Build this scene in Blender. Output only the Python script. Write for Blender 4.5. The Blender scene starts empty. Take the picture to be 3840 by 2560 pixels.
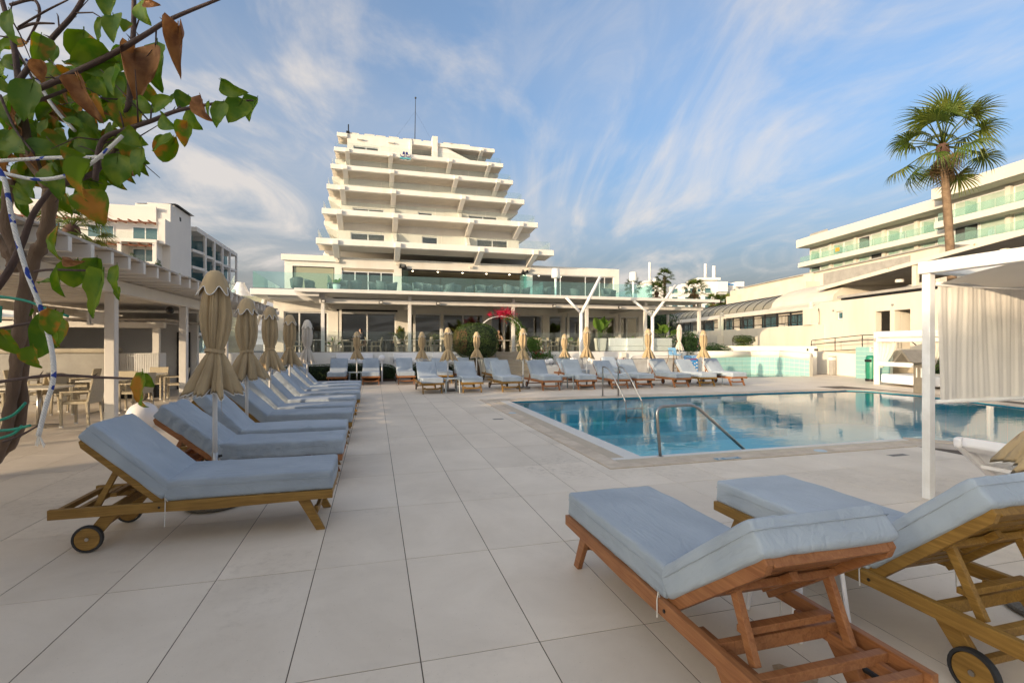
import bpy, bmesh, math, random
from mathutils import Vector, Matrix, noise
R = math.radians
random.seed(7)
scene = bpy.context.scene
col = scene.collection
# ---------------------------------------------------------------- camera
cd = bpy.data.cameras.new('camera'); cam = bpy.data.objects.new('camera', cd); col.objects.link(cam)
cam.location = (0, 0, 1.54); cam.rotation_euler = (R(90), 0, R(-15.5))
cd.sensor_width = 36; cd.lens = 17.434; cd.shift_y = 0.00255
cd.clip_start = 0.05; cd.clip_end = 3000
scene.camera = cam
# ---------------------------------------------------------------- sky and sun
SUN_AZ, SUN_EL = R(243), R(8.5)       # azimuth clockwise from +Y, towards the sun
world = bpy.data.worlds.new('World'); scene.world = world; world.use_nodes = True
wn = world.node_tree; wn.nodes.clear()
def WN(t, **k):
    n = wn.nodes.new(t)
    for a, b in k.items(): setattr(n, a, b)
    return n
def WL(a, b): wn.links.new(a, b)
def wmath(op, a, b=None):
    n = WN('ShaderNodeMath', operation=op)
    for i, s in enumerate((a, b)):
        if s is None: continue
        if isinstance(s, (int, float)): n.inputs[i].default_value = s
        else: WL(s, n.inputs[i])
    return n.outputs[0]
wo = WN('ShaderNodeOutputWorld'); bg = WN('ShaderNodeBackground'); bg.inputs[1].default_value = 0.13
sky = WN('ShaderNodeTexSky', sky_type='NISHITA', sun_disc=False)
sky.sun_elevation = SUN_EL; sky.sun_rotation = SUN_AZ
sky.altitude = 0; sky.air_density = 0.75; sky.dust_density = 10.0; sky.ozone_density = 2.0
# cirrus and low cumulus: noise on a plane high above, seen along the view direction
tc = WN('ShaderNodeTexCoord'); sx = WN('ShaderNodeSeparateXYZ'); WL(tc.outputs['Generated'], sx.inputs[0])
zz = wmath('MAXIMUM', sx.outputs[2], 0.0); zz2 = wmath('ADD', zz, 0.16)
cx = WN('ShaderNodeCombineXYZ'); WL(wmath('DIVIDE', sx.outputs[0], zz2), cx.inputs[0]); WL(wmath('DIVIDE', sx.outputs[1], zz2), cx.inputs[1])
def cloud(rot, scale, loc, nscale, detail, rough, lo, hi, dist=0.6):
    mp = WN('ShaderNodeMapping', vector_type='TEXTURE'); WL(cx.outputs[0], mp.inputs[0])
    mp.inputs['Rotation'].default_value = (0, 0, R(rot)); mp.inputs['Scale'].default_value = scale; mp.inputs['Location'].default_value = loc
    nt = WN('ShaderNodeTexNoise'); nt.inputs['Scale'].default_value = nscale; nt.inputs['Detail'].default_value = detail
    nt.inputs['Roughness'].default_value = rough; nt.inputs['Distortion'].default_value = dist
    WL(mp.outputs[0], nt.inputs[0])
    mr = WN('ShaderNodeMapRange', interpolation_type='SMOOTHSTEP'); mr.inputs[1].default_value = lo; mr.inputs[2].default_value = hi
    WL(nt.outputs[0], mr.inputs[0]); return mr.outputs[0]
c1 = cloud(74, (1.35, .9, 1), (3.1, 0.7, 0), 0.95, 9, 0.58, 0.43, 0.72, 1.6)
c2 = cloud(84, (1.9, .7, 1), (1.3, 4.2, 0), 2.4, 8, 0.62, 0.44, 0.78, 1.2)
c3 = cloud(60, (1.3, 1.0, 1), (5.5, 2.2, 0), 0.55, 4, 0.5, 0.40, 0.66, 0.4)
cc = wmath('ADD', wmath('MULTIPLY', c1, 0.80), wmath('MULTIPLY', c2, 0.20))
cc = wmath('ADD', cc, wmath('MULTIPLY', c3, 0.30))
lowv = WN('ShaderNodeMapRange', interpolation_type='SMOOTHSTEP'); WL(sx.outputs[2], lowv.inputs[0])
lowv.inputs[1].default_value = 0.34; lowv.inputs[2].default_value = 0.0; lowv.inputs[3].default_value = 0.0; lowv.inputs[4].default_value = 0.32
cc = wmath('ADD', cc, lowv.outputs[0]); cc = wmath('MINIMUM', cc, 0.9)
mixc = WN('ShaderNodeMix', data_type='RGBA'); WL(cc, mixc.inputs[0]); 
hz = WN('ShaderNodeMapRange', interpolation_type='SMOOTHSTEP'); WL(sx.outputs[2], hz.inputs[0]); hz.inputs[1].default_value = -.05; hz.inputs[2].default_value = .42; hz.inputs[3].default_value = .8; hz.inputs[4].default_value = 1.0
skyd = WN('ShaderNodeVectorMath', operation='SCALE'); WL(sky.outputs[0], skyd.inputs[0]); WL(hz.outputs[0], skyd.inputs['Scale'])
gain = WN('ShaderNodeMix', data_type='RGBA', blend_type='MULTIPLY'); gain.inputs[0].default_value = 1.0
WL(skyd.outputs[0], gain.inputs[6]); gain.inputs[7].default_value = (.86, .90, .88, 1)
WL(gain.outputs[2], mixc.inputs[6])
# cloud brightness follows the luminance of the sky behind it (brighter towards the sun), plus an even base
lum = WN('ShaderNodeRGBToBW'); WL(sky.outputs[0], lum.inputs[0])
cl_ = wmath('ADD', wmath('MULTIPLY', wmath('MULTIPLY', lum.outputs[0], hz.outputs[0]), .35), 1.12)
cv = WN('ShaderNodeVectorMath', operation='SCALE'); cv.inputs[0].default_value = (1.0, .93, .87); WL(cl_, cv.inputs['Scale']); WL(cv.outputs[0], mixc.inputs[7])
WL(mixc.outputs[2], bg.inputs[0]); WL(bg.outputs[0], wo.inputs[0])
sd = bpy.data.lights.new('sun', 'SUN'); sd.energy = 1.12; sd.angle = R(0.5); sd.color = (1.0, 0.77, 0.51)
sun = bpy.data.objects.new('sun', sd); col.objects.link(sun)
sdir = Vector((math.sin(SUN_AZ) * math.cos(SUN_EL), math.cos(SUN_AZ) * math.cos(SUN_EL), math.sin(SUN_EL)))
sun.rotation_euler = sdir.to_track_quat('Z', 'Y').to_euler()
vs = scene.view_settings; vs.view_transform = 'Standard'; vs.look = 'None'; vs.gamma = 1; vs.exposure = 2.2
vs.use_curve_mapping = False
scene.render.engine = 'CYCLES'
try:
    scene.cycles.max_bounces = 8; scene.cycles.transparent_max_bounces = 16; scene.cycles.caustics_reflective = False; scene.cycles.caustics_refractive = False
except Exception: pass

# ---------------------------------------------------------------- materials
MATS = {}
def nt_of(name):
    m = bpy.data.materials.new(name); m.use_nodes = True
    n = m.node_tree; b = n.nodes['Principled BSDF']; return m, n, b
def mat(name, c, rough=0.7, var=0.12, scale=3.0, bump=0.0, bscale=60.0, metal=0.0, c2=None, stretch=None, spec=0.5, detail=6, sheen=0.0, wave=None, emit=None, trans=0.0, per_obj=0.0, patch=(0.35, 0.65)):
    """colour broken up by noise (c -> c2), optional fine bump, all in object space"""
    if name in MATS: return MATS[name]
    m, n, b = nt_of(name); L = n.links.new
    tcn = n.nodes.new('ShaderNodeTexCoord'); src = tcn.outputs['Object']
    if stretch:
        mp = n.nodes.new('ShaderNodeMapping'); mp.inputs['Scale'].default_value = stretch; L(src, mp.inputs[0]); src = mp.outputs[0]
    nz = n.nodes.new('ShaderNodeTexNoise'); nz.inputs['Scale'].default_value = scale; nz.inputs['Detail'].default_value = detail; nz.inputs['Roughness'].default_value = 0.6
    L(src, nz.inputs[0])
    if per_obj:
        oi = n.nodes.new('ShaderNodeObjectInfo')
        ad = n.nodes.new('ShaderNodeVectorMath'); ad.operation = 'ADD'; L(src, ad.inputs[0])
        sc = n.nodes.new('ShaderNodeMath'); sc.operation = 'MULTIPLY'; sc.inputs[1].default_value = 57.0; L(oi.outputs['Random'], sc.inputs[0])
        L(sc.outputs[0], ad.inputs[1]); L(ad.outputs[0], nz.inputs[0])
    mr = n.nodes.new('ShaderNodeMapRange'); L(nz.outputs[0], mr.inputs[0]); mr.inputs[1].default_value = patch[0]; mr.inputs[2].default_value = patch[1]
    mx = n.nodes.new('ShaderNodeMix'); mx.data_type = 'RGBA'; L(mr.outputs[0], mx.inputs[0])
    if c2 is None: c2 = tuple(max(0, x * (1 - var)) for x in c)
    mx.inputs[6].default_value = (*c, 1); mx.inputs[7].default_value = (*c2, 1)
    out = mx.outputs[2]
    if per_obj:
        hs = n.nodes.new('ShaderNodeHueSaturation'); L(out, hs.inputs['Color'])
        m2 = n.nodes.new('ShaderNodeMapRange'); L(oi.outputs['Random'], m2.inputs[0]); m2.inputs[3].default_value = 1 - per_obj; m2.inputs[4].default_value = 1 + per_obj
        L(m2.outputs[0], hs.inputs['Value']); out = hs.outputs[0]
    L(out, b.inputs['Base Color'])
    b.inputs['Roughness'].default_value = rough; b.inputs['Metallic'].default_value = metal
    b.inputs['Specular IOR Level'].default_value = spec
    if sheen: b.inputs['Sheen Weight'].default_value = sheen
    if trans: b.inputs['Transmission Weight'].default_value = trans
    if emit:
        b.inputs['Emission Color'].default_value = (*emit[0], 1); b.inputs['Emission Strength'].default_value = emit[1]
    if bump:
        bp = n.nodes.new('ShaderNodeBump'); bp.inputs['Strength'].default_value = bump; bp.inputs['Distance'].default_value = 0.01
        if wave:
            wv = n.nodes.new('ShaderNodeTexWave'); wv.bands_direction = wave[0]; wv.inputs['Scale'].default_value = wave[1]; wv.inputs['Distortion'].default_value = wave[2]
            L(tcn.outputs['Object'], wv.inputs[0]); L(wv.outputs['Fac'], bp.inputs['Height'])
        else:
            nb = n.nodes.new('ShaderNodeTexNoise'); nb.inputs['Scale'].default_value = bscale; nb.inputs['Detail'].default_value = 4
            L(src, nb.inputs[0]); L(nb.outputs[0], bp.inputs['Height'])
        L(bp.outputs[0], b.inputs['Normal'])
    MATS[name] = m; return m
def wood(name, c, c2):
    if name in MATS: return MATS[name]
    m, n, b = nt_of(name); L = n.links.new
    tcn = n.nodes.new('ShaderNodeTexCoord'); oi = n.nodes.new('ShaderNodeObjectInfo')
    ad = n.nodes.new('ShaderNodeVectorMath'); ad.operation = 'ADD'; L(tcn.outputs['Object'], ad.inputs[0])
    sc = n.nodes.new('ShaderNodeMath'); sc.operation = 'MULTIPLY'; sc.inputs[1].default_value = 31.0; L(oi.outputs['Random'], sc.inputs[0]); L(sc.outputs[0], ad.inputs[1])
    mp = n.nodes.new('ShaderNodeMapping'); mp.inputs['Scale'].default_value = (1.3, 22, 22); L(ad.outputs[0], mp.inputs[0])
    nz = n.nodes.new('ShaderNodeTexNoise'); nz.inputs['Scale'].default_value = 2.4; nz.inputs['Detail'].default_value = 7; nz.inputs['Distortion'].default_value = 1.2; L(mp.outputs[0], nz.inputs[0])
    n2 = n.nodes.new('ShaderNodeTexNoise'); n2.inputs['Scale'].default_value = 5; n2.inputs['Detail'].default_value = 3; L(ad.outputs[0], n2.inputs[0])
    mr = n.nodes.new('ShaderNodeMapRange'); mr.inputs[1].default_value = .3; mr.inputs[2].default_value = .7; L(nz.outputs[0], mr.inputs[0])
    mx = n.nodes.new('ShaderNodeMix'); mx.data_type = 'RGBA'; L(mr.outputs[0], mx.inputs[0]); mx.inputs[6].default_value = (*c, 1); mx.inputs[7].default_value = (*c2, 1)
    m3 = n.nodes.new('ShaderNodeMix'); m3.data_type = 'RGBA'; m3.blend_type = 'MULTIPLY'; L(n2.outputs[0], m3.inputs[0]); L(mx.outputs[2], m3.inputs[6]); m3.inputs[7].default_value = (.62, .58, .55, 1)
    L(m3.outputs[2], b.inputs['Base Color']); b.inputs['Roughness'].default_value = .55; b.inputs['Specular IOR Level'].default_value = .35
    bp = n.nodes.new('ShaderNodeBump'); bp.inputs['Strength'].default_value = .25; bp.inputs['Distance'].default_value = .004; L(nz.outputs[0], bp.inputs['Height']); L(bp.outputs[0], b.inputs['Normal'])
    MATS[name] = m; return m
def glass(name, tint=(1, 1, 1), refl=1.0, ior=1.45, rough=0.0, body=None):
    """thin pane: fresnel reflection over a tinted see-through body"""
    if name in MATS: return MATS[name]
    m, n, b = nt_of(name); L = n.links.new; n.nodes.remove(b); out = n.nodes['Material Output']
    tr = n.nodes.new('ShaderNodeBsdfTransparent'); tr.inputs[0].default_value = (*tint, 1)
    gl = n.nodes.new('ShaderNodeBsdfGlossy'); gl.inputs['Roughness'].default_value = rough; gl.inputs[0].default_value = (.9, .95, .95, 1)
    fr = n.nodes.new('ShaderNodeFresnel'); fr.inputs[0].default_value = ior
    ml = n.nodes.new('ShaderNodeMath'); ml.operation = 'MULTIPLY'; ml.inputs[1].default_value = refl; L(fr.outputs[0], ml.inputs[0])
    ge = n.nodes.new('ShaderNodeNewGeometry'); iv = n.nodes.new('ShaderNodeMath'); iv.operation = 'SUBTRACT'; iv.inputs[0].default_value = 1.0; L(ge.outputs['Backfacing'], iv.inputs[1])
    m3 = n.nodes.new('ShaderNodeMath'); m3.operation = 'MULTIPLY'; L(ml.outputs[0], m3.inputs[0]); L(iv.outputs[0], m3.inputs[1])
    mx = n.nodes.new('ShaderNodeMixShader'); L(m3.outputs[0], mx.inputs[0])
    bodyout = tr.outputs[0]
    if body:
        df = n.nodes.new('ShaderNodeBsdfDiffuse'); df.inputs[0].default_value = (*body[0], 1)
        m2 = n.nodes.new('ShaderNodeMixShader'); m2.inputs[0].default_value = body[1]; L(tr.outputs[0], m2.inputs[1]); L(df.outputs[0], m2.inputs[2]); bodyout = m2.outputs[0]
    L(bodyout, mx.inputs[1]); L(gl.outputs[0], mx.inputs[2]); L(mx.outputs[0], out.inputs[0])
    MATS[name] = m; return m
def leafmat(name, c, c2, rough=.5, trans=.25, scale=8, patch=(.4, .6)):
    if name in MATS: return MATS[name]
    m, n, b = nt_of(name); L = n.links.new
    tcn = n.nodes.new('ShaderNodeTexCoord'); nz = n.nodes.new('ShaderNodeTexNoise'); nz.inputs['Scale'].default_value = scale; nz.inputs['Detail'].default_value = 4
    oi = n.nodes.new('ShaderNodeObjectInfo'); ad = n.nodes.new('ShaderNodeVectorMath'); ad.operation = 'ADD'; L(tcn.outputs['Object'], ad.inputs[0])
    sc = n.nodes.new('ShaderNodeMath'); sc.operation = 'MULTIPLY'; sc.inputs[1].default_value = 31.0; L(oi.outputs['Random'], sc.inputs[0]); L(sc.outputs[0], ad.inputs[1]); L(ad.outputs[0], nz.inputs[0])
    mr = n.nodes.new('ShaderNodeMapRange'); mr.inputs[1].default_value = patch[0]; mr.inputs[2].default_value = patch[1]; L(nz.outputs[0], mr.inputs[0])
    mx = n.nodes.new('ShaderNodeMix'); mx.data_type = 'RGBA'; L(mr.outputs[0], mx.inputs[0]); mx.inputs[6].default_value = (*c, 1); mx.inputs[7].default_value = (*c2, 1)
    L(mx.outputs[2], b.inputs['Base Color']); b.inputs['Roughness'].default_value = rough; b.inputs['Specular IOR Level'].default_value = .3
    tl = n.nodes.new('ShaderNodeBsdfTranslucent'); hs = n.nodes.new('ShaderNodeHueSaturation'); hs.inputs['Value'].default_value = 1.6; hs.inputs['Saturation'].default_value = 1.15
    L(mx.outputs[2], hs.inputs['Color']); L(hs.outputs[0], tl.inputs[0])
    ms = n.nodes.new('ShaderNodeMixShader'); ms.inputs[0].default_value = trans; out = n.nodes['Material Output']
    L(b.outputs[0], ms.inputs[1]); L(tl.outputs[0], ms.inputs[2]); L(ms.outputs[0], out.inputs[0])
    MATS[name] = m; return m
WHITE = mat('white_render', (.74, .725, .70), .85, .07, .8, .25, 90)
WHITE2 = mat('cream_render', (.74, .69, .60), .85, .07, .6, .25, 90)
PAINT = mat('white_paint', (.78, .78, .78), .45, .06, 4, .1, 30, c2=(.66, .65, .63))
DARKM = mat('dark_metal', (.03, .03, .032), .4, .2, 8, metal=.6)
STEEL = mat('brushed_steel', (.45, .43, .40), .28, .15, 20, metal=1.0)
TEAK = wood('orange_teak', (.43, .195, .08), (.28, .11, .042))
IROKO = wood('golden_wood', (.37, .215, .052), (.23, .125, .026))
def clothmat(name, c, c2, crease=.42):
    m, n, b = nt_of(name); L = n.links.new; tcn = n.nodes.new('ShaderNodeTexCoord'); oi = n.nodes.new('ShaderNodeObjectInfo')
    sc = n.nodes.new('ShaderNodeMath'); sc.operation = 'MULTIPLY'; sc.inputs[1].default_value = 43.0; L(oi.outputs['Random'], sc.inputs[0]); ad = n.nodes.new('ShaderNodeVectorMath'); ad.operation = 'ADD'; L(tcn.outputs['Object'], ad.inputs[0]); L(sc.outputs[0], ad.inputs[1])
    def nz(scale, det, st=None, dist=0):
        t = n.nodes.new('ShaderNodeTexNoise'); t.inputs['Scale'].default_value = scale; t.inputs['Detail'].default_value = det; t.inputs['Distortion'].default_value = dist; src = ad.outputs[0]
        if st: mp = n.nodes.new('ShaderNodeMapping'); mp.inputs['Scale'].default_value = st; L(src, mp.inputs[0]); src = mp.outputs[0]
        L(src, t.inputs[0]); return t.outputs[0]
    blot = nz(2.2, 6, None, .4); mr = n.nodes.new('ShaderNodeMapRange'); mr.inputs[1].default_value = .36; mr.inputs[2].default_value = .66; L(blot, mr.inputs[0])
    mx = n.nodes.new('ShaderNodeMix'); mx.data_type = 'RGBA'; L(mr.outputs[0], mx.inputs[0]); mx.inputs[6].default_value = (*c, 1); mx.inputs[7].default_value = (*c2, 1)
    hs = n.nodes.new('ShaderNodeHueSaturation'); m2 = n.nodes.new('ShaderNodeMapRange'); m2.inputs[3].default_value = .92; m2.inputs[4].default_value = 1.08; L(oi.outputs['Random'], m2.inputs[0]); L(m2.outputs[0], hs.inputs['Value']); L(mx.outputs[2], hs.inputs['Color']); L(hs.outputs[0], b.inputs['Base Color'])
    b.inputs['Roughness'].default_value = .92; b.inputs['Sheen Weight'].default_value = .12; b.inputs['Specular IOR Level'].default_value = .2
    b1 = n.nodes.new('ShaderNodeBump'); b1.inputs['Strength'].default_value = crease; b1.inputs['Distance'].default_value = .03; L(nz(2.6, 4, (1.0, 4.2, 3.0), 2.2), b1.inputs['Height'])
    b2 = n.nodes.new('ShaderNodeBump'); b2.inputs['Strength'].default_value = .3; b2.inputs['Distance'].default_value = .002; L(nz(260, 2), b2.inputs['Height']); L(b1.outputs[0], b2.inputs['Normal']); L(b2.outputs[0], b.inputs['Normal'])
    MATS[name] = m; return m
CUSH = clothmat('cushion_cloth', (.37, .425, .485), (.30, .35, .41))
PARA = mat('parasol_cloth', (.46, .345, .20), .9, .1, 3, .3, 350, c2=(.39, .29, .165), sheen=.1, per_obj=.05)
TRIM = mat('white_trim', (.72, .70, .66), .8, .05, 8)
RUBBER = mat('black_rubber', (.02, .02, .022), .6, .2, 10)
RATTAN = mat('cream_rattan', (.50, .43, .31), .7, .15, 30, .6, wave=('X', 60, 2.0))
TABLE = mat('cream_table', (.66, .62, .54), .35, .06, 6)
TEAL = glass('teal_glass', (.82, .945, .94), .9, 1.5, body=((.52, .76, .77), .06))
CLEAR = glass('clear_glass', (.93, .96, .95), .7, 1.4, body=((.6, .66, .63), .03))
PANE = glass('window_glass', (.74, .75, .73), 1.5, 1.7)
WALLG = mat('grey_concrete', (.36, .34, .31), .9, .2, 2, .4, 40)
SOIL = mat('soil', (.08, .055, .035), .95, .3, 10)

# ---------------------------------------------------------------- mesh helpers
class MB:
    def __init__(s): s.v = []; s.f = []
    def add(s, vs_, fs):
        o = len(s.v); s.v += [tuple(v) for v in vs_]; s.f += [tuple(i + o for i in f) for f in fs]; return s
    def box(s, x0, x1, y0, y1, z0, z1):
        if x0 > x1: x0, x1 = x1, x0
        if y0 > y1: y0, y1 = y1, y0
        if z0 > z1: z0, z1 = z1, z0
        return s.add([(x0, y0, z0), (x1, y0, z0), (x1, y1, z0), (x0, y1, z0), (x0, y0, z1), (x1, y0, z1), (x1, y1, z1), (x0, y1, z1)],
                     [(0, 3, 2, 1), (4, 5, 6, 7), (0, 1, 5, 4), (1, 2, 6, 5), (2, 3, 7, 6), (3, 0, 4, 7)])
    def beam(s, p, q, w, h, up=(0, 0, 1)):
        p, q = Vector(p), Vector(q); d = (q - p).normalized(); u = Vector(up)
        sd_ = d.cross(u)
        if sd_.length < 1e-4: sd_ = d.cross(Vector((0, 1, 0)))
        sd_.normalize(); u = sd_.cross(d).normalized(); a, b = sd_ * w / 2, u * h / 2
        vs_ = [p - a - b, p + a - b, p + a + b, p - a + b, q - a - b, q + a - b, q + a + b, q - a + b]
        return s.add(vs_, [(0, 1, 2, 3), (7, 6, 5, 4), (0, 4, 5, 1), (1, 5, 6, 2), (2, 6, 7, 3), (3, 7, 4, 0)])
    def tube(s, pts, r, n=8, cap=True):
        pts = [Vector(p) for p in pts]; m = len(pts)
        rs = r if isinstance(r, (list, tuple)) else [r] * m
        t0 = (pts[1] - pts[0]).normalized(); a = t0.orthogonal().normalized(); rings = []
        for i, p in enumerate(pts):
            t = (pts[min(i + 1, m - 1)] - pts[max(i - 1, 0)]).normalized()
            a = (a - t * a.dot(t)); a = a.normalized() if a.length > 1e-5 else t.orthogonal().normalized()
            b = t.cross(a); rings.append([p + (a * math.cos(2 * math.pi * k / n) + b * math.sin(2 * math.pi * k / n)) * rs[i] for k in range(n)])
        fs = []
        for i in range(m - 1):
            for k in range(n): fs.append((i * n + k, i * n + (k + 1) % n, (i + 1) * n + (k + 1) % n, (i + 1) * n + k))
        if cap: fs.append(tuple(range(n - 1, -1, -1))); fs.append(tuple((m - 1) * n + k for k in range(n)))
        return s.add([v for rg in rings for v in rg], fs)
    def cyl(s, c, r, z0, z1, n=16, r2=None):
        return s.tube([(c[0], c[1], z0), (c[0], c[1], z1)], [r, r if r2 is None else r2], n)
    def lathe(s, prof, n=20, c=(0, 0, 0)):
        vs_, fs = [], []
        for r, z in prof:
            for k in range(n): vs_.append((c[0] + r * math.cos(2 * math.pi * k / n), c[1] + r * math.sin(2 * math.pi * k / n), c[2] + z))
        for i in range(len(prof) - 1):
            for k in range(n): fs.append((i * n + k, i * n + (k + 1) % n, (i + 1) * n + (k + 1) % n, (i + 1) * n + k))
        return s.add(vs_, fs)
    def sphere(s, c, r, n=18, m=10, sz=1.0):
        return s.lathe([(max(1e-4, r * math.sin(math.pi * i / m)), -r * sz * math.cos(math.pi * i / m)) for i in range(m + 1)], n, c)
    def prism(s, poly, ax, a, b):
        """polygon (2d) extruded along axis ax from a to b; poly coords are the two other axes in xyz order"""
        n = len(poly)
        def P(u, w, t): return {'x': (t, u, w), 'y': (u, t, w), 'z': (u, w, t)}[ax]
        vs_ = [P(u, w, a) for u, w in poly] + [P(u, w, b) for u, w in poly]
        fs = [tuple(range(n)), tuple(range(2 * n - 1, n - 1, -1))] + [(i, i + n, (i + 1) % n + n, (i + 1) % n) for i in range(n)]
        return s.add(vs_, fs)
    def quad(s, a, b, c, d): return s.add([a, b, c, d], [(0, 1, 2, 3)])
    def mesh(s, name, smooth=False, weld=True):
        me = bpy.data.meshes.new(name); me.from_pydata(s.v, [], s.f); me.update()
        bm = bmesh.new(); bm.from_mesh(me)
        bmesh.ops.recalc_face_normals(bm, faces=bm.faces); bm.to_mesh(me); bm.free()
        if smooth:
            me.polygons.foreach_set('use_smooth', [True] * len(me.polygons))
        return me
    def build(s, name, m, parent=None, smooth=False, bevel=0.0, loc=None, seg=2):
        o = bpy.data.objects.new(name, s.mesh(name, smooth)); col.objects.link(o)
        if m: o.data.materials.append(m)
        if parent: o.parent = parent
        if loc: o.location = loc
        if bevel:
            b = o.modifiers.new('bevel', 'BEVEL'); b.width = bevel; b.segments = seg; b.limit_method = 'ANGLE'
        return o
def auto_smooth(o, ang=35):
    me = o.data; me.polygons.foreach_set('use_smooth', [True] * len(me.polygons))
    try: me.set_sharp_from_angle(angle=R(ang))
    except Exception: pass
    return o
def tag(o, label=None, cat=None, group=None, kind=None):
    if label: o['label'] = label
    if cat: o['category'] = cat
    if group: o['group'] = group
    if kind: o['kind'] = kind
    return o
def thing(name, label, cat, loc=(0, 0, 0), rz=0.0, group=None):
    o = bpy.data.objects.new(name, None); col.objects.link(o); o.empty_display_size = .1
    o.location = loc; o.rotation_euler = (0, 0, rz); return tag(o, label, cat, group)
KIDS = {}
def kids(o): return [c for c in bpy.data.objects if c.parent == o]
def tree_of(o, _cache={}):
    key = o.name
    if key not in _cache: _cache[key] = [(c, tree_of(c)) for c in kids(o)]
    return _cache[key]
def copy_tree(o, loc=None, rz=None, label=None, group=None, scale=None, parent=None, tr=None):
    tr = tree_of(o) if tr is None else tr
    c = o.copy(); col.objects.link(c)
    if parent is not None: c.parent = parent
    if loc is not None: c.location = loc
    if rz is not None: c.rotation_euler = (c.rotation_euler[0], c.rotation_euler[1], rz)
    if scale is not None: c.scale = scale if isinstance(scale, (tuple, list)) else (scale,) * 3
    if label: c['label'] = label
    if group: c['group'] = group
    for ch, sub in tr: copy_tree(ch, parent=c, tr=sub)
    return c
def part(name, src, parent, loc=None, rot=None, scale=None):
    """another object sharing src's mesh"""
    o = src.copy(); o.name = name; col.objects.link(o); o.parent = parent
    if loc is not None: o.location = loc
    if rot is not None: o.rotation_euler = rot
    if scale is not None: o.scale = scale
    return o
def rbox_mesh(hx, hy, hz, r, nx, ny, nz, fn=None):
    """soft box: rounded edges, subdivided sides; fn(p, n) -> displaced point"""
    def ax(h, n):
        r_ = min(r, h * .95); e = [-h, -h + r_ * .12, -h + r_ * .4, -h + r_]
        if h > r_ * 1.001: e += [-h + r_ + (2 * h - 2 * r_) * i / n for i in range(1, n)]
        e += [h - r_, h - r_ * .4, h - r_ * .12, h]; return e
    X, Y, Z = ax(hx, nx), ax(hy, ny), ax(hz, nz); idx = {}; V = []; F = []
    def vid(i, j, k):
        key = (i, j, k)
        if key not in idx:
            q = Vector((X[i], Y[j], Z[k])); c = Vector((max(-hx + r, min(hx - r, q.x)), max(-hy + r, min(hy - r, q.y)), max(-hz + min(r, hz * .95), min(hz - min(r, hz * .95), q.z))))
            d = q - c; nn = d.normalized() if d.length > 1e-9 else Vector((0, 0, 1)); p = c + nn * min(r, hz * .95) if d.length > 1e-9 else q
            if fn: p = fn(p, nn)
            idx[key] = len(V); V.append(tuple(p))
        return idx[key]
    a, b, c_ = len(X) - 1, len(Y) - 1, len(Z) - 1
    for i in range(a):
        for j in range(b):
            F.append((vid(i, j, 0), vid(i, j + 1, 0), vid(i + 1, j + 1, 0), vid(i + 1, j, 0))); F.append((vid(i, j, c_), vid(i + 1, j, c_), vid(i + 1, j + 1, c_), vid(i, j + 1, c_)))
    for i in range(a):
        for k in range(c_):
            F.append((vid(i, 0, k), vid(i + 1, 0, k), vid(i + 1, 0, k + 1), vid(i, 0, k + 1))); F.append((vid(i, b, k), vid(i, b, k + 1), vid(i + 1, b, k + 1), vid(i + 1, b, k)))
    for j in range(b):
        for k in range(c_):
            F.append((vid(0, j, k), vid(0, j, k + 1), vid(0, j + 1, k + 1), vid(0, j + 1, k))); F.append((vid(a, j, k), vid(a, j + 1, k), vid(a, j + 1, k + 1), vid(a, j, k + 1)))
    return V, F
def merge_children_later(): pass
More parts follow.
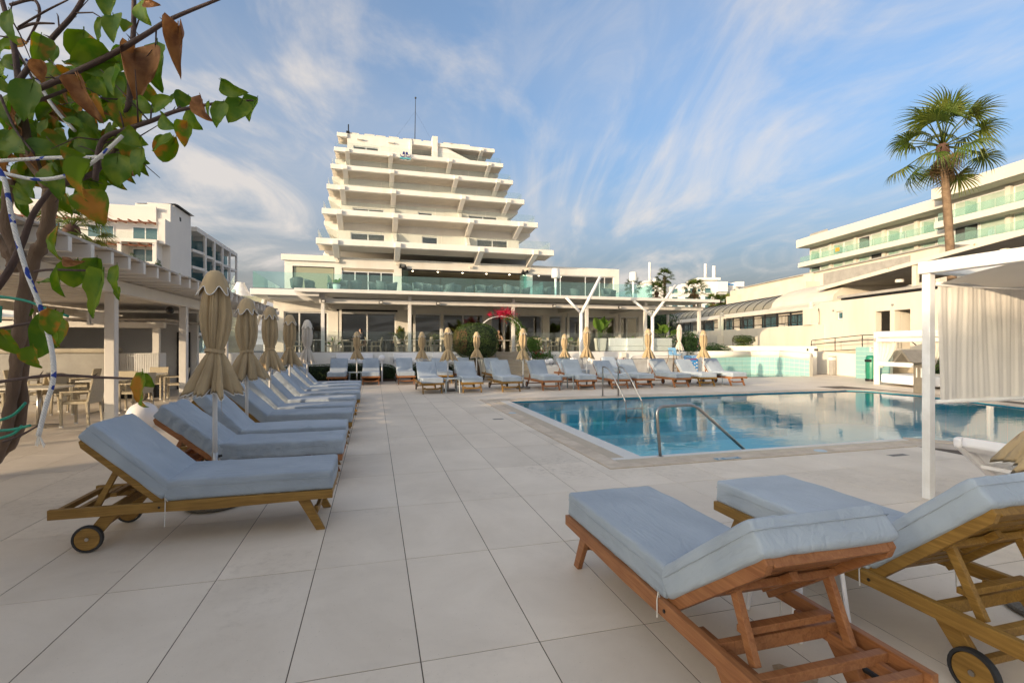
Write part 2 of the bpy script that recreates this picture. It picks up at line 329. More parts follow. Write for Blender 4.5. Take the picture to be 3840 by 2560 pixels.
# ================================================================ ground, deck, pool
def tilemat():
    """pale porcelain: slab-to-slab tone, cloudy patches, sparse darker stains and grit"""
    m, n, b = nt_of('deck_tile'); L = n.links.new; tcn = n.nodes.new('ShaderNodeTexCoord'); oi = n.nodes.new('ShaderNodeObjectInfo'); ge = n.nodes.new('ShaderNodeNewGeometry')
    def nz(scale, det, rough=.6, dist=0.0):
        t = n.nodes.new('ShaderNodeTexNoise'); t.inputs['Scale'].default_value = scale; t.inputs['Detail'].default_value = det; t.inputs['Roughness'].default_value = rough; t.inputs['Distortion'].default_value = dist; L(ge.outputs['Position'], t.inputs[0]); return t.outputs[0]
    def ramp(src, lo, hi):
        r_ = n.nodes.new('ShaderNodeMapRange'); r_.inputs[1].default_value = lo; r_.inputs[2].default_value = hi; L(src, r_.inputs[0]); return r_.outputs[0]
    def mix(fac, a, b_):
        x = n.nodes.new('ShaderNodeMix'); x.data_type = 'RGBA'; L(fac, x.inputs[0])
        for sck, val in ((x.inputs[6], a), (x.inputs[7], b_)):
            if isinstance(val, tuple): sck.default_value = (*val, 1)
            else: L(val, sck)
        return x.outputs[2]
    c = mix(ramp(nz(1.1, 9, .65, .5), .36, .70), (.73, .635, .52), (.62, .53, .425))
    st = n.nodes.new('ShaderNodeMath'); st.operation = 'MULTIPLY'; L(ramp(nz(.55, 5, .6, .8), .52, .72), st.inputs[0]); L(ramp(nz(14, 6, .7), .48, .75), st.inputs[1])
    c = mix(st.outputs[0], c, (.40, .32, .24)); c = mix(ramp(nz(90, 3), .66, .74), c, (.42, .35, .27))
    hs = n.nodes.new('ShaderNodeHueSaturation'); m2 = n.nodes.new('ShaderNodeMapRange'); m2.inputs[3].default_value = .94; m2.inputs[4].default_value = 1.05; L(oi.outputs['Random'], m2.inputs[0]); L(m2.outputs[0], hs.inputs['Value']); L(c, hs.inputs['Color']); L(hs.outputs[0], b.inputs['Base Color'])
    rr = n.nodes.new('ShaderNodeMapRange'); rr.inputs[3].default_value = .42; rr.inputs[4].default_value = .7; L(nz(3, 5), rr.inputs[0]); L(rr.outputs[0], b.inputs['Roughness'])
    bp = n.nodes.new('ShaderNodeBump'); bp.inputs['Strength'].default_value = .15; bp.inputs['Distance'].default_value = .004; L(nz(150, 3), bp.inputs['Height']); L(bp.outputs[0], b.inputs['Normal'])
    MATS['deck_tile'] = m; return m
TILE = tilemat()
GROUT = mat('grout', (.12, .09, .065), .9, .2, 9)
COPE = mat('coping_stone', (.62, .52, .41), .7, .2, 4, .3, 70, c2=(.47, .38, .285), per_obj=.06)
GRATE = mat('overflow_grate', (.56, .49, .40), .6, .12, 8)
RIM = mat('pool_rim', (.64, .62, .58), .4, .08, 5)
GND = mat('town_ground', (.30, .27, .23), .95, .25, .2)
POOLT = None
def poolmat():
    m, n, b = nt_of('pool_mosaic'); L = n.links.new
    t = n.nodes.new('ShaderNodeTexCoord'); br = n.nodes.new('ShaderNodeTexBrick'); br.offset = 0
    br.inputs['Scale'].default_value = 8; br.inputs['Color1'].default_value = (.10, .76, .90, 1); br.inputs['Color2'].default_value = (.13, .80, .93, 1); br.inputs['Mortar'].default_value = (.3, .78, .88, 1)
    br.inputs['Mortar Size'].default_value = .02; br.inputs['Brick Width'].default_value = 1; br.inputs['Row Height'].default_value = 1
    L(t.outputs['Object'], br.inputs[0]); L(br.outputs[0], b.inputs['Base Color']); b.inputs['Roughness'].default_value = .3
    return m
POOLT = poolmat()
POOLDK = mat('pool_dark_band', (.02, .09, .22), .3, .2, 9)
POOLST = mat('pool_step_tile', (.58, .72, .72), .4, .12, 7)
def watermat():
    m, n, b = nt_of('pool_water'); L = n.links.new; n.nodes.remove(b); out = n.nodes['Material Output']
    t = n.nodes.new('ShaderNodeTexCoord'); mp = n.nodes.new('ShaderNodeMapping'); mp.inputs['Scale'].default_value = (1.0, 2.2, 1); mp.inputs['Rotation'].default_value = (0, 0, R(-15)); L(t.outputs['Object'], mp.inputs[0])
    nz = n.nodes.new('ShaderNodeTexNoise'); nz.inputs['Scale'].default_value = 3.2; nz.inputs['Detail'].default_value = 3; L(mp.outputs[0], nz.inputs[0])
    n2 = n.nodes.new('ShaderNodeTexNoise'); n2.inputs['Scale'].default_value = .9; n2.inputs['Detail'].default_value = 2; L(mp.outputs[0], n2.inputs[0])
    ml = n.nodes.new('ShaderNodeMath'); ml.operation = 'MULTIPLY'; L(nz.outputs[0], ml.inputs[0]); L(n2.outputs[0], ml.inputs[1])
    bp = n.nodes.new('ShaderNodeBump'); bp.inputs['Strength'].default_value = .14; bp.inputs['Distance'].default_value = .03; L(ml.outputs[0], bp.inputs['Height'])
    tr = n.nodes.new('ShaderNodeBsdfTransparent'); tr.inputs[0].default_value = (.84, .98, 1.0, 1)
    gl = n.nodes.new('ShaderNodeBsdfGlossy'); gl.inputs['Roughness'].default_value = .015; L(bp.outputs[0], gl.inputs['Normal'])
    fr = n.nodes.new('ShaderNodeFresnel'); fr.inputs[0].default_value = 1.24; L(bp.outputs[0], fr.inputs['Normal'])
    mx = n.nodes.new('ShaderNodeMixShader'); L(fr.outputs[0], mx.inputs[0]); L(tr.outputs[0], mx.inputs[1]); L(gl.outputs[0], mx.inputs[2]); L(mx.outputs[0], out.inputs[0])
    return m
WATER = watermat()
POOL = [(3.5, 6.05), (8.3, 6.08), (8.75, 5.6), (9.0, 4.6), (9.2, 2.5), (14.8, 2.5), (15.3, 8.4), (15.62, 9.7), (15.9, 11.1), (15.7, 12.7), (15.2, 13.05), (3.5, 12.95)]
SMALL = [(15.5, 19.75), (19.86, 19.05), (19.05, 21.75), (16.6, 21.9), (15.5, 21.0)]
DX0, DX1, DY0, DY1 = -40, 40, -30, 28
def inpoly(x, y, poly):
    c = False; j = len(poly) - 1
    for i in range(len(poly)):
        (xi, yi), (xj, yj) = poly[i], poly[j]
        if (yi > y) != (yj > y) and x < (xj - xi) * (y - yi) / (yj - yi) + xi: c = not c
        j = i
    return c
def sheet(name, outer, holes, z, m):
    bm = bmesh.new(); es = []
    for lp in [outer] + holes:
        vs_ = [bm.verts.new((x, y, z)) for x, y in lp]
        es += [bm.edges.new((vs_[i], vs_[(i + 1) % len(vs_)])) for i in range(len(vs_))]
    bmesh.ops.triangle_fill(bm, use_beauty=True, use_dissolve=False, edges=es)
    dead = [f for f in bm.faces if any(inpoly(*f.calc_center_median().xy, hp) for hp in holes)]
    bmesh.ops.delete(bm, geom=dead, context='FACES_ONLY')
    for f in bm.faces:
        f.normal_update()
        if f.normal.z < 0: f.normal_flip()
    me = bpy.data.meshes.new(name); bm.to_mesh(me); bm.free(); me.materials.append(m)
    o = bpy.data.objects.new(name, me); col.objects.link(o); return o
g = MB()
for a in [(-1500, 1500, -1500, DY0), (-1500, 1500, DY1, 2500), (-1500, DX0, DY0, DY1), (DX1, 1500, DY0, DY1)]:
    x0, x1, y0, y1 = a; g.quad((x0, y0, -.03), (x1, y0, -.03), (x1, y1, -.03), (x0, y1, -.03))
tag(g.build('ground', GND), kind='structure')
HOLE = [(3.3, 5.85), (8.3, 5.88), (8.6, 5.5), (8.8, 4.6), (9.0, 2.3), (15.0, 2.3), (15.5, 8.4), (15.82, 9.7), (16.1, 11.1), (15.9, 12.85), (15.3, 13.25), (3.3, 13.15)]
deck = tag(sheet('pool_deck', [(DX0, DY0), (DX1, DY0), (DX1, DY1), (DX0, DY1)], [HOLE, SMALL], -.0022, GROUT), kind='structure')
# --- tiles
TX0, TY0, TW, TL = .22, 2.44, .607, 1.192
OUT = [(2.8, 5.56), (7.9, 5.56), (8.15, 5.2), (8.4, 4.4), (8.6, 2.0), (15.3, 2.0), (15.8, 8.2), (16.2, 9.7), (16.5, 11.1), (16.3, 13.0), (15.6, 13.5), (2.8, 13.5)]
SMO = [(15.2, 19.45), (20.3, 18.7), (20.3, 22.2), (15.2, 22.2)]
full = MB().box(0, TW - .006, 0, TL - .006, -.02, 0).mesh('tile'); full.materials.append(TILE)
cells = []
for i in range(-24, 36):
    for j in range(-5, 17):
        x0, y0 = TX0 + i * TW, TY0 + j * TL; x1, y1 = x0 + TW - .006, y0 + TL - .006
        cxm, cym = (x0 + x1) / 2, (y0 + y1) / 2
        rects = [(x0, x1, y0, y1)]
        if x1 > 2.8 and x0 < 15.6 and y1 > 5.56 and y0 < 13.5:
            rects = []
            if x1 < 16.6:
                if y0 < 5.5 and x0 < 7.9: rects.append((x0, min(x1, 7.88), y0, 5.556))
                elif x0 < 2.75: rects.append((x0, 2.796, y0, y1))
                elif y1 > 13.55 and x1 < 15.7: rects.append((x0, x1, 13.504, y1))
            if x0 < 2.75 and y0 < 5.5: rects = [(x0, x1, y0, 5.556), (x0, 2.796, 5.556, y1)] if x1 > 2.8 else [(x0, x1, y0, y1)]
            if x0 < 2.75 and y1 > 13.55: rects = [(x0, 2.796, y0, 13.504), (x0, x1, 13.504, y1)] if x1 > 2.8 else rects
        elif inpoly(cxm, cym, OUT) or any(inpoly(x, y, OUT) for x in (x0, x1) for y in (y0, y1)): continue
        if inpoly(cxm, cym, SMO): continue
        for r in rects:
            if r[1] - r[0] < .02 or r[3] - r[2] < .02: continue
            a, b = (r[0] + r[1]) / 2, (r[2] + r[3]) / 2
            dpt = a * .267 + b * .9636; lat = a * .9636 - b * .267
            vis = dpt > .9 and abs(lat) < dpt * 1.12
            cells.append((0 if vis else 1, dpt, r))
cells.sort(key=lambda c: (c[0], c[1])); rest = MB(); rn = random.Random(3)
for k, (v, d, r) in enumerate(cells):
    dz = -.0006 + .0012 * rn.random()
    if k < 300:
        whole = abs(r[1] - r[0] - TW + .006) < 1e-4 and abs(r[3] - r[2] - TL + .006) < 1e-4
        me = full if whole else None
        if me is None:
            me = MB().box(0, r[1] - r[0], 0, r[3] - r[2], -.02, 0).mesh('tile'); me.materials.append(TILE)
        o = bpy.data.objects.new('tile', me); col.objects.link(o); o.parent = deck; o.location = (r[0], r[2], dz)
    else: rest.box(r[0], r[1], r[2], r[3], -.02, dz)
tag(rest.build('far_tile', TILE, deck), kind='stuff')
# plain paving beyond the pool
pv = MB(); pv.box(22.2, 40, -20, 28, -.02, .0)
pv.build('paving_slab', TILE, deck)
# --- coping
cop = tag(sheet('pool_coping', [(2.8, 5.56), (7.9, 5.56), (8.15, 5.2), (8.4, 4.4), (8.6, 2.0), (15.3, 2.0), (15.8, 8.2), (16.2, 9.7), (16.5, 11.1), (16.3, 13.0), (15.6, 13.5), (2.8, 13.5)], [POOL], .001, COPE), kind='structure')
rn = random.Random(5)
def stone(x0, x1, y0, y1, top=.012, m=COPE, name='coping_stone'):
    MB().box(0, x1 - x0, 0, y1 - y0, -.02, top).build(name, m, cop, bevel=.004, loc=(x0, y0, 0))
x = 2.8
while x < 7.85:
    x2 = min(x + .6, 7.88); stone(x + .003, x2 - .003, 5.562, 5.775); x = x2
x = 3.05
while x < 8.2:
    x2 = min(x + .75, 8.25); stone(x + .003, x2 - .003, 5.955, 6.06, .010, RIM, 'rim_stone'); x = x2
y = 5.78
while y < 13.45:
    y2 = min(y + .6, 13.49); stone(2.803, 3.05, y + .003, y2 - .003); y = y2
y = 6.06
while y < 12.9:
    y2 = min(y + .75, 12.95); stone(3.26, 3.51, y + .003, y2 - .003, .010, RIM, 'rim_stone'); y = y2
x = 3.06
while x < 15.2:
    x2 = min(x + .6, 15.25); stone(x + .003, x2 - .003, 13.2, 13.497); x = x2
gr = MB()
x = 3.05
while x < 8.1: gr.box(x, x + .018, 5.785, 5.945, .0, .009); x += .034
y = 5.95
while y < 12.9: gr.box(3.06, 3.25, y, y + .018, 0, .009); y += .034
x = 3.3
while x < 15.2: gr.box(x, x + .018, 13.0, 13.19, 0, .009); x += .034
tag(gr.build('overflow_grate', GRATE, cop), kind='stuff')
rm2 = MB()
for i in range(1, 11):
    p, q = Vector((*POOL[i], 0)), Vector((*POOL[(i + 1)], 0)); rm2.beam(p + Vector((0, 0, .004)), q + Vector((0, 0, .004)), .22, .012)
rm2.build('pool_edge_strip', COPE, cop)
# --- basin and water
bs = MB(); n = len(POOL)
for i in range(n):
    (a, b), (c, d) = POOL[i], POOL[(i + 1) % n]; bs.quad((a, b, 0), (c, d, 0), (c, d, -1.1), (a, b, -1.1))
bs.add([(x, y, -1.1) for x, y in POOL], [tuple(range(n))])
basin = tag(bs.build('pool_basin', POOLT), kind='structure')
st = MB()
for k in range(4):   # curved entry steps in the near corner
    rr = 2.5 - .5 * k; poly = [(3.5, 6.05)] + [(3.5 + rr * 1.25 * math.cos(t), 6.05 + rr * .8 * math.sin(t)) for t in [math.pi / 2 * i / 10 for i in range(11)]]
    s_ = MB().prism(poly, 'z', -1.1, -.9 + .19 * k); s_.build('entry_step', POOLST, basin, bevel=.01)
for k in range(3):
    MB().box(3.5, 11.5, 13.05 - .45 * (k + 1), 13.0 - .01, -1.1, -.3 - .3 * k - .002 * k).build('pool_step', POOLT, basin)
def flat_up(name, poly, z, m):
    me = bpy.data.meshes.new(name); me.from_pydata([(x, y, z) for x, y in poly], [], [tuple(range(len(poly)))]); me.update()
    if me.polygons[0].normal.z < 0: me.flip_normals()
    me.materials.append(m); o = bpy.data.objects.new(name, me); col.objects.link(o); return o
tag(flat_up('pool_water', POOL, -.028, WATER), kind='structure')
# --- small shallow pool
SMT = mat('pale_aqua_tile', (.42, .60, .57), .35, .08, 3)
def tilegrid(name, c, g_, sx_, sz_):
    m, n, b = nt_of(name); L = n.links.new
    t = n.nodes.new('ShaderNodeTexCoord'); br = n.nodes.new('ShaderNodeTexBrick'); br.offset = 0; br.inputs['Scale'].default_value = 1
    br.inputs['Color1'].default_value = (*c, 1); br.inputs['Color2'].default_value = (c[0] * .93, c[1] * .95, c[2] * .95, 1); br.inputs['Mortar'].default_value = (*g_, 1); br.inputs['Mortar Size'].default_value = .012
    br.inputs['Brick Width'].default_value = sx_; br.inputs['Row Height'].default_value = sz_
    L(t.outputs['UV'], br.inputs[0]); L(br.outputs[0], b.inputs['Base Color']); b.inputs['Roughness'].default_value = .35; return m
bs = MB(); n = len(SMALL)
for i in range(n):
    (a, b), (c, d) = SMALL[i], SMALL[(i + 1) % n]; bs.quad((a, b, 0), (c, d, 0), (c, d, -.35), (a, b, -.35))
bs.add([(x, y, -.35) for x, y in SMALL], [tuple(range(n))])
tag(bs.build('paddling_pool_basin', SMT), kind='structure')
tag(flat_up('paddling_pool_water', SMALL, -.02, WATER), kind='structure')
# --- pool fittings
t = thing('pool_handrail', 'bent steel handrail standing at the corner of the pool coping', 'handrail', (3.77, 6.0, 0))
def bend(pts, r, n=6):
    """round the corners of a polyline"""
    P = [Vector(p) for p in pts]; o = [P[0]]
    for i in range(1, len(P) - 1):
        a, b, c = P[i - 1], P[i], P[i + 1]; d1 = (a - b); d2 = (c - b); k = min(r, d1.length * .49, d2.length * .49)
        s0, s1 = b + d1.normalized() * k, b + d2.normalized() * k
        for j in range(n + 1):
            u = j / n; o.append(s0 * (1 - u) ** 2 + b * 2 * u * (1 - u) + s1 * u * u)
    return o + [P[-1]]
MB().tube(bend([(0, 0, 0.0), (0, .1, .67), (.62, .11, .68), (1.75, .2, -.2)], .13), .022, 12).build('rail', STEEL, t, smooth=True)
MB().cyl((0, 0), .045, .0, .012, 16).build('base_flange', STEEL, t)
t = thing('pool_ladder', 'steel pool ladder with twin rails at the far pool edge', 'ladder', (6.45, 13.3, 0))
for dx in (0, .5):
    MB().tube(bend([(dx, 0, 0), (dx, 0, .89), (dx + .02, -.3, .85), (dx + .1, -.62, .5), (dx + .22, -.98, -.06), (dx + .24, -1.0, -.9)], .08), .021, 10).build('rail', STEEL, t, smooth=True)
    MB().cyl((dx, 0), .05, .012, .025, 14).build('base_flange', STEEL, t)
for k in range(3): MB().box(.24, .74, -1.06, -.96, -.25 - .25 * k, -.22 - .25 * k).build('tread', STEEL, t)
# skimmer lids and depth plate set in the paving
LID = mat('pale_blue_lid', (.45, .55, .62), .5, .1, 8)
for (x, y, lab) in ((6.15, 5.66, 'round pale blue skimmer lid in coping near the pool handrail'), (2.95, 10.6, 'round pale blue skimmer lid in coping beside the tiled deck')):
    o = MB().cyl((0, 0), .085, 0, .006, 24).build('skimmer_lid', LID, loc=(x, y, .0135)); tag(o, lab, 'lid')
PLT = mat('blue_plate', (.08, .22, .33), .4, .1, 8)
t = thing('depth_plate', 'small blue warning plate set in the pool coping by the handrail', 'plate', (4.55, 5.62, .0135))
MB().box(-.19, .19, -.045, .045, 0, .004).build('plate', PLT, t)
def text(body, size, m, parent, loc, rot=(0, 0, 0), ext=.001, name='lettering', align='CENTER', sx_=1.0):
    cu = bpy.data.curves.new(name, 'FONT'); cu.body = body; cu.size = size; cu.extrude = ext; cu.align_x = align; cu.align_y = 'CENTER'; cu.resolution_u = 2
    tmp = bpy.data.objects.new('tmp', cu); col.objects.link(tmp); dg = bpy.context.evaluated_depsgraph_get(); dg.update()
    me = bpy.data.meshes.new_from_object(tmp.evaluated_get(dg)); bpy.data.objects.remove(tmp); bpy.data.curves.remove(cu)
    o = bpy.data.objects.new(name, me); col.objects.link(o); me.materials.clear(); me.materials.append(m)
    o.parent = parent; o.location = loc; o.rotation_euler = rot; o.scale = (sx_, 1, 1); return o
MB().prism([(-.16, -.03), (-.09, -.03), (-.125, .03)], 'z', .0045, .0055).build('warning_triangle', TRIM, t)
MB().box(-.05, .15, .005, .02, .0045, .0055).build('print_line', TRIM, t); MB().box(-.05, .10, -.025, -.012, .0045, .0055).build('print_line', TRIM, t)
# rectangular drain slots in the paving
for (x, y, sxx, lab) in ((2.45, 9.9, .22, 'small rusty drain slot in the tiles beside the pool coping'), (7.0, 5.2, .3, 'dark narrow drain slot in the tiles near the white cabana')):
    t = thing('drain_slot', lab, 'drain', (x, y, 0)); MB().box(-sxx / 2, sxx / 2, -.05, .05, -.004, .003).build('frame', WALLG, t); MB().box(-sxx / 2 + .02, sxx / 2 - .02, -.03, .03, .0032, .0045).build('slot', DARKM, t)
# ================================================================ sun loungers
def nz3(x, y, z): return noise.noise(Vector((x, y, z)))
def cushion_mesh(hx, hy, hz, seed, wr=1.0):
    rs = random.Random(seed); ph = [rs.uniform(0, 50) for _ in range(4)]
    ridges = [(rs.uniform(-hx, hx), rs.uniform(-hy, hy), rs.uniform(-.7, .7), rs.uniform(.1, .3)) for _ in range(5)]
    def fn(p, nn):
        t = nz3(p.x * 2.2 + ph[0], p.y * 3 + ph[1], p.z * 3) * .006 * wr
        # pulled wrinkles across the cover, strongest near the edges
        w = math.sin(p.y * 38 + nz3(p.x * 4 + ph[2], p.y * 4, 1) * 7) * nz3(p.x * 3 + ph[3], p.y * 2, 5) * .0045 * wr
        if abs(nn.z) < .6: w += math.sin(p.x * 55 + nz3(p.x * 6, p.z * 8, ph[2]) * 6) * .0022 * wr
        crown = .010 * max(0, 1 - (p.x / hx) ** 2) * max(0, 1 - (p.y / hy) ** 2) if nn.z > .5 else 0
        for rx, ry, sl, ln in ridges:
            dx, dy = p.x - rx, p.y - ry; u = dx * math.cos(sl) + dy * math.sin(sl); v = -dx * math.sin(sl) + dy * math.cos(sl)
            if nn.z > .4 and abs(u) < ln: w += .007 * wr * math.exp(-(v / .012) ** 2) * (1 - (u / ln) ** 2)
        return p + nn * (t + w + crown)
    V, F = rbox_mesh(hx, hy, hz, .024, 34, 22, 5, fn)
    me = bpy.data.meshes.new('cushion'); me.from_pydata(V, [], F); me.update()
    me.polygons.foreach_set('use_smooth', [True] * len(me.polygons)); return me
SEATM = [cushion_mesh(.61, .325, .082, s, w) for s, w in ((1, .9), (2, 2.6), (3, 1.5))]
BACKM = [cushion_mesh(.375, .325, .072, s, w) for s, w in ((11, .9), (12, 2.6), (13, 1.5))]
for me in SEATM + BACKM: me.materials.append(CUSH)
PIPE = mat('cushion_piping', (.36, .41, .46), .8, .1, 8)
STRING = mat('white_string', (.62, .60, .56), .9, .2, 40)
BA = R(43)                       # backrest angle
HX = -.25                        # hinge x (local, foot at +.975)
def make_lounger(W, var, label, BA=R(43)):
    t = thing('sun_lounger', label, 'sun lounger')
    hw = .345
    for s in (-1, 1):
        y = s * (hw - .018)
        pr = [(-.975, .262), (-.975, .335), (.975, .335), (.975, .268), (.55, .262), (.1, .252), (-.3, .262)]
        MB().prism(pr, 'y', y - .018, y + .018).build('side_rail', W, t, bevel=.004)
        lg = MB().prism([(.70, .262), (.79, .262), (.915, 0), (.845, 0)], 'y', y - s * .037 - .017, y - s * .037 + .017); lg.build('leg', W, t, bevel=.004)
        rl = MB().prism([(-.66, .262), (-.55, .262), (-.69, .085), (-.79, .085)], 'y', y - s * .037 - .017, y - s * .037 + .017); rl.build('rear_leg', W, t, bevel=.004)
        yw = y - s * .003
        wh = MB().tube([(-.735, yw - .014 * 1, .1), (-.735, yw + .014, .1)], .082, 28).build('wheel', W, t, bevel=.003)
        wh.location = (0, s * .02 if False else 0, 0)
        ty = MB(); n = 28; prof = [(.084, -.016), (.098, -.016), (.1, -.010), (.1, .010), (.098, .016), (.084, .016)]
        vs_ = [(-.735 + r_ * math.cos(2 * math.pi * k / n), yw + z_, .1 + r_ * math.sin(2 * math.pi * k / n)) for r_, z_ in prof for k in range(n)]
        fs = [(i * n + k, i * n + (k + 1) % n, ((i + 1) % 6) * n + (k + 1) % n, ((i + 1) % 6) * n + k) for i in range(6) for k in range(n)]
        ty.add(vs_, fs).build('tyre', RUBBER, wh, smooth=False)
        MB().tube([(-.735, yw - .02, .1), (-.735, yw + .02, .1)], .013, 10).build('axle_cap', STEEL, wh)
        # bolt heads
        MB().tube([(HX - .02, s * hw - .002, .298), (HX - .02, s * (hw + .004), .298)], .009, 10).build('bolt', DARKM, t)
    MB().box(.935, .973, -hw + .037, hw - .037, .275, .333).build('end_rail', W, t, bevel=.004)
    MB().box(-.6, -.565, -hw + .037, hw - .037, .27, .33).build('cross_rail', W, t, bevel=.004)
    # leg stretcher with notched corners
    ys = hw - .075
    MB().prism([(-ys, .13), (-ys, .19), (-ys + .05, .19), (-ys + .08, .165), (ys - .08, .165), (ys - .05, .19), (ys, .19), (ys, .13), (ys - .05, .13), (ys - .09, .115), (-ys + .09, .115), (-ys + .05, .13)], 'x', .825, .855).build('leg_stretcher', W, t, bevel=.003)
    MB().box(-.74, -.71, -hw + .05, hw - .05, .115, .15).build('axle_bar', W, t, bevel=.003)
    for k in range(9): MB().box(HX + .05 + k * .128, HX + .05 + k * .128 + .07, -hw + .037, hw - .037, .312, .330).build('seat_slat', W, t)
    # adjusting ledges at the rear
    for s in (-1, 1):
        y = s * (hw - .085)
        MB().beam((-.93, y, .275), (-.42, y, .275), .03, .045).build('ledge_rail', W, t, bevel=.003)
    for xx in (-.93, -.80): MB().box(xx - .018, xx + .018, -hw + .037, hw - .037, .285, .325).build('rear_bar', W, t, bevel=.003)
    # backrest
    c, s_ = math.cos(BA), math.sin(BA)
    def B(u, y, v): return (HX - u * c + v * s_ * 1.0, y, .325 + u * s_ + v * c)   # u along the back, v normal (forward)
    def bbox(u0, u1, y0, y1, v0, v1):
        P = [B(u0, y0, v0), B(u1, y0, v0), B(u1, y1, v0), B(u0, y1, v0), B(u0, y0, v1), B(u1, y0, v1), B(u1, y1, v1), B(u0, y1, v1)]
        return MB().add(P, [(0, 3, 2, 1), (4, 5, 6, 7), (0, 1, 5, 4), (1, 2, 6, 5), (2, 3, 7, 6), (3, 0, 4, 7)])
    bi = hw - .04
    for s in (-1, 1):
        ya, yb = sorted((s * bi, s * (bi - .034)))
        sh = [(-.05, -.045), (-.05, .02), (.74, .02), (.74, -.02), (.70, -.045)]
        P = [B(u, ya, v) for u, v in sh] + [B(u, yb, v) for u, v in sh]
        MB().add(P, [(0, 1, 2, 3, 4), (9, 8, 7, 6, 5)] + [(i, i + 5, (i + 1) % 5 + 5, (i + 1) % 5) for i in range(5)]).build('back_stile', W, t, bevel=.004)
        MB().beam(B(.42, s * (bi - .07), -.04), (-.72, s * (bi - .07), .30), .03, .04).build('prop_arm', W, t, bevel=.003)
    bbox(.70, .738, -bi + .034, bi - .034, -.03, .018).build('back_top_rail', W, t, bevel=.004)
    bbox(.40, .44, -bi + .034, bi - .034, -.05, -.018).build('back_cross_rail', W, t, bevel=.004)
    bbox(.30, .5, -.02, .02, -.052, -.0185).build('back_block', W, t)
    MB().beam((-.62, -bi + .085, .385), (-.62, bi - .085, .385), .045, .03).build('prop_bar', W, t, bevel=.003)
    for k in range(8): bbox(.02 + k * .083, .02 + k * .083 + .055, -bi + .034, bi - .034, -.012, .004).build('back_slat', W, t)
    # cushions
    so = bpy.data.objects.new('seat_cushion', SEATM[var]); col.objects.link(so); so.parent = t; so.location = (.365, 0, .413)
    bo = bpy.data.objects.new('back_cushion', BACKM[var]); col.objects.link(bo); bo.parent = t
    p = B(.395, 0, .075); bo.location = p; bo.rotation_euler = (0, BA, 0)
    def piping(hx, hy, z, par):
        pts = []
        for a in range(49):
            th_ = 2 * math.pi * a / 48; cc_, ss = math.cos(th_), math.sin(th_); k = max(abs(cc_) / 1, abs(ss) / 1)
            x_, y_ = cc_ / k, ss / k; r_ = .035
            pts.append((max(-hx, min(hx, x_ * hx)) * (1 - .012 * min(abs(x_), abs(y_)) ** 6), y_ * hy * (1 - .02 * min(abs(x_), abs(y_)) ** 6), z))
        MB().tube(pts, .0022, 5, False).build('piping', PIPE, par, smooth=True)
    piping(.613, .328, .028, so); piping(.378, .328, .022, bo)
    for s in (-1, 1):
        MB().tube([B(-.02, s * .335, .03), (HX + .02, s * .352, .37), (HX + .025, s * .356, .33), (HX + .02, s * .358, .2 + .05 * s)], .0035, 5).build('tie_string', STRING, t)
    return t
protoT = make_lounger(TEAK, 2, 'x', R(46)); protoT2 = make_lounger(TEAK, 1, 'x', R(39)); protoI = make_lounger(IROKO, 0, 'x'); protoI2 = make_lounger(IROKO, 2, 'x', R(47)); protoN = make_lounger(TEAK, 0, 'x', R(37))
used = set()
def lounger(p, x, y, rz, label, group=None):
    if p.name in used: o = copy_tree(p, (x, y, 0), rz, label, group)
    else:
        tree_of(p); used.add(p.name); o = p; o.location = (x, y, 0); o.rotation_euler = (0, 0, rz); o['label'] = label
        if group: o['group'] = group
    return o
GL = 'loungers in the row along the pergola'; GB = 'loungers facing the pool from the hotel side'; GH = 'loungers in front of the hedge'
ordn = ['', 'first', 'second', 'third', 'fourth', 'fifth', 'sixth', 'seventh', 'eighth', 'ninth', 'tenth', 'eleventh']
rn = random.Random(9)
for i, y in enumerate([4.70, 6.08, 7.0, 8.34, 9.27, 10.45, 11.58, 12.62, 13.67, 14.62], 1):
    p = protoI if i == 1 else (protoT2 if i == 2 else rn.choice([protoI2, protoI, protoI2]))
    lab = ('golden wooden lounger with smooth blue-grey cushions beside the leafy vine' if i == 1 else
           'orange teak lounger with badly wrinkled grey cushions, half in sunlight' if i == 2 else
           '%s grey cushioned lounger from the vine in the row along the pergola' % ordn[i])
    lounger(p, -1.31 + (rn.uniform(-.03, .03) if i > 1 else 0), y, R(rn.uniform(-1, 1)) if i > 1 else 0, lab, GL)
for i, (x, p) in enumerate([(1.71, protoI), (3.02, protoI), (4.25, protoI2), (5.64, protoT), (6.94, protoT), (8.2, protoT2), (9.16, protoT), (10.57, protoT), (11.72, protoI), (12.95, protoT)], 1):
    lounger(p, x, 16.36 + rn.uniform(-.04, .04), R(-90 + rn.uniform(-2.5, 2.5)), '%s lounger from the steps side table in the row facing the pool' % ordn[i], GB)
for i, (x, y, p, rz) in enumerate([(-4.0, 20.0, protoI, -90), (-2.85, 20.0, protoI, -90), (-1.35, 20.25, protoT, -90), (-.13, 20.3, protoT, -90), (1.17, 20.15, protoT, -90), (2.62, 20.2, protoI, -90), (3.55, 20.2, protoT, -90), (4.85, 20.1, protoI, -88), (8.05, 19.6, protoT2, -84), (10.15, 19.6, protoT, -84)], 1):
    lounger(p, x, y, R(rz), '%s lounger from the pergola in the back row by the hedge' % ordn[i], GH)
lounger(protoN, 1.645, 2.305, R(90), 'orange teak lounger with pale blue cushions facing the pool, dangling white string', 'two loungers facing the pool corner')
lounger(protoI, 2.86, 2.29, R(90), 'golden wooden lounger with blue-grey cushions beside the white cabana post', 'two loungers facing the pool corner')

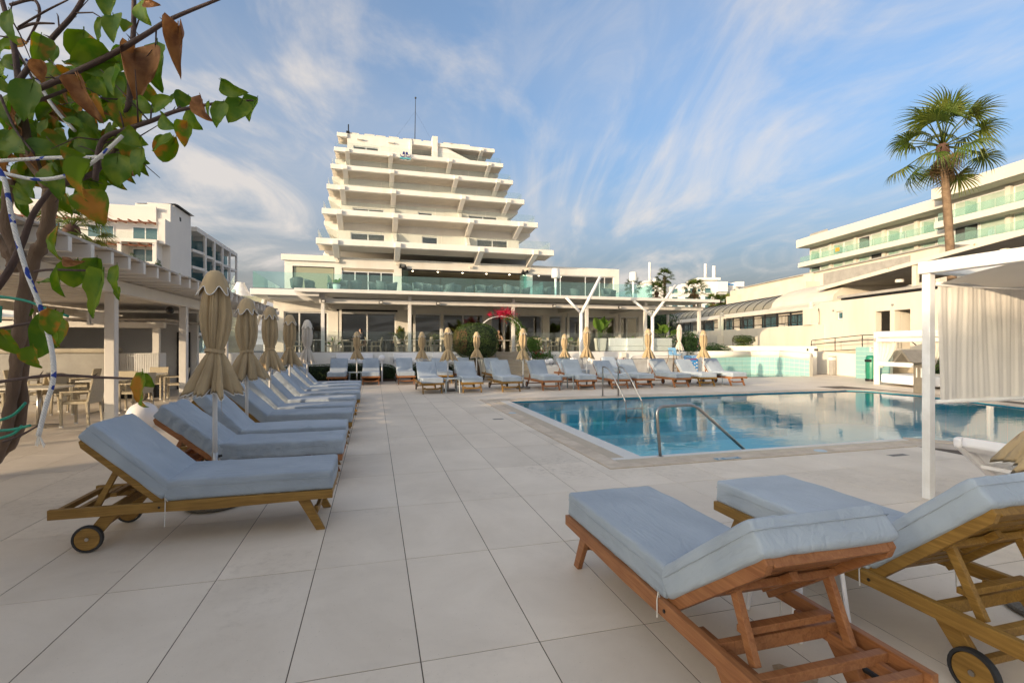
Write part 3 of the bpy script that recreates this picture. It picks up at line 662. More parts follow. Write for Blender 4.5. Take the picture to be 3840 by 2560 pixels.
# ================================================================ closed parasols
def canopy_mesh(seed, H=2.2):
    """eight ribs gathered round the pole: deep vertical pleats above the strap, a loose skirt below"""
    rs = random.Random(seed); N = 144; a0 = rs.uniform(0, 6); ph = [rs.uniform(0, 6.28) for _ in range(8)]; wgt = [rs.uniform(.55, 1.25) for _ in range(8)]; lean_ = (rs.uniform(-.02, .02), rs.uniform(-.02, .02))
    prof = [(2.15, .035, .0), (2.11, .072, .2), (2.04, .098, .3), (1.92, .118, .36), (1.78, .128, .40), (1.65, .120, .40), (1.54, .098, .36), (1.475, .078, .26), (1.45, .074, .2), (1.425, .078, .22), (1.37, .108, .34), (1.29, .142, .42), (1.20, .172, .50), (1.12, .196, .56), (1.06, .212, .6), (1.02, .22, .62)]
    V, F = [], []
    for i, (z, r, am) in enumerate(prof):
        for j in range(N):
            th_ = 2 * math.pi * j / N; tw = (th_ + a0 + .18 * math.sin(z * 3 + ph[0]) + .10 * nz3(math.cos(th_) * 1.5, math.sin(th_) * 1.5, z * 1.5 + seed)) % (2 * math.pi)
            q = tw / (2 * math.pi) * 8; kx = int(q) % 8; u = q - int(q); wk = wgt[kx] * (1 - u) + wgt[(kx + 1) % 8] * u
            pleat = 1 - abs(2 * u - 1) ** .8           # sharp valley between ribs
            pleat += .24 * math.sin(2 * math.pi * u * 2 + ph[kx]) * (1 if z < 1.4 else .6) + .12 * math.sin(2 * math.pi * u * 5 + ph[(kx + 3) % 8] + z * 4)
            rr = r * (1 - am * .62 + am * 1.25 * pleat * (.55 + .5 * wk)) * (1 + .08 * nz3(2 * math.cos(th_), 2 * math.sin(th_), z * 1.7 + seed))
            dz = 0
            if z < 1.3: dz = (.085 * (1 - pleat) + .05 * (wk - .9)) * min(1, (1.35 - z) / .3)
            V.append((rr * math.cos(th_) + lean_[0] * (z - 1.4), rr * math.sin(th_) + lean_[1] * (z - 1.4), z + dz))
    m = len(prof)
    for i in range(m - 1):
        for j in range(N): F.append((i * N + j, (i + 1) * N + j, (i + 1) * N + (j + 1) % N, i * N + (j + 1) % N))
    o = len(V)
    for j in range(N):
        x, y, z = V[(m - 1) * N + j]; V.append((x * .80, y * .80, z + .07))
    for j in range(N): F.append(((m - 1) * N + j, o + j, o + (j + 1) % N, (m - 1) * N + (j + 1) % N))
    hem = [V[(m - 1) * N + j] for j in range(N)] + [V[(m - 1) * N]]
    return V, F, hem
def vent_mesh(seed):
    rs = random.Random(seed + 99); N = 72; p1 = rs.uniform(0, 6.28); V, F = [], []
    prof = [(2.205, .012), (2.198, .04), (2.175, .068), (2.12, .095), (2.06, .115), (2.01, .135)]
    for i, (z, r) in enumerate(prof):
        for j in range(N):
            th_ = 2 * math.pi * j / N; lb = .5 + .5 * math.cos(7 * th_ + p1 + 1.1 * math.sin(2 * th_ + p1)); t = i / 5
            V.append((r * (1 + .30 * t * (lb - .45)) * math.cos(th_), r * (1 + .30 * t * (lb - .45)) * math.sin(th_), z - .05 * t * t * lb + .035 * t * t * (1 - lb)))
    for i in range(5):
        for j in range(N): F.append((i * N + j, (i + 1) * N + j, (i + 1) * N + (j + 1) % N, i * N + (j + 1) % N))
    hem = [V[5 * N + j] for j in range(N)] + [V[5 * N]]
    F.append(tuple(range(N))); return V, F, hem
BASEM = mat('pebble_concrete', (.22, .20, .17), .95, .4, 60, .8, 120)
PARAW = mat('pale_parasol_cloth', (.62, .56, .48), .9, .08, 3, .3, 350, sheen=.1)
def make_parasol(seed, cloth):
    t = thing('parasol', 'x', 'parasol')
    V, F, hem = canopy_mesh(seed); MB().add([(x * .92, y * .92, z_) for x, y, z_ in V], F).build('canopy', cloth, t, smooth=True)
    MB().tube([(x * .92, y * .92, z_) for x, y, z_ in hem], .005, 5, False).build('hem_trim', TRIM, t, smooth=True)
    V, F, hem = vent_mesh(seed); v = MB().add(V, F).build('vent', cloth, t, smooth=True)
    MB().tube(hem, .0045, 5, False).build('vent_trim', TRIM, v, smooth=True)
    MB().cyl((0, 0), .022, .1, 2.16, 12).build('pole', PAINT, t, smooth=True)
    MB().cyl((0, 0), .027, .06, .50, 12).build('pole_sleeve', STEEL, t, smooth=True)
    MB().tube([(.027, 0, .46), (.06, 0, .46)], .012, 8).build('clamp_knob', DARKM, t)
    pts = [(.088 * math.cos(a), .088 * math.sin(a), 1.45 + .01 * math.sin(2 * a)) for a in [2 * math.pi * i / 24 for i in range(25)]]
    sb = MB()
    for i in range(24):
        a, b = pts[i], pts[i + 1]; sb.quad((a[0], a[1], a[2] - .016), (b[0], b[1], b[2] - .016), (b[0], b[1], b[2] + .016), (a[0], a[1], a[2] + .016))
    sb.build('strap', cloth, t)
    MB().lathe([(.001, .0), (.23, .0), (.25, .02), (.25, .045), (.22, .065), (.03, .075), (.001, .075)], 28).build('base', BASEM, t, smooth=False)
    MB().tube([(.05, .02, 1.05), (.055, .02, .88), (.07, .02, .855), (.06, .02, .84)], .003, 5).build('crank_hook', STEEL, t)
    return t
PP = [make_parasol(s, PARA) for s in (1, 2, 3)]; PW = make_parasol(5, PARAW)
for p in PP + [PW]: tree_of(p)
usedp = set()
def parasol(p, x, y, h, label, rz, group='closed parasols'):
    s = h / 2.2
    if p.name in usedp: return copy_tree(p, (x, y, 0), rz, label, group, (1, 1, s))
    usedp.add(p.name); p.location = (x, y, 0); p.rotation_euler = (0, 0, rz); p.scale = (1, 1, s); p['label'] = label; p['group'] = group; return p
LP = [(PP[0], -1.47, 5.33, 2.24, .3), (PP[1], -1.72, 7.67, 2.18, 1.3), (PP[2], -1.83, 9.86, 2.22, 2.6), (PP[0], -1.84, 12.1, 2.2, 4.0), (PW, -1.72, 14.15, 2.18, 1.0)]
for i, (p, x, y, h, rz) in enumerate(LP, 1):
    lab = ('large closed beige parasol between the golden and the orange lounger' if i == 1 else 'pale cream closed parasol at the far end of the pergola row' if i == 5 else
           '%s closed beige parasol from the vine in the pergola row' % ordn[i])
    parasol(p, x, y, h, lab, rz)
for i, (x, y, h, rz) in enumerate([(2.33, 16.3, 2.08, .5), (4.95, 16.42, 2.08, 2.2), (7.37, 16.5, 2.16, 3.3), (9.88, 16.54, 2.11, 5.0), (12.42, 16.73, 2.08, 1.2)], 1):
    parasol(PP[i % 3], x, y, h, '%s closed parasol from the pergola among the loungers facing the pool' % ordn[i], rz)
for i, (x, y, h, rz) in enumerate([(-.65, 19.9, 2.02, 2.5), (1.81, 19.9, 2.02, .9), (4.02, 19.9, 2.04, 4.4), (8.06, 20.4, 1.98, 3.9)], 1):
    parasol(PP[(i + 1) % 3], x, y, h, '%s closed parasol from the pergola in the hedge side row' % ordn[i], rz)
lw = parasol(PW, 15.2, 22.4, 2.55, 'slim white closed parasol rising behind the blue lifeguard chair', .4)
# ================================================================ main hotel
def house(name, label, cat, loc): return thing(name, label, cat, loc)
class H:
    """parts written in world coordinates under a root that stands at the building's foot"""
    def __init__(s, root): s.r = root; s.o = Vector(root.location)
    def p(s, name, mb, m, parent=None, **k):
        ob = mb.build(name, m, parent or s.r, **k)
        if parent is None: ob.location = -s.o
        return ob
def wallx(mb, x0, x1, z0, z1, y0, y1, ops):
    """wall in an x-z plane with openings [(xa,xb,za,zb)]"""
    cur = x0
    for a, b, c, d in sorted(ops):
        if a > cur: mb.box(cur, a, y0, y1, z0, z1)
        if d < z1: mb.box(a, b, y0, y1, d, z1)
        if c > z0: mb.box(a, b, y0, y1, z0, c)
        cur = b
    if cur < x1: mb.box(cur, x1, y0, y1, z0, z1)
    return mb
def window(h, x0, x1, z0, z1, y, panes=2, fr=PAINT, gl=PANE, t=.05, name='window', parent=None, mull=None):
    f = MB(); f.box(x0, x0 + t, y - .03, y + .03, z0, z1); f.box(x1 - t, x1, y - .03, y + .03, z0, z1); f.box(x0 + t, x1 - t, y - .03, y + .03, z1 - t, z1); f.box(x0 + t, x1 - t, y - .03, y + .03, z0, z0 + t)
    xs = mull or [x0 + (x1 - x0) * i / panes for i in range(1, panes)]
    for xm in xs: f.box(xm - t * .5, xm + t * .5, y - .025, y + .025, z0 + t, z1 - t)
    w_ = h.p(name, f, fr, parent)
    ed = [x0] + list(xs) + [x1]
    for a, b in zip(ed[:-1], ed[1:]):
        MB().box(a + t * .5, b - t * .5, y - .004, y + .004, z0 + t, z1 - t).build('pane', gl, w_)
    return w_
HW = mat('hotel_render', (.77, .735, .675), .85, .06, 1.1, .2, 40, c2=(.67, .62, .55), stretch=(1, 1, .22), detail=9, patch=(.42, .85))
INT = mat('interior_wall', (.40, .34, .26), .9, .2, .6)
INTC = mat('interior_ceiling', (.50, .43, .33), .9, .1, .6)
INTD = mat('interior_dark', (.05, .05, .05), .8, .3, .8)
SLATW = mat('slat_render', (.70, .63, .53), .85, .08, .8)
CURT = mat('curtain_cloth', (.50, .45, .36), .9, .15, 2, .8, wave=('X', 14, 1.5))
TF = 1.0; TE = 1.17      # terrace floor and kerb height
root = house('stepped_hotel', 'white stepped hotel tower with slatted balconies above a glazed restaurant', 'hotel', (4, 30, 0)); h = H(root)
# --- ground floor restaurant
YW = 27.5
ops = [(-4.47, -2.34), (-1.84, 1.12), (1.75, 3.56), (3.66, 5.97), (6.4, 7.6), (7.94, 9.47), (9.88, 10.71), (10.89, 11.83), (12.39, 14.19), (14.38, 15.75)]
h.p('ground_floor_wall', wallx(MB(), -4.95, 16.3, .0, 3.85, YW, YW + .3, [(a, b, TF, 3.22) for a, b in ops]), HW)
mls = {0: [-3.74], 1: [-.38], 3: [4.8], 9: [15.0]}
for i, (a, b) in enumerate(ops): window(h, a, b, TF + .01, 3.22, YW + .12, 1, mull=mls.get(i, []), t=.07)
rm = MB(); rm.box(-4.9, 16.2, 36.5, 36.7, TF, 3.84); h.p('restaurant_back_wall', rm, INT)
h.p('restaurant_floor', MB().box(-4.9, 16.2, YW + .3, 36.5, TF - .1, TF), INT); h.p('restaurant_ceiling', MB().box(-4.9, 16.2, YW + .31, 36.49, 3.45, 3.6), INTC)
h.p('end_wall', MB().box(-4.95, -4.7, YW + .31, 38, 0, 3.84), HW); h.p('end_wall', MB().box(16.05, 16.3, YW + .31, 38, 0, 3.84), HW)
GLOW = mat('lamp_glow', (.9, .8, .6), .5, 0, emit=((1, .82, .55), 6))
for x in (-3.4, -1.0, .4, 2.6, 4.8, 7.0, 8.8, 11.3, 13.3):
    for y in (28.6, 31.0): h.p('downlight', MB().cyl((x + (y - 28) * .1, y), .05, 3.43, 3.448, 10), GLOW)
h.p('roller_blind_box', MB().box(-1.9, 1.2, YW - .12, YW - .01, 3.27, 3.36), DARKM)
# left wing set back, with the raised panel line
h.p('wing_panel', MB().box(-4.40, -2.4, YW - .03, YW - .003, 3.30, 3.70), HW)
# --- first floor slab, wall, windows
h.p('terrace_slab', MB().box(-5.6, 16.4, 25.55, 32.3, 3.86, 4.15), WHITE, bevel=.02)
h.p('slab_soffit_band', MB().box(-4.9, -2.0, 26.0, 27.49, 3.72, 3.858), WHITE)
YU = 32.6
uops = [(-4.8, -2.4), (-1.97, 1.2), (1.68, 10.0), (10.5, 16.7)]
h.p('upper_wall', wallx(MB(), -5.25, 17.1, 4.15, 6.95, YU, YU + .35, [(a, b, 4.15, 6.38 if b > 1.3 else 6.3) for a, b in uops]), HW)
h.p('parapet_cap', MB().box(-5.42, -2.2, YU - .16, YU - .003, 6.62, 6.97), HW)
BLIND = glass('screen_pane', (.30, .32, .26), .7, 1.5, body=((.42, .42, .30), .75))
window(h, -4.8, -2.4, 4.16, 6.3, YU + .1, 1, fr=DARKM, gl=BLIND, t=.04)
window(h, -1.97, 1.2, 4.16, 6.12, YU + .1, 4, t=.06)
h.p('door_header', MB().box(-1.97, 1.2, YU + .05, YU + .2, 6.122, 6.298), INT)
window(h, 10.5, 16.7, 4.16, 6.38, YU + .12, 4, t=.05, mull=[12.6, 14.5, 15.6, 16.0])
h.p('bifold_track', MB().box(1.7, 9.98, YU - .04, YU + .1, 6.3, 6.378), DARKM)
for s, x0 in ((1, 1.75), (-1, 9.93)):
    for k in range(4): h.p('folded_glass_door', MB().box(x0 + s * .09 * k, x0 + s * .09 * k + .012, YU - .55, YU + .25, 4.2, 6.25), TEAL)
    h.p('track_bracket', MB().box(x0 - .25, x0 + .25, YU - .3, YU - .01, 6.40, 6.46).box(x0 - .2, x0 - .1, YU - .2, YU - .1, 6.46, 6.6).box(x0 + .1, x0 + .2, YU - .2, YU - .1, 6.46, 6.6), DARKM)
for xs_ in (-2.2, 1.44, 6.2, 10.2): h.p('wall_speaker', MB().box(xs_ - .1, xs_ + .1, YU - .2, YU - .01, 6.58, 6.74), SLATW)
h.p('lounge_back_wall', MB().box(-5.2, 17.0, 41, 41.2, 4.15, 7.2), INT); h.p('lounge_floor', MB().box(-5.2, 17.0, YU + .36, 41, 4.05, 4.148), INT)
h.p('lounge_ceiling', MB().box(-5.2, 17.0, YU + .36, 41, 6.5, 6.7), INTC)
for x in (2.5, 4.2, 5.9, 7.6, 9.3, 11.5, 13.2): h.p('downlight', MB().cyl((x, 34.2), .05, 6.48, 6.498, 10), GLOW)
h.p('end_wall', MB().box(-5.25, -5.0, YU + .36, 42, 4.15, 6.94), HW); h.p('end_wall', MB().box(16.85, 17.1, YU + .36, 42, 4.15, 6.94), HW)
h.p('flat_roof', MB().box(-5.2, 17.05, YU + .36, 42, 6.71, 6.8), WHITE)
# --- tower of stepped balconies
Y0, DYK, Z0, DZK = 31.0, 3.37, 7.77, 2.62
XB = (-2.23, 1.38, 6.58, 10.2)
for k in range(6):
    Yk, zk = Y0 + DYK * k, Z0 + DZK * k
    last = k == 5
    rng_ = [(-3.3, 11.5)] if not last else [(-3.3, -2.4), (7.3, 11.5)]
    for (xa, xb) in rng_:
        if last and xa > 0:
            h.p('fascia', MB().box(5.86, xb, Yk, Yk + .32, zk - .36, zk), HW, bevel=.02)
        else: h.p('fascia', MB().box(xa, xb, Yk, Yk + .32, zk - .36, zk), HW, bevel=.02)
        for j in range(5):
            ya = Yk + .46 + .27 * j; h.p('slat', MB().box(xa + .04 + .05 * (j % 2), xb - .06 - .0 * j, ya, ya + .11, zk - .37 - .02 * j, zk - .12), SLATW)
    if not last:
        h.p('balcony_floor', MB().box(-3.2, 11.4, Yk + .33, Yk + 5.3, zk - .10, zk - .02), HW)
        h.p('soffit', MB().box(-2.9, 11.1, Yk + 1.86, Yk + 5.2, zk - .34, zk - .105), HW)
    for xb in XB:
        if last and xb < 8: continue
        yw_ = Yk + 1.83 if k else Y0 + 1.6
        pl = [(Yk - .16, zk - .08), (Yk - .16, zk - .36), (yw_ + .02, zk - .98), (yw_ + .02, zk - .11), (Yk + .1, zk - .08)]
        h.p('bracket', MB().prism(pl, 'x', xb - .18, xb + .18), HW, bevel=.02)
    if k < 5:
        ys = Yk + 5.2 if k < 4 else 48.1
        zt = zk + DZK - .345
        if k < 4:
            o3 = [(-1.6, .72, zk, zk + 1.53), (3.3, 4.45, zk, zk + 1.55), (7.32, 9.72, zk, zk + 1.58)]
            h.p('storey_wall', wallx(MB(), -2.42, 10.58, zk - .02, zt, ys, ys + .25, o3), HW)
            for q, (a, b, c, d) in enumerate(o3):
                window(h, a, b, c, d, ys + .1, 1 if q == 1 else 2, t=.07)
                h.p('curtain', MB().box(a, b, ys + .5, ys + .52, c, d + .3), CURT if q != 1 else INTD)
            h.p('tower_body', MB().box(-2.38, 10.54, ys + 1.2, 64, zk - .02, zt + .3), HW)
            h.p('side_return', MB().box(-2.39, -2.19, ys + .26, ys + 1.2, zk - .02, zt).box(10.35, 10.55, ys + .26, ys + 1.2, zk - .02, zt), HW)
            for xf in (1.38, 6.58):
                h.p('fin_wall', MB().prism([(ys + .01, zk), (ys + .01, zt - .66), (ys - .22, zt - .66), (ys - 1.35, zk)], 'x', xf - .12, xf + .12), HW)
        # side balconies
        for s, xe in ((-1, -2.42), (1, 10.58)):
            out = xe + s * .92
            ya = Yk + (2.2 if k else 3.6)
            if k: 
                h.p('side_soffit', MB().prism([(xe, zk - .36), (out, zk - .38), (out, zk - .62), (xe, zk - 1.15)], 'y', Yk + 1.9, Yk + 4.6), HW, bevel=.03)
            h.p('side_parapet', MB().box(min(out, out - s * .18), max(out, out - s * .18), Yk + 5.4, Yk + 9.4, zk - .55, zk + .35), HW, bevel=.03)
            h.p('side_floor', MB().box(min(xe, out), max(xe, out), Yk + 4.7, Yk + 9.4, zk - .35, zk - .11), HW)
            h.p('side_glass', MB().box(out - s * .1 - .006, out - s * .1 + .006, Yk + .5, Yk + 5.2, zk, zk + .62), CLEAR)
        for q in range(4):
            xa = -3.1 + q * 3.6; h.p('balcony_glass', MB().box(xa, xa + 3.57, Yk + .42, Yk + .432, zk - .02, zk + .62), CLEAR)
# top storey
z4 = Z0 + DZK * 4
tw = wallx(MB(), -2.42, 3.22, z4 - .02, 20.92, 48.0, 48.3, [(-1.89, .38, z4 + .6, 19.86)]); h.p('top_wall', tw, HW)
window(h, -1.89, .38, z4 + .6, 19.86, 48.1, 2, t=.07); h.p('curtain', MB().box(-1.89, .38, 48.45, 48.47, z4 + .5, 20), CURT)
h.p('loggia_pier', MB().box(3.22, 3.42, 47.85, 50.5, z4, 20.9), HW); h.p('loggia_lintel', MB().box(3.42, 5.33, 47.95, 48.25, 20.5, 20.9), HW)
h.p('loggia_back', MB().box(3.42, 5.33, 50.5, 50.6, z4, 20.6), mat('loggia_brown', (.30, .24, .17), .9, .15, 1)); h.p('loggia_ceiling', MB().box(3.42, 5.33, 48.26, 50.49, 20.48, 20.6), HW)
h.p('roof_pillar', MB().box(5.33, 5.85, 47.7, 48.4, z4, 21.42), HW, bevel=.02)
h.p('sloping_wall', MB().prism([(5.86, z4), (5.86, 20.5), (6.9, 20.42), (7.3, 20.25), (10.4, z4 + .75), (10.5, z4)], 'y', 47.96, 48.2), HW)
h.p('top_body', MB().box(-2.38, 10.3, 50.7, 64, z4, 20.85), HW)
h.p('roof_slab', MB().box(-2.4, 11.3, 48.31, 64, 20.88, 21.0), HW)
for i, x in enumerate((-2.3, -.9, .1, 1.3, 2.6, 3.4, 4.5, 6.4, 7.2, 8.1)): h.p('roof_edge_block', MB().box(x, x + .9, 48.0, 48.28, 20.925, 21.02 + .02 * (i % 2)), WHITE2)
h.p('roof_stub', MB().box(-2.5, -2.2, 47.9, 48.2, 20.9, 21.1).box(-2.36, -2.26, 48.0, 48.1, 21.1, 21.75), DARKM)
for x in (-1.3, 1.5): h.p('wall_vent', MB().box(x - .25, x + .25, 47.75, 47.99, 20.4, 20.52), HW)
ant = thing('roof_antenna', 'tall thin antenna mast with guy wires on the hotel roof', 'antenna', (3.85, 50, 21.0))
MB().tube([(0, 0, 0), (.08, 0, 4.9)], [.045, .025], 8).build('mast', DARKM, ant); MB().sphere((.08, 0, 4.95), .1, 10, 6).build('finial', DARKM, ant)
for dx, dy in ((-2.6, 1), (2.6, 1)): MB().tube([(.05, 0, 3.6), (dx, dy, 0)], .006, 4).build('guy_wire', DARKM, ant)
# --- emblem: two boats over waves
NAVY = mat('emblem_navy', (.015, .02, .16), .4, .1, 6); TURQ = mat('emblem_turquoise', (.10, .42, .48), .4, .1, 6); INK = mat('emblem_black', (.01, .01, .012), .4, .1, 6)
em = thing('hotel_emblem', 'dark blue twin boat emblem over turquoise waves on balcony fascia', 'emblem', (2.6, 44.25, 17.55))
def crescent(cx_, cz, r, m, y0, y1, off, rin, name):
    poly = [(cx_ + r * math.cos(a), cz + r * math.sin(a)) for a in [math.pi * (1 + i / 14) for i in range(15)]] + [(cx_ + rin * math.cos(a), cz + off + rin * .8 * math.sin(a)) for a in [math.pi * (2 - i / 14) for i in range(15)]]
    n = len(poly); V = [(x, y0, z_) for x, z_ in poly] + [(x, y1, z_) for x, z_ in poly]; F = []
    for i in range(14): a, b, c, d = i, i + 1, n - 2 - i, n - 1 - i; F += [(a, b, c, d), (d + n, c + n, b + n, a + n)]
    F += [(i, i + n, (i + 1) % n + n, (i + 1) % n) for i in range(n)]
    MB().add(V, F).build(name, m, em)
for s in (-1, 1):
    crescent(s * .24, .52, .245, TRIM, -.02, .03, .02, .15, 'hull_edge'); crescent(s * .24, .51, .225, NAVY, -.04, -.021, .0, .18, 'hull')
    MB().prism([(s * .03, .52), (s * .25, .52), (s * .2, .76), (s * .03, .76)], 'y', -.04, -.01).build('sail', NAVY, em)
MB().box(-.022, .022, -.05, .01, .4, .84).build('mast', TRIM, em)
def waveband(z0, th_, m, y0, y1, name, nwave):
    N = 30; mb = MB()
    for i in range(N):
        xa, xb = -.48 + .96 * i / N, -.48 + .96 * (i + 1) / N; za, zb = z0 + .025 * math.sin(i / N * nwave * 6.28), z0 + .025 * math.sin((i + 1) / N * nwave * 6.28)
        mb.add([(xa, y0, za), (xb, y0, zb), (xb, y0, zb + th_), (xa, y0, za + th_), (xa, y1, za), (xb, y1, zb), (xb, y1, zb + th_), (xa, y1, za + th_)], [(0, 1, 2, 3), (7, 6, 5, 4), (0, 4, 5, 1), (3, 2, 6, 7)])
    mb.build(name, m, em)
waveband(.13, .13, TURQ, -.04, .0, 'wave_band', 2); waveband(.07, .05, INK, -.045, -.005, 'wave_line', 2.5); waveband(.03, .03, TRIM, -.042, -.002, 'wave_edge', 2.5)

# ================================================================ dining terrace in front
terr = tag(MB().box(-7.6, 18.5, 23.02, 27.49, .0, TF).build('dining_terrace', TABLE), kind='structure')
wl = thing('terrace_wall', 'low white rendered wall under the restaurant glass', 'wall', (0, 22.9, 0))
for (a, b) in ((-7.6, 5.02), (6.82, 10.1)): MB().box(a, b, -.1, .115, 0, TE).build('wall', WHITE, wl, bevel=.015)
WBN = mat('white_cushion', (.78, .78, .80), .8, .06, 3, .3, 200)
for i, (a, b, lab) in enumerate([(-1.62, -.03, 'white built-in bench beside the globe lamp under the restaurant'), (.78, 1.86, 'white built-in bench between the globe lamp and the hedge'), (2.5, 3.6, 'white built-in bench next to the clipped ball tree')]):
    t = thing('wall_bench', lab, 'bench', ((a + b) / 2, 22.3, 0), group='white wall benches'); w2 = (b - a) / 2
    MB().box(-w2, w2, -.35, .48, .0, .72).build('base', WHITE, t, bevel=.02); MB().box(-w2 + .05, w2 - .05, -.38, .3, .722, .80).build('seat_pad', WBN, t, bevel=.02)
    MB().box(-w2 + .03, w2 - .03, .28, .45, .805, 1.14).build('back_pad', WBN, t, bevel=.03)
    for s in (-1, 1):
        MB().box(s * (w2 + .09) - .085, s * (w2 + .09) + .085, -.3, .48, 0, 1.0).build('side_block', WHITE, t, bevel=.01)
        for q in range(5): MB().box(s * (w2 + .09) - .08 + q * .035, s * (w2 + .09) - .06 + q * .035, -.315, -.3, .1, .98).build('rib', WHITE, t)
t = thing('terrace_steps', 'beige stone steps rising to the restaurant terrace', 'steps', (5.9, 22, 0))
STEP = mat('step_stone', (.50, .42, .31), .7, .15, 5, .2, 60, per_obj=.05); 
for k in range(7):
    zt = TE - .165 * k; y0 = .9 - .29 * (k + 1)
    MB().box(-.87, .87, y0, y0 + .29, -.01, zt - .035).build('riser', STEP, t)
    for q in range(3): MB().box(-.87 + q * .58, -.87 + q * .58 + .575, y0 - .02, y0 + .289, zt - .034, zt).build('tread', STEP, t, bevel=.004)
MB().box(-.87, .87, .9, 1.03, -.01, TE).build('landing', STEP, t)
for s in (-1, 1):
    MB().tube(bend([(s * .8, -1.1, .1), (s * .8, -1.1, .95), (s * .8, .6, 1.95), (s * .8, .6, 1.1)], .1), .022, 8).build('handrail', STEEL, t, smooth=True)
    MB().prism([(-1.16, 0), (-1.16, .32), (-.9, .62), (.95, TE + .1), (.95, 0)], 'x', s * .98 - .1, s * .98 + .1).build('cheek_wall', WHITE, t, bevel=.02)
t = thing('terrace_glass_balustrade', 'clear glass balustrade along the restaurant terrace edge', 'balustrade', (0, 22.98, TE))
for (a, b) in ((-6.4, 5.0), (6.95, 16.6)):
    n = round((b - a) / 1.65); w2 = (b - a) / n
    for i in range(n): MB().box(a + i * w2 + .01, a + (i + 1) * w2 - .01, -.006, .006, 0, .93).build('pane', CLEAR, t)
    MB().box(a, b, -.02, .02, -.002, .03).build('channel', STEEL, t)
t = thing('upper_glass_balustrade', 'teal tinted glass balustrade along the upper hotel terrace', 'balustrade', (0, 25.65, 4.15))
n = 12; a, b = -5.5, 15.6
for i in range(n): MB().box(a + (b - a) * i / n + .01, a + (b - a) * (i + 1) / n - .01, -.008, .008, 0, .82).build('pane', TEAL, t)
for i in range(4):
    MB().box(-5.508, -5.492, .05 + i * 1.7, .05 + i * 1.7 + 1.66, 0, .82).build('side_pane', TEAL, t); MB().box(15.6, 15.616, .05 + i * 1.7, .05 + i * 1.7 + 1.66, 0, .82).build('side_pane', TEAL, t)
for x in (-2.2, 8.9): MB().box(x - .008, x + .008, .1, 2.4, 0, .80).build('divider_pane', TEAL, t)
MB().box(a, b, -.03, .03, -.0, .04).build('channel', STEEL, t)
# pergola on posts over the terrace
t = thing('restaurant_pergola', 'long white pergola on posts in front of the restaurant', 'pergola', (7, 23.4, TF)); 
PW_ = mat('pergola_white', (.70, .67, .63), .6, .08, 2, .15, 30)
def rp(name, mb, m=PW_, **k):
    o = mb.build(name, m, t, **k); o.location = (-7, -23.4, -TF); return o
PX = (-2.2, 1.57, 6.55, 10.45, 13.8, 17.1)
for x in PX:
    rp('post', MB().box(x - .075, x + .075, 23.33, 23.47, TF, 3.36), bevel=.008)
    rp('post_stub', MB().box(x - .08, x + .08, 23.3, 23.5, 3.56, 3.745), bevel=.008)
    rp('rafter', MB().box(x - .06, x + .06, 23.6, 27.4, 3.36, 3.6))
    rp('rear_post', MB().box(x - .06 + .5, x + .06 + .5, 27.1, 27.22, TF, 3.36))
rp('front_beam', MB().box(-2.35, 17.3, 23.3, 23.5, 3.36, 3.56), bevel=.01)
rp('roof_fascia', MB().box(-3.25, 17.75, 22.5, 22.62, 3.75, 3.90), bevel=.01)
rp('roof_board', MB().box(-3.2, 17.7, 22.63, 25.4, 3.80, 3.85)); rp('roof_board', MB().box(-2.9, 17.7, 25.4, 27.45, 3.62, 3.70))
for j in range(9): rp('slat', MB().box(-3.2, -2.3 - .0, 22.75 + .28 * j, 22.83 + .28 * j, 3.60, 3.80))
LAMPB = mat('lamp_black', (.015, .015, .015), .4, .2, 9)
for i, x in enumerate((-2.16, .28, 2.85, 8.6, 12.2)):
    o = thing('flood_light', '%s black flood light from the left pergola post on the beam' % ordn[i + 1], 'flood light', (x, 23.15, 3.42), group='flood lights on the pergola beam')
    MB().box(-.09, .09, -.04, .05, -.06, .07).build('housing', LAMPB, o, bevel=.01); MB().box(-.06, .06, -.048, -.041, -.035, .045).build('lens', TRIM, o); MB().box(-.03, .03, .051, .149, -.02, .02).build('arm', LAMPB, o)
# outside stair to the upper terrace
t = thing('outdoor_staircase', 'outdoor stone staircase with glass side climbing to the upper terrace', 'staircase', (-6.35, 26, 0))
for k in range(24): MB().box(-.68, .68, -3 + .26 * k, -3 + .26 * (k + 1), .17 * k, .17 * (k + 1)).build('step', STEP, t)
MB().prism([(-3.1, 0), (-3.1, .35), (3.2, 4.45), (3.2, 4.0)], 'x', -.86, -.72).build('stringer', WHITE, t); MB().prism([(-3.1, .35), (-3.1, 1.1), (3.2, 5.2), (3.2, 4.45)], 'x', -.80, -.785).build('glass_side', TEAL, t)
MB().prism([(-3.1, 0), (-3.1, .35), (3.2, 4.45), (3.2, 4.0)], 'x', .72, .86).build('stringer', WHITE, t)
# ================================================================ shared furniture
def make_chair(cloth=RATTAN):
    t = thing('dining_armchair', 'x', 'chair')            # faces -x, back at +x
    for sx_, sy in ((-1, -1), (-1, 1), (1, -1), (1, 1)):
        top = .64 if sx_ < 0 else .45
        lg = MB().beam((sx_ * .2 + (.03 if sx_ > 0 else 0), sy * .235, .03), (sx_ * .2, sy * .235, top), .042, .042).build('leg', cloth, t, bevel=.008)
        MB().box(sx_ * .2 - .023 + (.03 if sx_ > 0 else 0), sx_ * .2 + .023 + (.03 if sx_ > 0 else 0), sy * .235 - .023, sy * .235 + .023, 0, .03).build('foot_cap', TRIM, lg)
    MB().box(-.225, .225, -.235, .235, .42, .47).build('seat', cloth, t, bevel=.012)
    MB().prism([(.185, .45), (.23, .45), (.31, .88), (.275, .89)], 'y', -.24, .24).build('backrest', cloth, t, bevel=.012)
    for s in (-1, 1): MB().beam((-.22, s * .235, .65), (.25, s * .235, .66), .05, .03).build('armrest', cloth, t, bevel=.008)
    return t
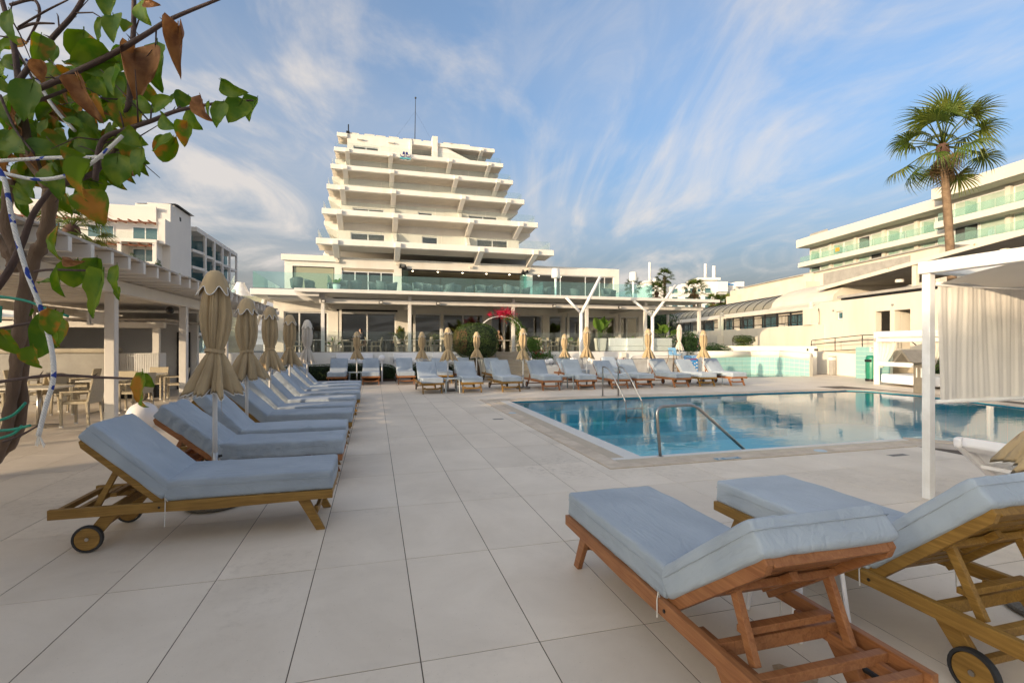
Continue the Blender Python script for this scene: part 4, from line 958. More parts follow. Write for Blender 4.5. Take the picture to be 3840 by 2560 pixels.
def make_table(w=.75):
    t = thing('dining_table', 'x', 'table'); MB().box(-w / 2, w / 2, -w / 2, w / 2, .715, .745).build('table_top', TABLE, t, bevel=.008)
    MB().cyl((0, 0), .035, .03, .714, 14).build('pedestal', STEEL, t, smooth=True)
    for k in range(4):
        a = R(45 + 90 * k); MB().beam((0, 0, .045), (.33 * math.cos(a), .33 * math.sin(a), .012), .04, .022).build('foot', STEEL, t)
    return t
CH = make_chair(); TB = make_table(); tree_of(CH); tree_of(TB); u2 = set()
def place(p, x, y, z, rz, label, group, scale=None):
    if p.name in u2: return copy_tree(p, (x, y, z), rz, label, group, scale)
    u2.add(p.name); p.location = (x, y, z); p.rotation_euler = (0, 0, rz); p['label'] = label; p['group'] = group
    if scale: p.scale = (scale,) * 3
    return p
rn = random.Random(21)
GP = 'dining chairs under the left pergola'
BACKS = {}
def seat_at(tx, ty, tz, sides, lab, group, tlab, tgroup):
    place(TB, tx, ty, tz, R(rn.uniform(-4, 4)), tlab, tgroup)
    for s in sides:
        dx, dy, rz = {'E': (.62, 0, 0), 'W': (-.62, 0, 180), 'N': (0, .62, 90), 'S': (0, -.62, -90)}[s]
        place(CH, tx + dx + rn.uniform(-.08, .08), ty + dy + rn.uniform(-.08, .08), tz, R(rz + rn.uniform(-10, 10)), lab % BACKS[s], group)
ORD = 'first second third fourth fifth sixth seventh eighth ninth tenth eleventh twelfth thirteenth fourteenth fifteenth sixteenth seventeenth eighteenth nineteenth twentieth twenty-first twenty-second twenty-third twenty-fourth twenty-fifth twenty-sixth'.split()
BACKS = {'E': 'the pool', 'W': 'the far side', 'N': 'the bar', 'S': 'the vine'}
for i, (x, y, sd_) in enumerate([(-6.02, 11.25, 'EW'), (-5.85, 13.2, 'EWN'), (-5.95, 15.5, 'EN'), (-7.9, 11.4, 'EWN'), (-7.8, 13.5, 'ES'), (-8.1, 15.6, 'EW'), (-7.9, 9.0, 'EN')], 1):
    seat_at(x, y, 0, sd_, 'cream woven chair backing onto %s at the ' + ['table nearest the vine', 'middle table by the posts', 'post side table nearest the bar', 'inner table by the first post', 'middle inner table', 'inner table nearest the bar', 'inner table nearest the vine'][i - 1], GP, 'small cream dining table, ' + ['nearest the vine by the pergola posts', 'middle one along the pergola posts', 'nearest the bar along the pergola posts', 'inner row, level with the first post', 'inner row, in the middle', 'inner row, nearest the bar', 'inner row, nearest the vine'][i - 1], 'tables under the left pergola')
GT = 'restaurant terrace chairs'; BACKS = {'E': 'the right', 'W': 'the left', 'N': 'the windows', 'S': 'the pool'}
BACKS = {'E': 'the right hotel', 'W': 'the outdoor stair', 'N': 'the windows', 'S': 'the pool'}
for i, (x, y, sd_) in enumerate([(-2.7, 24.5, 'EW'), (-1.6, 26.2, 'EW'), (-.55, 24.6, 'EW'), (.55, 25.2, 'EW'), (1.75, 24.4, 'EW'), (2.6, 26.2, 'EW'), (3.3, 24.7, 'EW'), (4.3, 25.3, 'EW'), (6.4, 25.0, 'EW'), (8.5, 24.6, 'EWN'), (9.75, 24.8, 'EW')], 1):
    seat_at(x, y, TF, sd_, 'cream chair backing onto %s at the ' + ORD[i - 1] + ' terrace table from the outdoor stair', GT, ORD[i - 1] + ' small cream table from the outdoor stair on the restaurant terrace', 'restaurant terrace tables')
# tub chairs upstairs
TUB = mat('teal_grey_weave', (.085, .12, .12), .7, .3, 30, .6, wave=('Z', 40, 1))
def make_tub():
    t = thing('tub_chair', 'x', 'chair'); V, F = [], []; N = 17
    for zi, (z_, r) in enumerate(((.30, .27), (.5, .30), (.68, .33))):
        for k in range(N):
            a = R(-125 + 250 * k / (N - 1)); hh = z_ + (.14 * math.cos(a * .62) ** 2 if zi == 2 else 0)
            V.append((r * math.cos(a), r * math.sin(a), hh))
    for zi in range(2):
        for k in range(N - 1): F.append((zi * N + k, zi * N + k + 1, (zi + 1) * N + k + 1, (zi + 1) * N + k))
    o = MB().add(V, F).build('shell', TUB, t, smooth=True); md = o.modifiers.new('thick', 'SOLIDIFY'); md.thickness = .035
    MB().cyl((0, 0), .265, .28, .40, 20).build('seat', TUB, t, bevel=.02)
    for k in range(4):
        a = R(45 + 90 * k); MB().tube([(.2 * math.cos(a), .2 * math.sin(a), .3), (.27 * math.cos(a), .27 * math.sin(a), 0)], .014, 6).build('leg', DARKM, t)
    return t
TC = make_tub(); tree_of(TC)
for i, x in enumerate([-3.87, -3.24, -2.19, -1.63, -.98, -.01, .4, .9, 1.81, 2.3, 2.8, 3.5, 3.98, 4.5, 5.3, 5.79, 6.3, 6.95, 7.45, 7.95, 8.71, 9.24, 9.88, 11.96, 13.6, 14.2]):
    place(TC, x, 27.6 + .9 * ((i * 7) % 3) / 2, 4.15, R(rn.choice([0, 90, 180, 200, -60, 30])), ORD[i] + ' dark tub chair from the stair end behind the upstairs glass', 'tub chairs on the upper terrace')
MONST = leafmat('monstera_leaf', (.03, .10, .02), (.05, .14, .03))
# ================================================================ left pergola
t = thing('dining_pergola', 'long low white pergola over the poolside dining tables', 'pergola', (-7, 11, 0))
PCEIL = mat('pergola_ceiling', (.64, .56, .47), .7, .08, 2, .3, wave=('X', 14, .5))
ROOFB = mat('roof_felt', (.50, .45, .40), .9, .25, 3)
def lp(name, mb, m=PW_, **k):
    o = mb.build(name, m, t, **k); o.location = (7, -11, 0); return o
for y in (0.0, 3.5, 7.0, 10.5, 14.0, 17.5, 21.0):
    lp('post', MB().box(-4.63, -4.47, y - .08, y + .08, .14, 2.46), bevel=.012); lp('post_shoe', MB().box(-4.66, -4.44, y - .11, y + .11, .07, .2), bevel=.01); lp('post_foot', MB().box(-4.6, -4.5, y - .05, y + .05, 0, .07), DARKM)
    lp('rear_post', MB().box(-9.6, -9.46, y - .07, y + .07, 0, 2.46), bevel=.012)
lp('beam', MB().box(-4.64, -4.46, -1.0, 21.6, 2.462, 2.69), bevel=.01); lp('rear_beam', MB().box(-9.62, -9.44, -1.0, 21.6, 2.462, 2.69))
for k in range(44):
    y = -.9 + .52 * k; lp('rafter', MB().box(-10.1, -3.65, y - .04, y + .04, 2.692, 2.875), bevel=.006)
for k in range(43):
    y = -.9 + .52 * k; lp('roof_board', MB().box(-10.1, -3.63 - .03 * (k % 3), y - .22, y + .285, 2.88, 2.91 + .004 * (k % 3)), ROOFB)
lp('ceiling', MB().box(-10.0, -4.7, -1.0, 21.5, 2.84, 2.868), PCEIL)
for y in (10.52,): lp('wall_lamp_box', MB().box(-4.85, -4.64, y - .05, y + .06, 1.9, 2.1).box(-4.9, -4.86, y - .07, y + .07, 1.88, 2.12), PW_)
for (x, y) in ((-6.3, 12.8), (-5.9, 8.6)): lp('sprinkler', MB().cyl((x, y), .03, 2.74, 2.84, 8), DARKM)
for y in (13.9, 17.4): lp('loudspeaker', MB().sphere((-4.78, y - .1, 2.36), .09, 12, 8), LAMPB)
# bar hut
t = thing('pool_bar', 'small grey pool bar with ribbed white counter behind dining tables', 'bar', (-8, 17, 0))
def bb(name, mb, m, **k):
    o = mb.build(name, m, t, **k); o.location = (8, -17, 0); return o
bb('counter', MB().box(-7.1, -5.95, 16.42, 16.9, .55, 1.28), WHITE)
for q in range(26): bb('rib', MB().box(-7.08 + q * .0435, -7.08 + q * .0435 + .028, 16.395, 16.419, .56, 1.27), PAINT)
bb('counter_base', MB().box(-7.0, -6.05, 16.5, 16.85, 0, .549), DARKM)
bb('block_counter', MB().box(-11, -7.12, 16.1, 16.9, 0, 1.28), WALLG, bevel=.02); bb('covered_ledge', MB().box(-11, -7.0, 16.15, 16.85, 1.283, 1.42), mat('dusty_cover', (.42, .37, .29), .9, .2, 3, .5, 8), bevel=.05)
bb('back_wall', MB().box(-12, -5.9, 19.4, 19.6, 0, 2.6), WHITE); bb('side_wall', MB().box(-12, -11.8, 16.4, 19.39, 0, 2.6), WALLG)
bb('roof_beam', MB().box(-11.5, -5.8, 16.3, 16.5, 2.0, 2.16), PW_, bevel=.01); bb('corner_post', MB().box(-6.1, -5.94, 16.36, 16.48, 1.28, 2.0), PW_)
bb('roof', MB().box(-12, -5.75, 16.25, 19.7, 2.2, 2.26), ROOFB)
for q in range(9): bb('roof_rafter', MB().box(-11.2 + q * .62, -11.1 + q * .62, 16.35, 19.4, 2.162, 2.198), PW_)
bb('door_recess', MB().box(-6.5, -6.1, 19.36, 19.395, 0, 1.95), INTD)
# globe lamps
GLOBE = mat('opal_globe', (.80, .79, .80), .25, .03, 5)
t = thing('deck_globe_lamp', 'white globe lamp half hidden behind the golden lounger', 'lamp', (-3.95, 10.2, 0)); MB().sphere((0, 0, .27), .25, 28, 16).build('globe', GLOBE, t, smooth=True); MB().cyl((0, 0), .1, 0, .04, 16).build('base', PAINT, t)
t = thing('globe_lamp_post', 'white globe on a short post between hedge and wall benches', 'lamp', (.29, 20.6, 0)); MB().sphere((0, 0, .98), .14, 24, 14).build('globe', GLOBE, t, smooth=True); MB().cyl((0, 0), .035, .0, .86, 12).build('post', PAINT, t); MB().cyl((0, 0), .055, .82, .86, 12).build('collar', PAINT, t)
# ================================================================ hotel beyond the pergola
t = thing('left_hotel', 'white hotel with wooden roof trellises and sawtooth side balconies beyond the pergola', 'hotel', (-36, 84, 0)); h = H(t)
LHW = mat('left_hotel_render', (.72, .68, .63), .85, .06, .3)
TRW = mat('trellis_wood', (.26, .09, .04), .7, .3, 4)
PANE2 = glass('blue_window', (.35, .5, .55), 1.0, 1.6, body=((.10, .22, .26), .5))
levels = [(13.0, 15.95), (15.95, 18.95)]
h.p('main_block', MB().box(-60, -28.5, 82.5, 91, 0, 20.5), LHW); h.p('roof_block', MB().box(-33.5, -28.52, 84, 90.8, 20.5, 22.0), LHW)
h.p('roof_parapet', MB().box(-60, -30.2, 82.2, 82.6, 18.8, 21.2), LHW); h.p('roof_parapet', MB().box(-31.5, -28.6, 82.8, 85, 20.4, 21.9), LHW)
h.p('roof_hat', MB().prism([(-33.2, 22.0), (-28.4, 22.3), (-28.0, 22.15), (-33.2, 21.9)], 'y', 84, 91), DARKM)
h.p('lower_block', MB().box(-60, -29.6, 80.5, 82.5, 0, 12.6), LHW)
for zf in (12.6, 15.7):
    h.p('balcony_slab', MB().box(-60, -29.4, 80.2, 82.5, zf, zf + .45), LHW)
    for x in (-58, -51.5, -45, -39.2, -33.9, -29.7): h.p('balcony_pier', MB().box(x - .25, x + .25, 80.3, 82.5, zf + .45, zf + 3.1), LHW) if zf < 15 else None
    for q in range(5):
        xa = -59 + q * 6; h.p('balcony_glass', MB().box(xa, xa + 5.6, 80.35, 80.38, zf + .45, zf + 1.35), CLEAR)
    for xa in (-57.5, -51.2, -44.8, -38.6, -33.2):
        window(h, xa, xa + 3.2, zf + .5, zf + 2.55, 82.44, 2, t=.12, gl=PANE2)
h.p('end_fin', MB().box(-29.3, -28.5, 80.6, 82.5, 15.7, 19.2), LHW)
for zf, n_, x0 in ((15.5, 40, -58), (18.75, 42, -58), (12.35, 30, -55)):
    h.p('trellis_beam', MB().box(-58, -29.6, 80.5, 80.65, zf - .3, zf - .12), TRW)
    for q in range(24): h.p('trellis_slat', MB().box(-58 + q * 1.2, -57.85 + q * 1.2, 80.0, 82.4, zf - .12, zf + .05), TRW)
window(h, -36.5, -31.5, 10.0, 12.0, 80.46, 2, t=.12, gl=PANE2)
h.p('vent_hole', MB().box(-28.52, -28.48, 86.0, 86.6, 20.2, 20.8), INTD)
h.p('rear_block', MB().box(-45, -31.5, 91, 121, 0, 20.5), LHW)
for i in range(5):
    y = 92 + 5 * i
    h.p('bay_roof', MB().box(-31.5, -28.0, y, y + 4.9, 20.0, 20.7), LHW)
    h.p('bay_wall', MB().box(-28.3, -28.0, y + 4.2, y + 4.9, 0, 20.0), LHW)
    for q in range(6):
        zf = 17.2 - 2.75 * q
        h.p('bay_floor', MB().prism([(-31.5, y), (-28.8, y + .6), (-28.0, y + 4.6), (-31.5, y + 4.9)], 'z', zf - .45, zf), LHW)
        b_ = MB().add([(-31.4, y + .3, zf), (-28.9, y + .9, zf), (-28.9, y + .9, zf + 2.2), (-31.4, y + .3, zf + 2.2)], [(0, 1, 2, 3)]); h.p('bay_glass', b_, PANE2)
# palm behind the pergola and the shade trees are made with the plants
# ================================================================ right-hand complex (turned 12 degrees)
AZ = R(12); UU = Vector((math.sin(AZ), math.cos(AZ), 0)); NN = Vector((-math.cos(AZ), math.sin(AZ), 0)); OO = Vector((21.6, 18.0, 0))
# local frame: x = depth away from the pool side (-N), y = along the wall (U)
def rc(name, label, cat, s=0.0, off=0.0):
    o = thing(name, label, cat, OO + UU * s - NN * off, -AZ); return o
def rw(mb_rect_ops): pass
def wally(mb, y0, y1, z0, z1, x0, x1, ops):
    cur = y0
    for a, b, c, d in sorted(ops):
        if a > cur: mb.box(x0, x1, cur, a, z0, z1)
        if d < z1: mb.box(x0, x1, a, b, d, z1)
        if c > z0: mb.box(x0, x1, a, b, z0, c)
        cur = b
    if cur < y1: mb.box(x0, x1, cur, y1, z0, z1)
    return mb
CRM = mat('cream_wall', (.62, .565, .475), .88, .06, 1.0, .2, 60, c2=(.53, .475, .39), stretch=(1, 1, .25), detail=9, patch=(.42, .82))
t = rc('changing_block', 'cream flat wall changing room block beside the pool ramp', 'building', 0, 1.3); t.scale = (1.055,) * 3
MB_ = wally(MB(), -9, 4.1, 0, 3.6, 0, .3, [(2.4, 2.86, 2.68, 3.08), (-.43, .37, 1.25, 2.92), (-1.45, -.66, 1.25, 2.91)]); MB_.build('front_wall', CRM, t, bevel=.01)
MB().cyl((.3, 3.95), .3, 0, 3.595, 24).build('rounded_corner', CRM, t, smooth=True)
MB().box(.4, 8, -9, -8.7, 0, 3.5).box(.4, 8, 3.8, 4.1, 0, 3.5).build('side_walls', CRM, t); MB().box(.3, 8, -9, 4, 3.3, 3.45).build('roof', WALLG, t)
MB().box(1.5, 1.6, -2.4, 1.2, 0, 3.2).build('porch_back', WHITE2, t)
MB().box(.31, 1.5, -.66, -.43, 1.2, 3.0).build('porch_pier', CRM, t); MB().box(.3, 1.5, -2.4, 1.2, 1.1, 1.25).build('porch_floor', STEP, t)
f = MB().box(.1, .16, 2.42, 2.84, 2.7, 2.74).box(.1, .16, 2.42, 2.84, 3.02, 3.06).box(.1, .16, 2.42, 2.46, 2.74, 3.02).box(.1, .16, 2.80, 2.84, 2.74, 3.02).build('small_window', PAINT, t); MB().box(.12, .13, 2.46, 2.80, 2.74, 3.02).build('pane', PANE2, f)
for s in (3.0, -.6, -3.0): MB().sphere((-.03, s, 3.15), .05, 10, 8).build('wall_light', LAMPB if False else STEEL, t)
MB().box(1.3, 1.5, -.25, .1, 2.4, 2.8).build('hanging_box', DARKM, t)
MB().box(-.05, 0.5, -8, 2.7, 3.72, 3.84).build('awning_bar', WALLG, t); MB().box(0, .4, -8, 2.5, 3.62, 3.70).build('awning_rail', DARKM, t)
# ramp with railing
t = rc('access_ramp', 'cream access ramp rising behind a low white wall', 'ramp', 0, .42)
MB().prism([(5.5, 1.0), (1.56, 1.22), (-1.6, 1.28), (-3.3, 1.28), (-3.3, 0), (5.5, 0)], 'x', .05, 1.24).build('slope', STEP, t)
MB().prism([(5.6, 1.22), (1.5, 1.12), (-1.6, 1.02), (-1.6, 0), (5.6, 0)], 'x', -.2, .045).build('low_wall', WHITE2, t, bevel=.02)
t = rc('ramp_railing', 'dark steel pipe railing along the access ramp', 'railing', 0, .5)
for z_ in (0.0, -.24, -.66): MB().tube(bend([(0, 3.83, 1.45 + z_ * .2), (0, 3.8, 1.74 + z_ * .95), (0, .2, 1.96 + z_), (0, -1.5, 1.98 + z_), (0, -1.5, 1.4)], .1), .02, 8).build('rail', DARKM, t, smooth=True)
for y in (.2, 2.0): MB().cyl((0, y), .02, 1.15, 1.95 - .06 * y, 8).build('post', DARKM, t)
MB().tube(bend([(0, -1.62, 1.3), (0, -1.62, 1.98), (0, -1.95, 2.0), (0, -2.7, 1.5)], .1), .02, 8).build('end_rail', DARKM, t, smooth=True)
# aqua tiled shower wall + bin + bollard
AQ = mat('aqua_tile', (.27, .47, .45), .35, .06, 3); AQG = mat('tile_joint', (.62, .68, .60), .8, .1, 9)
def tiled(name, mb_root, w, h_, tw_, th_, m=AQ):
    """tiles on a backing in the local y-z plane facing -x"""
    MB().box(0, .12, 0, w, 0, h_).build('backing', AQG, mb_root); n_, k_ = max(1, round(w / tw_)), max(1, round(h_ / th_)); a, b = w / n_, h_ / k_
    src = MB().box(-.012, 0, .006, a - .006, .006, b - .006).build('wall_tile', m, mb_root); 
    for i in range(n_):
        for j in range(k_):
            if i or j: part('wall_tile', src, mb_root, (0, i * a, j * b))
t = rc('shower_wall', 'pale aqua tiled shower wall with a small red notice', 'wall', -2.5, -.45); tiled('x', t, 1.9, 1.42, .3, .2)
SGN = mat('notice_white', (.74, .70, .66), .6, .05, 8); REDT = mat('notice_red', (.5, .06, .05), .6, .1, 8)
nb = MB().box(-.03, -.014, .6, 1.05, 1.2, 1.42).build('notice', SGN, t)
for q in range(3): MB().box(-.033, -.031, .65, .98 - .08 * (q % 2), 1.25 + q * .055, 1.275 + q * .055).build('print_line', REDT, nb)
MB().tube([(-.02, 1.2, .38), (-.12, 1.2, .38), (-.14, 1.2, .33)], .018, 8).build('tap', STEEL, t)
t = thing('litter_bin', 'green round litter bin with a slot by the shower wall', 'bin', (19.95, 15.9, 0)); GRN = mat('bin_green', (.015, .20, .12), .4, .12, 5)
MB().lathe([(.001, .0), (.22, .0), (.23, .1), (.001, .1)], 20).build('base', DARKM, t); MB().lathe([(.2, .1), (.215, .5), (.21, .95), (.17, 1.06), (.001, 1.07)], 24).build('body', GRN, t, smooth=True); MB().box(-.216, -.12, -.13, .13, .80, .90).build('slot', INK, t)
t = thing('bollard_light', 'short grey bollard light against the low cream wall', 'bollard', (21.93, 19.5, 0)); MB().box(-.11, .11, -.11, .11, 0, .75).build('post', WALLG, t, bevel=.01); MB().box(-.10, .10, -.10, .10, .751, .90).build('lens', TRIM, t); MB().box(-.12, .12, -.12, .12, .901, .95).build('cap', WALLG, t)
# tiled pool wall, L shaped
t = thing('tiled_pool_wall', 'low curved white wall faced with aqua tiles behind the paddling pool', 'wall', (16.6, 21.95, 0))
def tiled_run(t, p, q, h0, h1, nt):
    p, q = Vector((*p, 0)), Vector((*q, 0)); d = (q - p); L_ = d.length; a = math.atan2(d.y, d.x)
    g_ = bpy.data.objects.new
    w_ = L_ / nt; rows = 4
    bk = MB(); nrm = Vector((d.y, -d.x, 0)).normalized()
    V = [p, q, q + Vector((0, 0, h1)), p + Vector((0, 0, h0))]; bk.add(V + [v - nrm * .3 for v in V], [(0, 1, 2, 3), (7, 6, 5, 4), (0, 4, 5, 1), (1, 5, 6, 2), (2, 6, 7, 3), (3, 7, 4, 0)]); bk.build('wall', WHITE2, t)
    for i in range(nt):
        for r_ in range(rows):
            u0, u1 = i / nt + .006 / L_, (i + 1) / nt - .006 / L_; hh = lambda u: (h0 + (h1 - h0) * u - .14)
            z0, z1 = lambda u: hh(u) * r_ / rows + .006, lambda u: hh(u) * (r_ + 1) / rows - .006
            A, B_ = p + d * u0 + nrm * .012, p + d * u1 + nrm * .012
            V = [A + Vector((0, 0, z0(u0))), B_ + Vector((0, 0, z0(u1))), B_ + Vector((0, 0, z1(u1))), A + Vector((0, 0, z1(u0)))]
            MB().add(V + [v - nrm * .011 for v in V], [(0, 1, 2, 3), (0, 4, 5, 1), (1, 5, 6, 2), (2, 6, 7, 3), (3, 7, 4, 0)]).build('wall_tile', AQ, t)
    tp = [p + Vector((0, 0, h0)) - nrm * .12, q + Vector((0, 0, h1)) - nrm * .12]; MB().tube(tp, .19, 12).build('rounded_cap', WHITE2, t, smooth=True)
O_ = Vector((16.6, 21.95, 0))
def rel(p): return (p[0] - O_.x, p[1] - O_.y)
tiled_run(t, rel((16.55, 21.95)), rel((19.1, 21.8)), 1.0, 1.0, 10); tiled_run(t, rel((19.1, 21.8)), rel((19.6, 20.4)), 1.02, 1.04, 6); tiled_run(t, rel((19.6, 20.4)), rel((20.0, 19.0)), 1.04, .92, 6)
MB().box(*sum([], []), 0, 0, 0, 0, 0, 0) if False else None
t = thing('garden_wall', 'plain white wall with two dark vents behind the paddling pool', 'wall', (20.4, 22, 0)); MB().beam((-2.3, .9, .72), (1.2, -1.9, .72), .25, 1.44).build('wall', WHITE2, t, bevel=.02)
for q in (.18, .34): MB().box(-.09, .09, -.005, .0, -.06, .06).build('vent', INTD, t, loc=(.55 + q * 1.6, -1.53 - q * 1.3, 1.25)).rotation_euler = (0, 0, R(-38))
# louvred plant room under the terrace
t = thing('louvred_wall', 'white plant room wall with louvred vents below the terrace', 'wall', (12.7, 22.0, 0))
wallx(MB(), -2.6, 2.6, 0, 1.16, .0, .25, [(-2.2, -1.2, .05, .87), (-.75, .7, .05, .86), (.75, 2.25, .05, .86)]).build('wall', WHITE, t, bevel=.008)
MB().box(-2.6, -2.35, .26, 1.0, 0, 1.16).box(2.35, 2.6, .26, 1.0, 0, 1.16).build('returns', WHITE, t); MB().box(-2.3, 2.3, .26, .3, 0, 1.1).build('backing', INTD, t)
for a, b in ((-2.2, -1.2), (-.75, .7), (.75, 2.25)):
    for q in range(13):
        z_ = .07 + q * .061; MB().prism([(.02, z_), (.03, z_ - .005), (.13, z_ + .04), (.12, z_ + .05)], 'x', a + .03, b - .03).build('louvre_blade', PAINT, t)
    MB().box(a, a + .03, -.012, .12, .05, .86).box(b - .03, b, -.012, .12, .05, .86).box(a + .03, b - .03, -.012, .12, .84, .86).build('louvre_frame', PAINT, t)
MB().box(-2.6, 4.4, .4, .62, 1.0, 1.16).build('planter_edge', WHITE, t); MB().box(2.61, 4.4, .1, .35, 0, .97).build('planter_wall', WHITE, t)
MB().box(-1.08, -.82, -.1, -.002, .9, 1.12).build('junction_box', WHITE2, t); MB().tube(bend([(-.7, -.03, .55), (-.55, -.04, .95), (2.3, -.04, .98)], .3), .018, 6).build('conduit', PAINT, t)
t = thing('fire_extinguisher', 'red fire extinguisher hanging on the louvred white wall', 'fire extinguisher', (11.72, 21.9, .5)); RED = mat('extinguisher_red', (.42, .02, .03), .3, .15, 6)
MB().lathe([(.001, 0), (.075, 0), (.08, .02), (.08, .25), (.05, .31), (.02, .33), (.001, .33)], 18).build('cylinder', RED, t, smooth=True); MB().box(-.02, .02, -.05, .02, .33, .37).build('valve', DARKM, t); MB().tube([(.0, -.02, .35), (.11, -.02, .33), (.11, -.02, .12)], .012, 6).build('hose', DARKM, t); MB().box(-.045, .045, -.084, -.079, .1, .18).build('label_plate', TRIM, t)
# lifeguard chair
t = thing('lifeguard_chair', 'tall lifeguard chair of rusty tube with a light blue seat', 'lifeguard chair', (14.2, 21.3, 0)); RST = mat('rusty_tube', (.22, .15, .10), .6, .3, 8, metal=.4); BLU = mat('seat_blue', (.22, .45, .68), .4, .1, 5)
for sx_ in (-1, 1):
    for sy in (-1, 1): MB().tube([(sx_ * .42, sy * .4, 0), (sx_ * .2, sy * .2, 1.0)], .018, 8).build('leg', RST, t)
    MB().tube(bend([(sx_ * .24, -.2, 1.0), (sx_ * .26, -.22, 1.22), (sx_ * .26, .2, 1.25), (sx_ * .22, .22, 1.0)], .08), .015, 8).build('arm', STEEL, t, smooth=True)
for k in range(4): z_ = .2 + .2 * k; w2 = .42 - .22 * z_; MB().beam((-w2, -w2 - .0, z_), (w2, -w2, z_), .06, .02).build('rung', RST, t)
MB().box(-.22, .22, -.22, .2, 1.0, 1.05).build('seat', BLU, t, bevel=.02); MB().prism([(.16, 1.05), (.2, 1.05), (.28, 1.36), (.24, 1.37)], 'x', -.22, .22).build('backrest', BLU, t, bevel=.02); MB().tube([(0, .1, 0), (0, .1, 1.0)], .022, 8).build('ladder_post', DARKM, t)
# pool rules sign
t = thing('pool_rules_board', 'blue pool rules board leaning on the white planter wall', 'sign', (15.5, 21.85, .05)); SBL = mat('sign_blue', (.03, .26, .62), .4, .08, 5); SRD = mat('sign_red', (.5, .03, .06), .4, .1, 5)
MB().box(-.4, .4, -.02, .01, 0, .90).build('panel', SBL, t, bevel=.004)
text('POOL RULES', .125, TRIM, t, (0, -.0225, .81), (R(90), 0, 0), name='title_lettering')
for a, b in ((-.3, -.02), (.0, .14), (.16, .3)): MB().box(a, b, -.0235, -.0205, .69, .74).build('band', SRD, t)
for q in range(4):
    MB().box(-.36, -.31, -.0235, -.0205, .56 - .14 * q, .61 - .14 * q).build('mark', SRD, t); MB().box(-.28, .1 - .05 * (q % 2), -.0235, -.0205, .58 - .14 * q, .60 - .14 * q).build('print_line', TRIM, t)
for q in range(3):
    for w in (0, 1): MB().cyl((0, 0), .045, 0, .003, 12).build('pictogram', TRIM, t, loc=(.2 + .13 * w, -.0205, .55 - .17 * q - .05 * (1 - w))).rotation_euler = (R(90), 0, 0)
# Y-shaped white posts
for x, y, dl, dr, lab in ((9.15, 21.1, (-.74, .65), (.96, 1.67), 'white Y-shaped steel post rising between pergola and white globe lamps'), (13.75, 21.0, (-1.15, .79), (1.35, 1.6), 'white Y-shaped steel post rising behind the lifeguard chair')):
    t = thing('forked_post', lab, 'post', (x, y + (0 if x < 12 else 1.6), 0), group='white forked posts')
    MB().cyl((0, 0), .085, 0, 3.0, 18).build('trunk', PAINT, t, smooth=True); MB().tube([(0, 0, 2.95), (dl[0], 0, 3.0 + dl[1])], .062, 14).build('arm', PAINT, t, smooth=True); MB().tube([(0, 0, 2.92), (dr[0], 0, 3.0 + dr[1])], .075, 14).build('arm', PAINT, t, smooth=True)
# tall tub lamps on the upper terrace
for x, y, lab in ((10.0, 26.7, 'giant white floor lamp on the upper terrace near the right-hand windows'), (15.0, 26.8, 'giant white floor lamp at the end of the upper terrace')):
    t = thing('giant_floor_lamp', lab, 'lamp', (x, y, 4.15), group='giant floor lamps'); MB().cyl((0, 0), .05, .02, 1.2, 14, .085).build('stem', PAINT, t, smooth=True); MB().cyl((0, 0), .2, 0, .02, 20).build('foot', PAINT, t); MB().lathe([(.001, 1.15), (.22, 1.17), (.245, 1.22), (.215, 1.68), (.2, 1.70), (.001, 1.70)], 28).build('shade', PAINT, t, smooth=True)
# globe lights in white gravel
for x, y, r_, lab in ((7.68, 21.7, .13, 'small white globe light on gravel next to the barrel cactus'), (7.98, 22.0, .15, 'white globe light on gravel behind the small globe'), (8.95, 21.7, .17, 'large white globe light on gravel by the forked post'), (9.25, 22.1, .15, 'clear white globe light on gravel beside the louvred wall')):
    tag(MB().sphere((0, 0, 0), r_, 24, 14).build('globe_light', GLOBE, smooth=True, loc=(x, y, .58 + r_)), lab, 'globe light', 'globe lights on the gravel bed')
GRV = mat('white_gravel', (.72, .71, .69), .9, .1, 30, 1.0, 60)
gv = thing('gravel_bed', 'raised bed of white pebbles beside the terrace steps', 'planter', (8.5, 22, 0)); MB().box(-1.55, 1.6, -.75, .79, 0, .52).build('bed', WHITE, gv, bevel=.02); pb = MB(); rn = random.Random(4)
for q in range(900): x_, y_, s_ = rn.uniform(-1.5, 1.55), rn.uniform(-.7, .75), rn.uniform(.02, .045); pb.box(x_ - s_, x_ + s_, y_ - s_, y_ + s_, .5, .535 + rn.uniform(0, .045))
tag(pb.build('pebbles', GRV, gv), kind='stuff'); MB().box(-1.75, -1.56, -1.0, .6, 0, .85).build('end_wall', WHITE, gv, bevel=.06)
# ---------------------------------------------------------------- retaining wall, railing, barrel-roofed building, hall
t = rc('retaining_wall', 'long cream retaining wall under the black railing', 'wall', 0, .8); MB().box(0, .9, 3.9, 40, 0, 2.6).build('wall', CRM, t); MB().box(-.12, .28, 14.35, 14.85, 0, 3.62).build('pier', CRM, t); MB().lathe([(.001, 0), (.2, 0), (.2, .06), (.1, .1), (.14, .2), (.1, .3), (.001, .32)], 16, (.08, 14.6, 3.62)).build('finial', CRM, t); MB().lathe([(.001, 0), (.2, 0), (.2, .06), (.12, .1), (.16, .25), (.001, .42)], 16, (.1, 4.4, 3.5)).build('finial', CRM, t); MB().box(-.12, .28, 4.1, 4.8, 2.6, 3.5).build('pier', CRM, t)
for s, e in ((15.6, 11.5),): MB().prism([(26, 2.1), (15.2, 2.16), (14.2, 2.2), (14.2, 1.4), (26, 1.4)], 'x', -.5, -.01).build('ledge', CRM, t)
BLK = mat('railing_black', (.02, .018, .016), .5, .2, 9)
t = rc('black_railing', 'black metal railing on top of the cream retaining wall', 'railing', 0, .9)
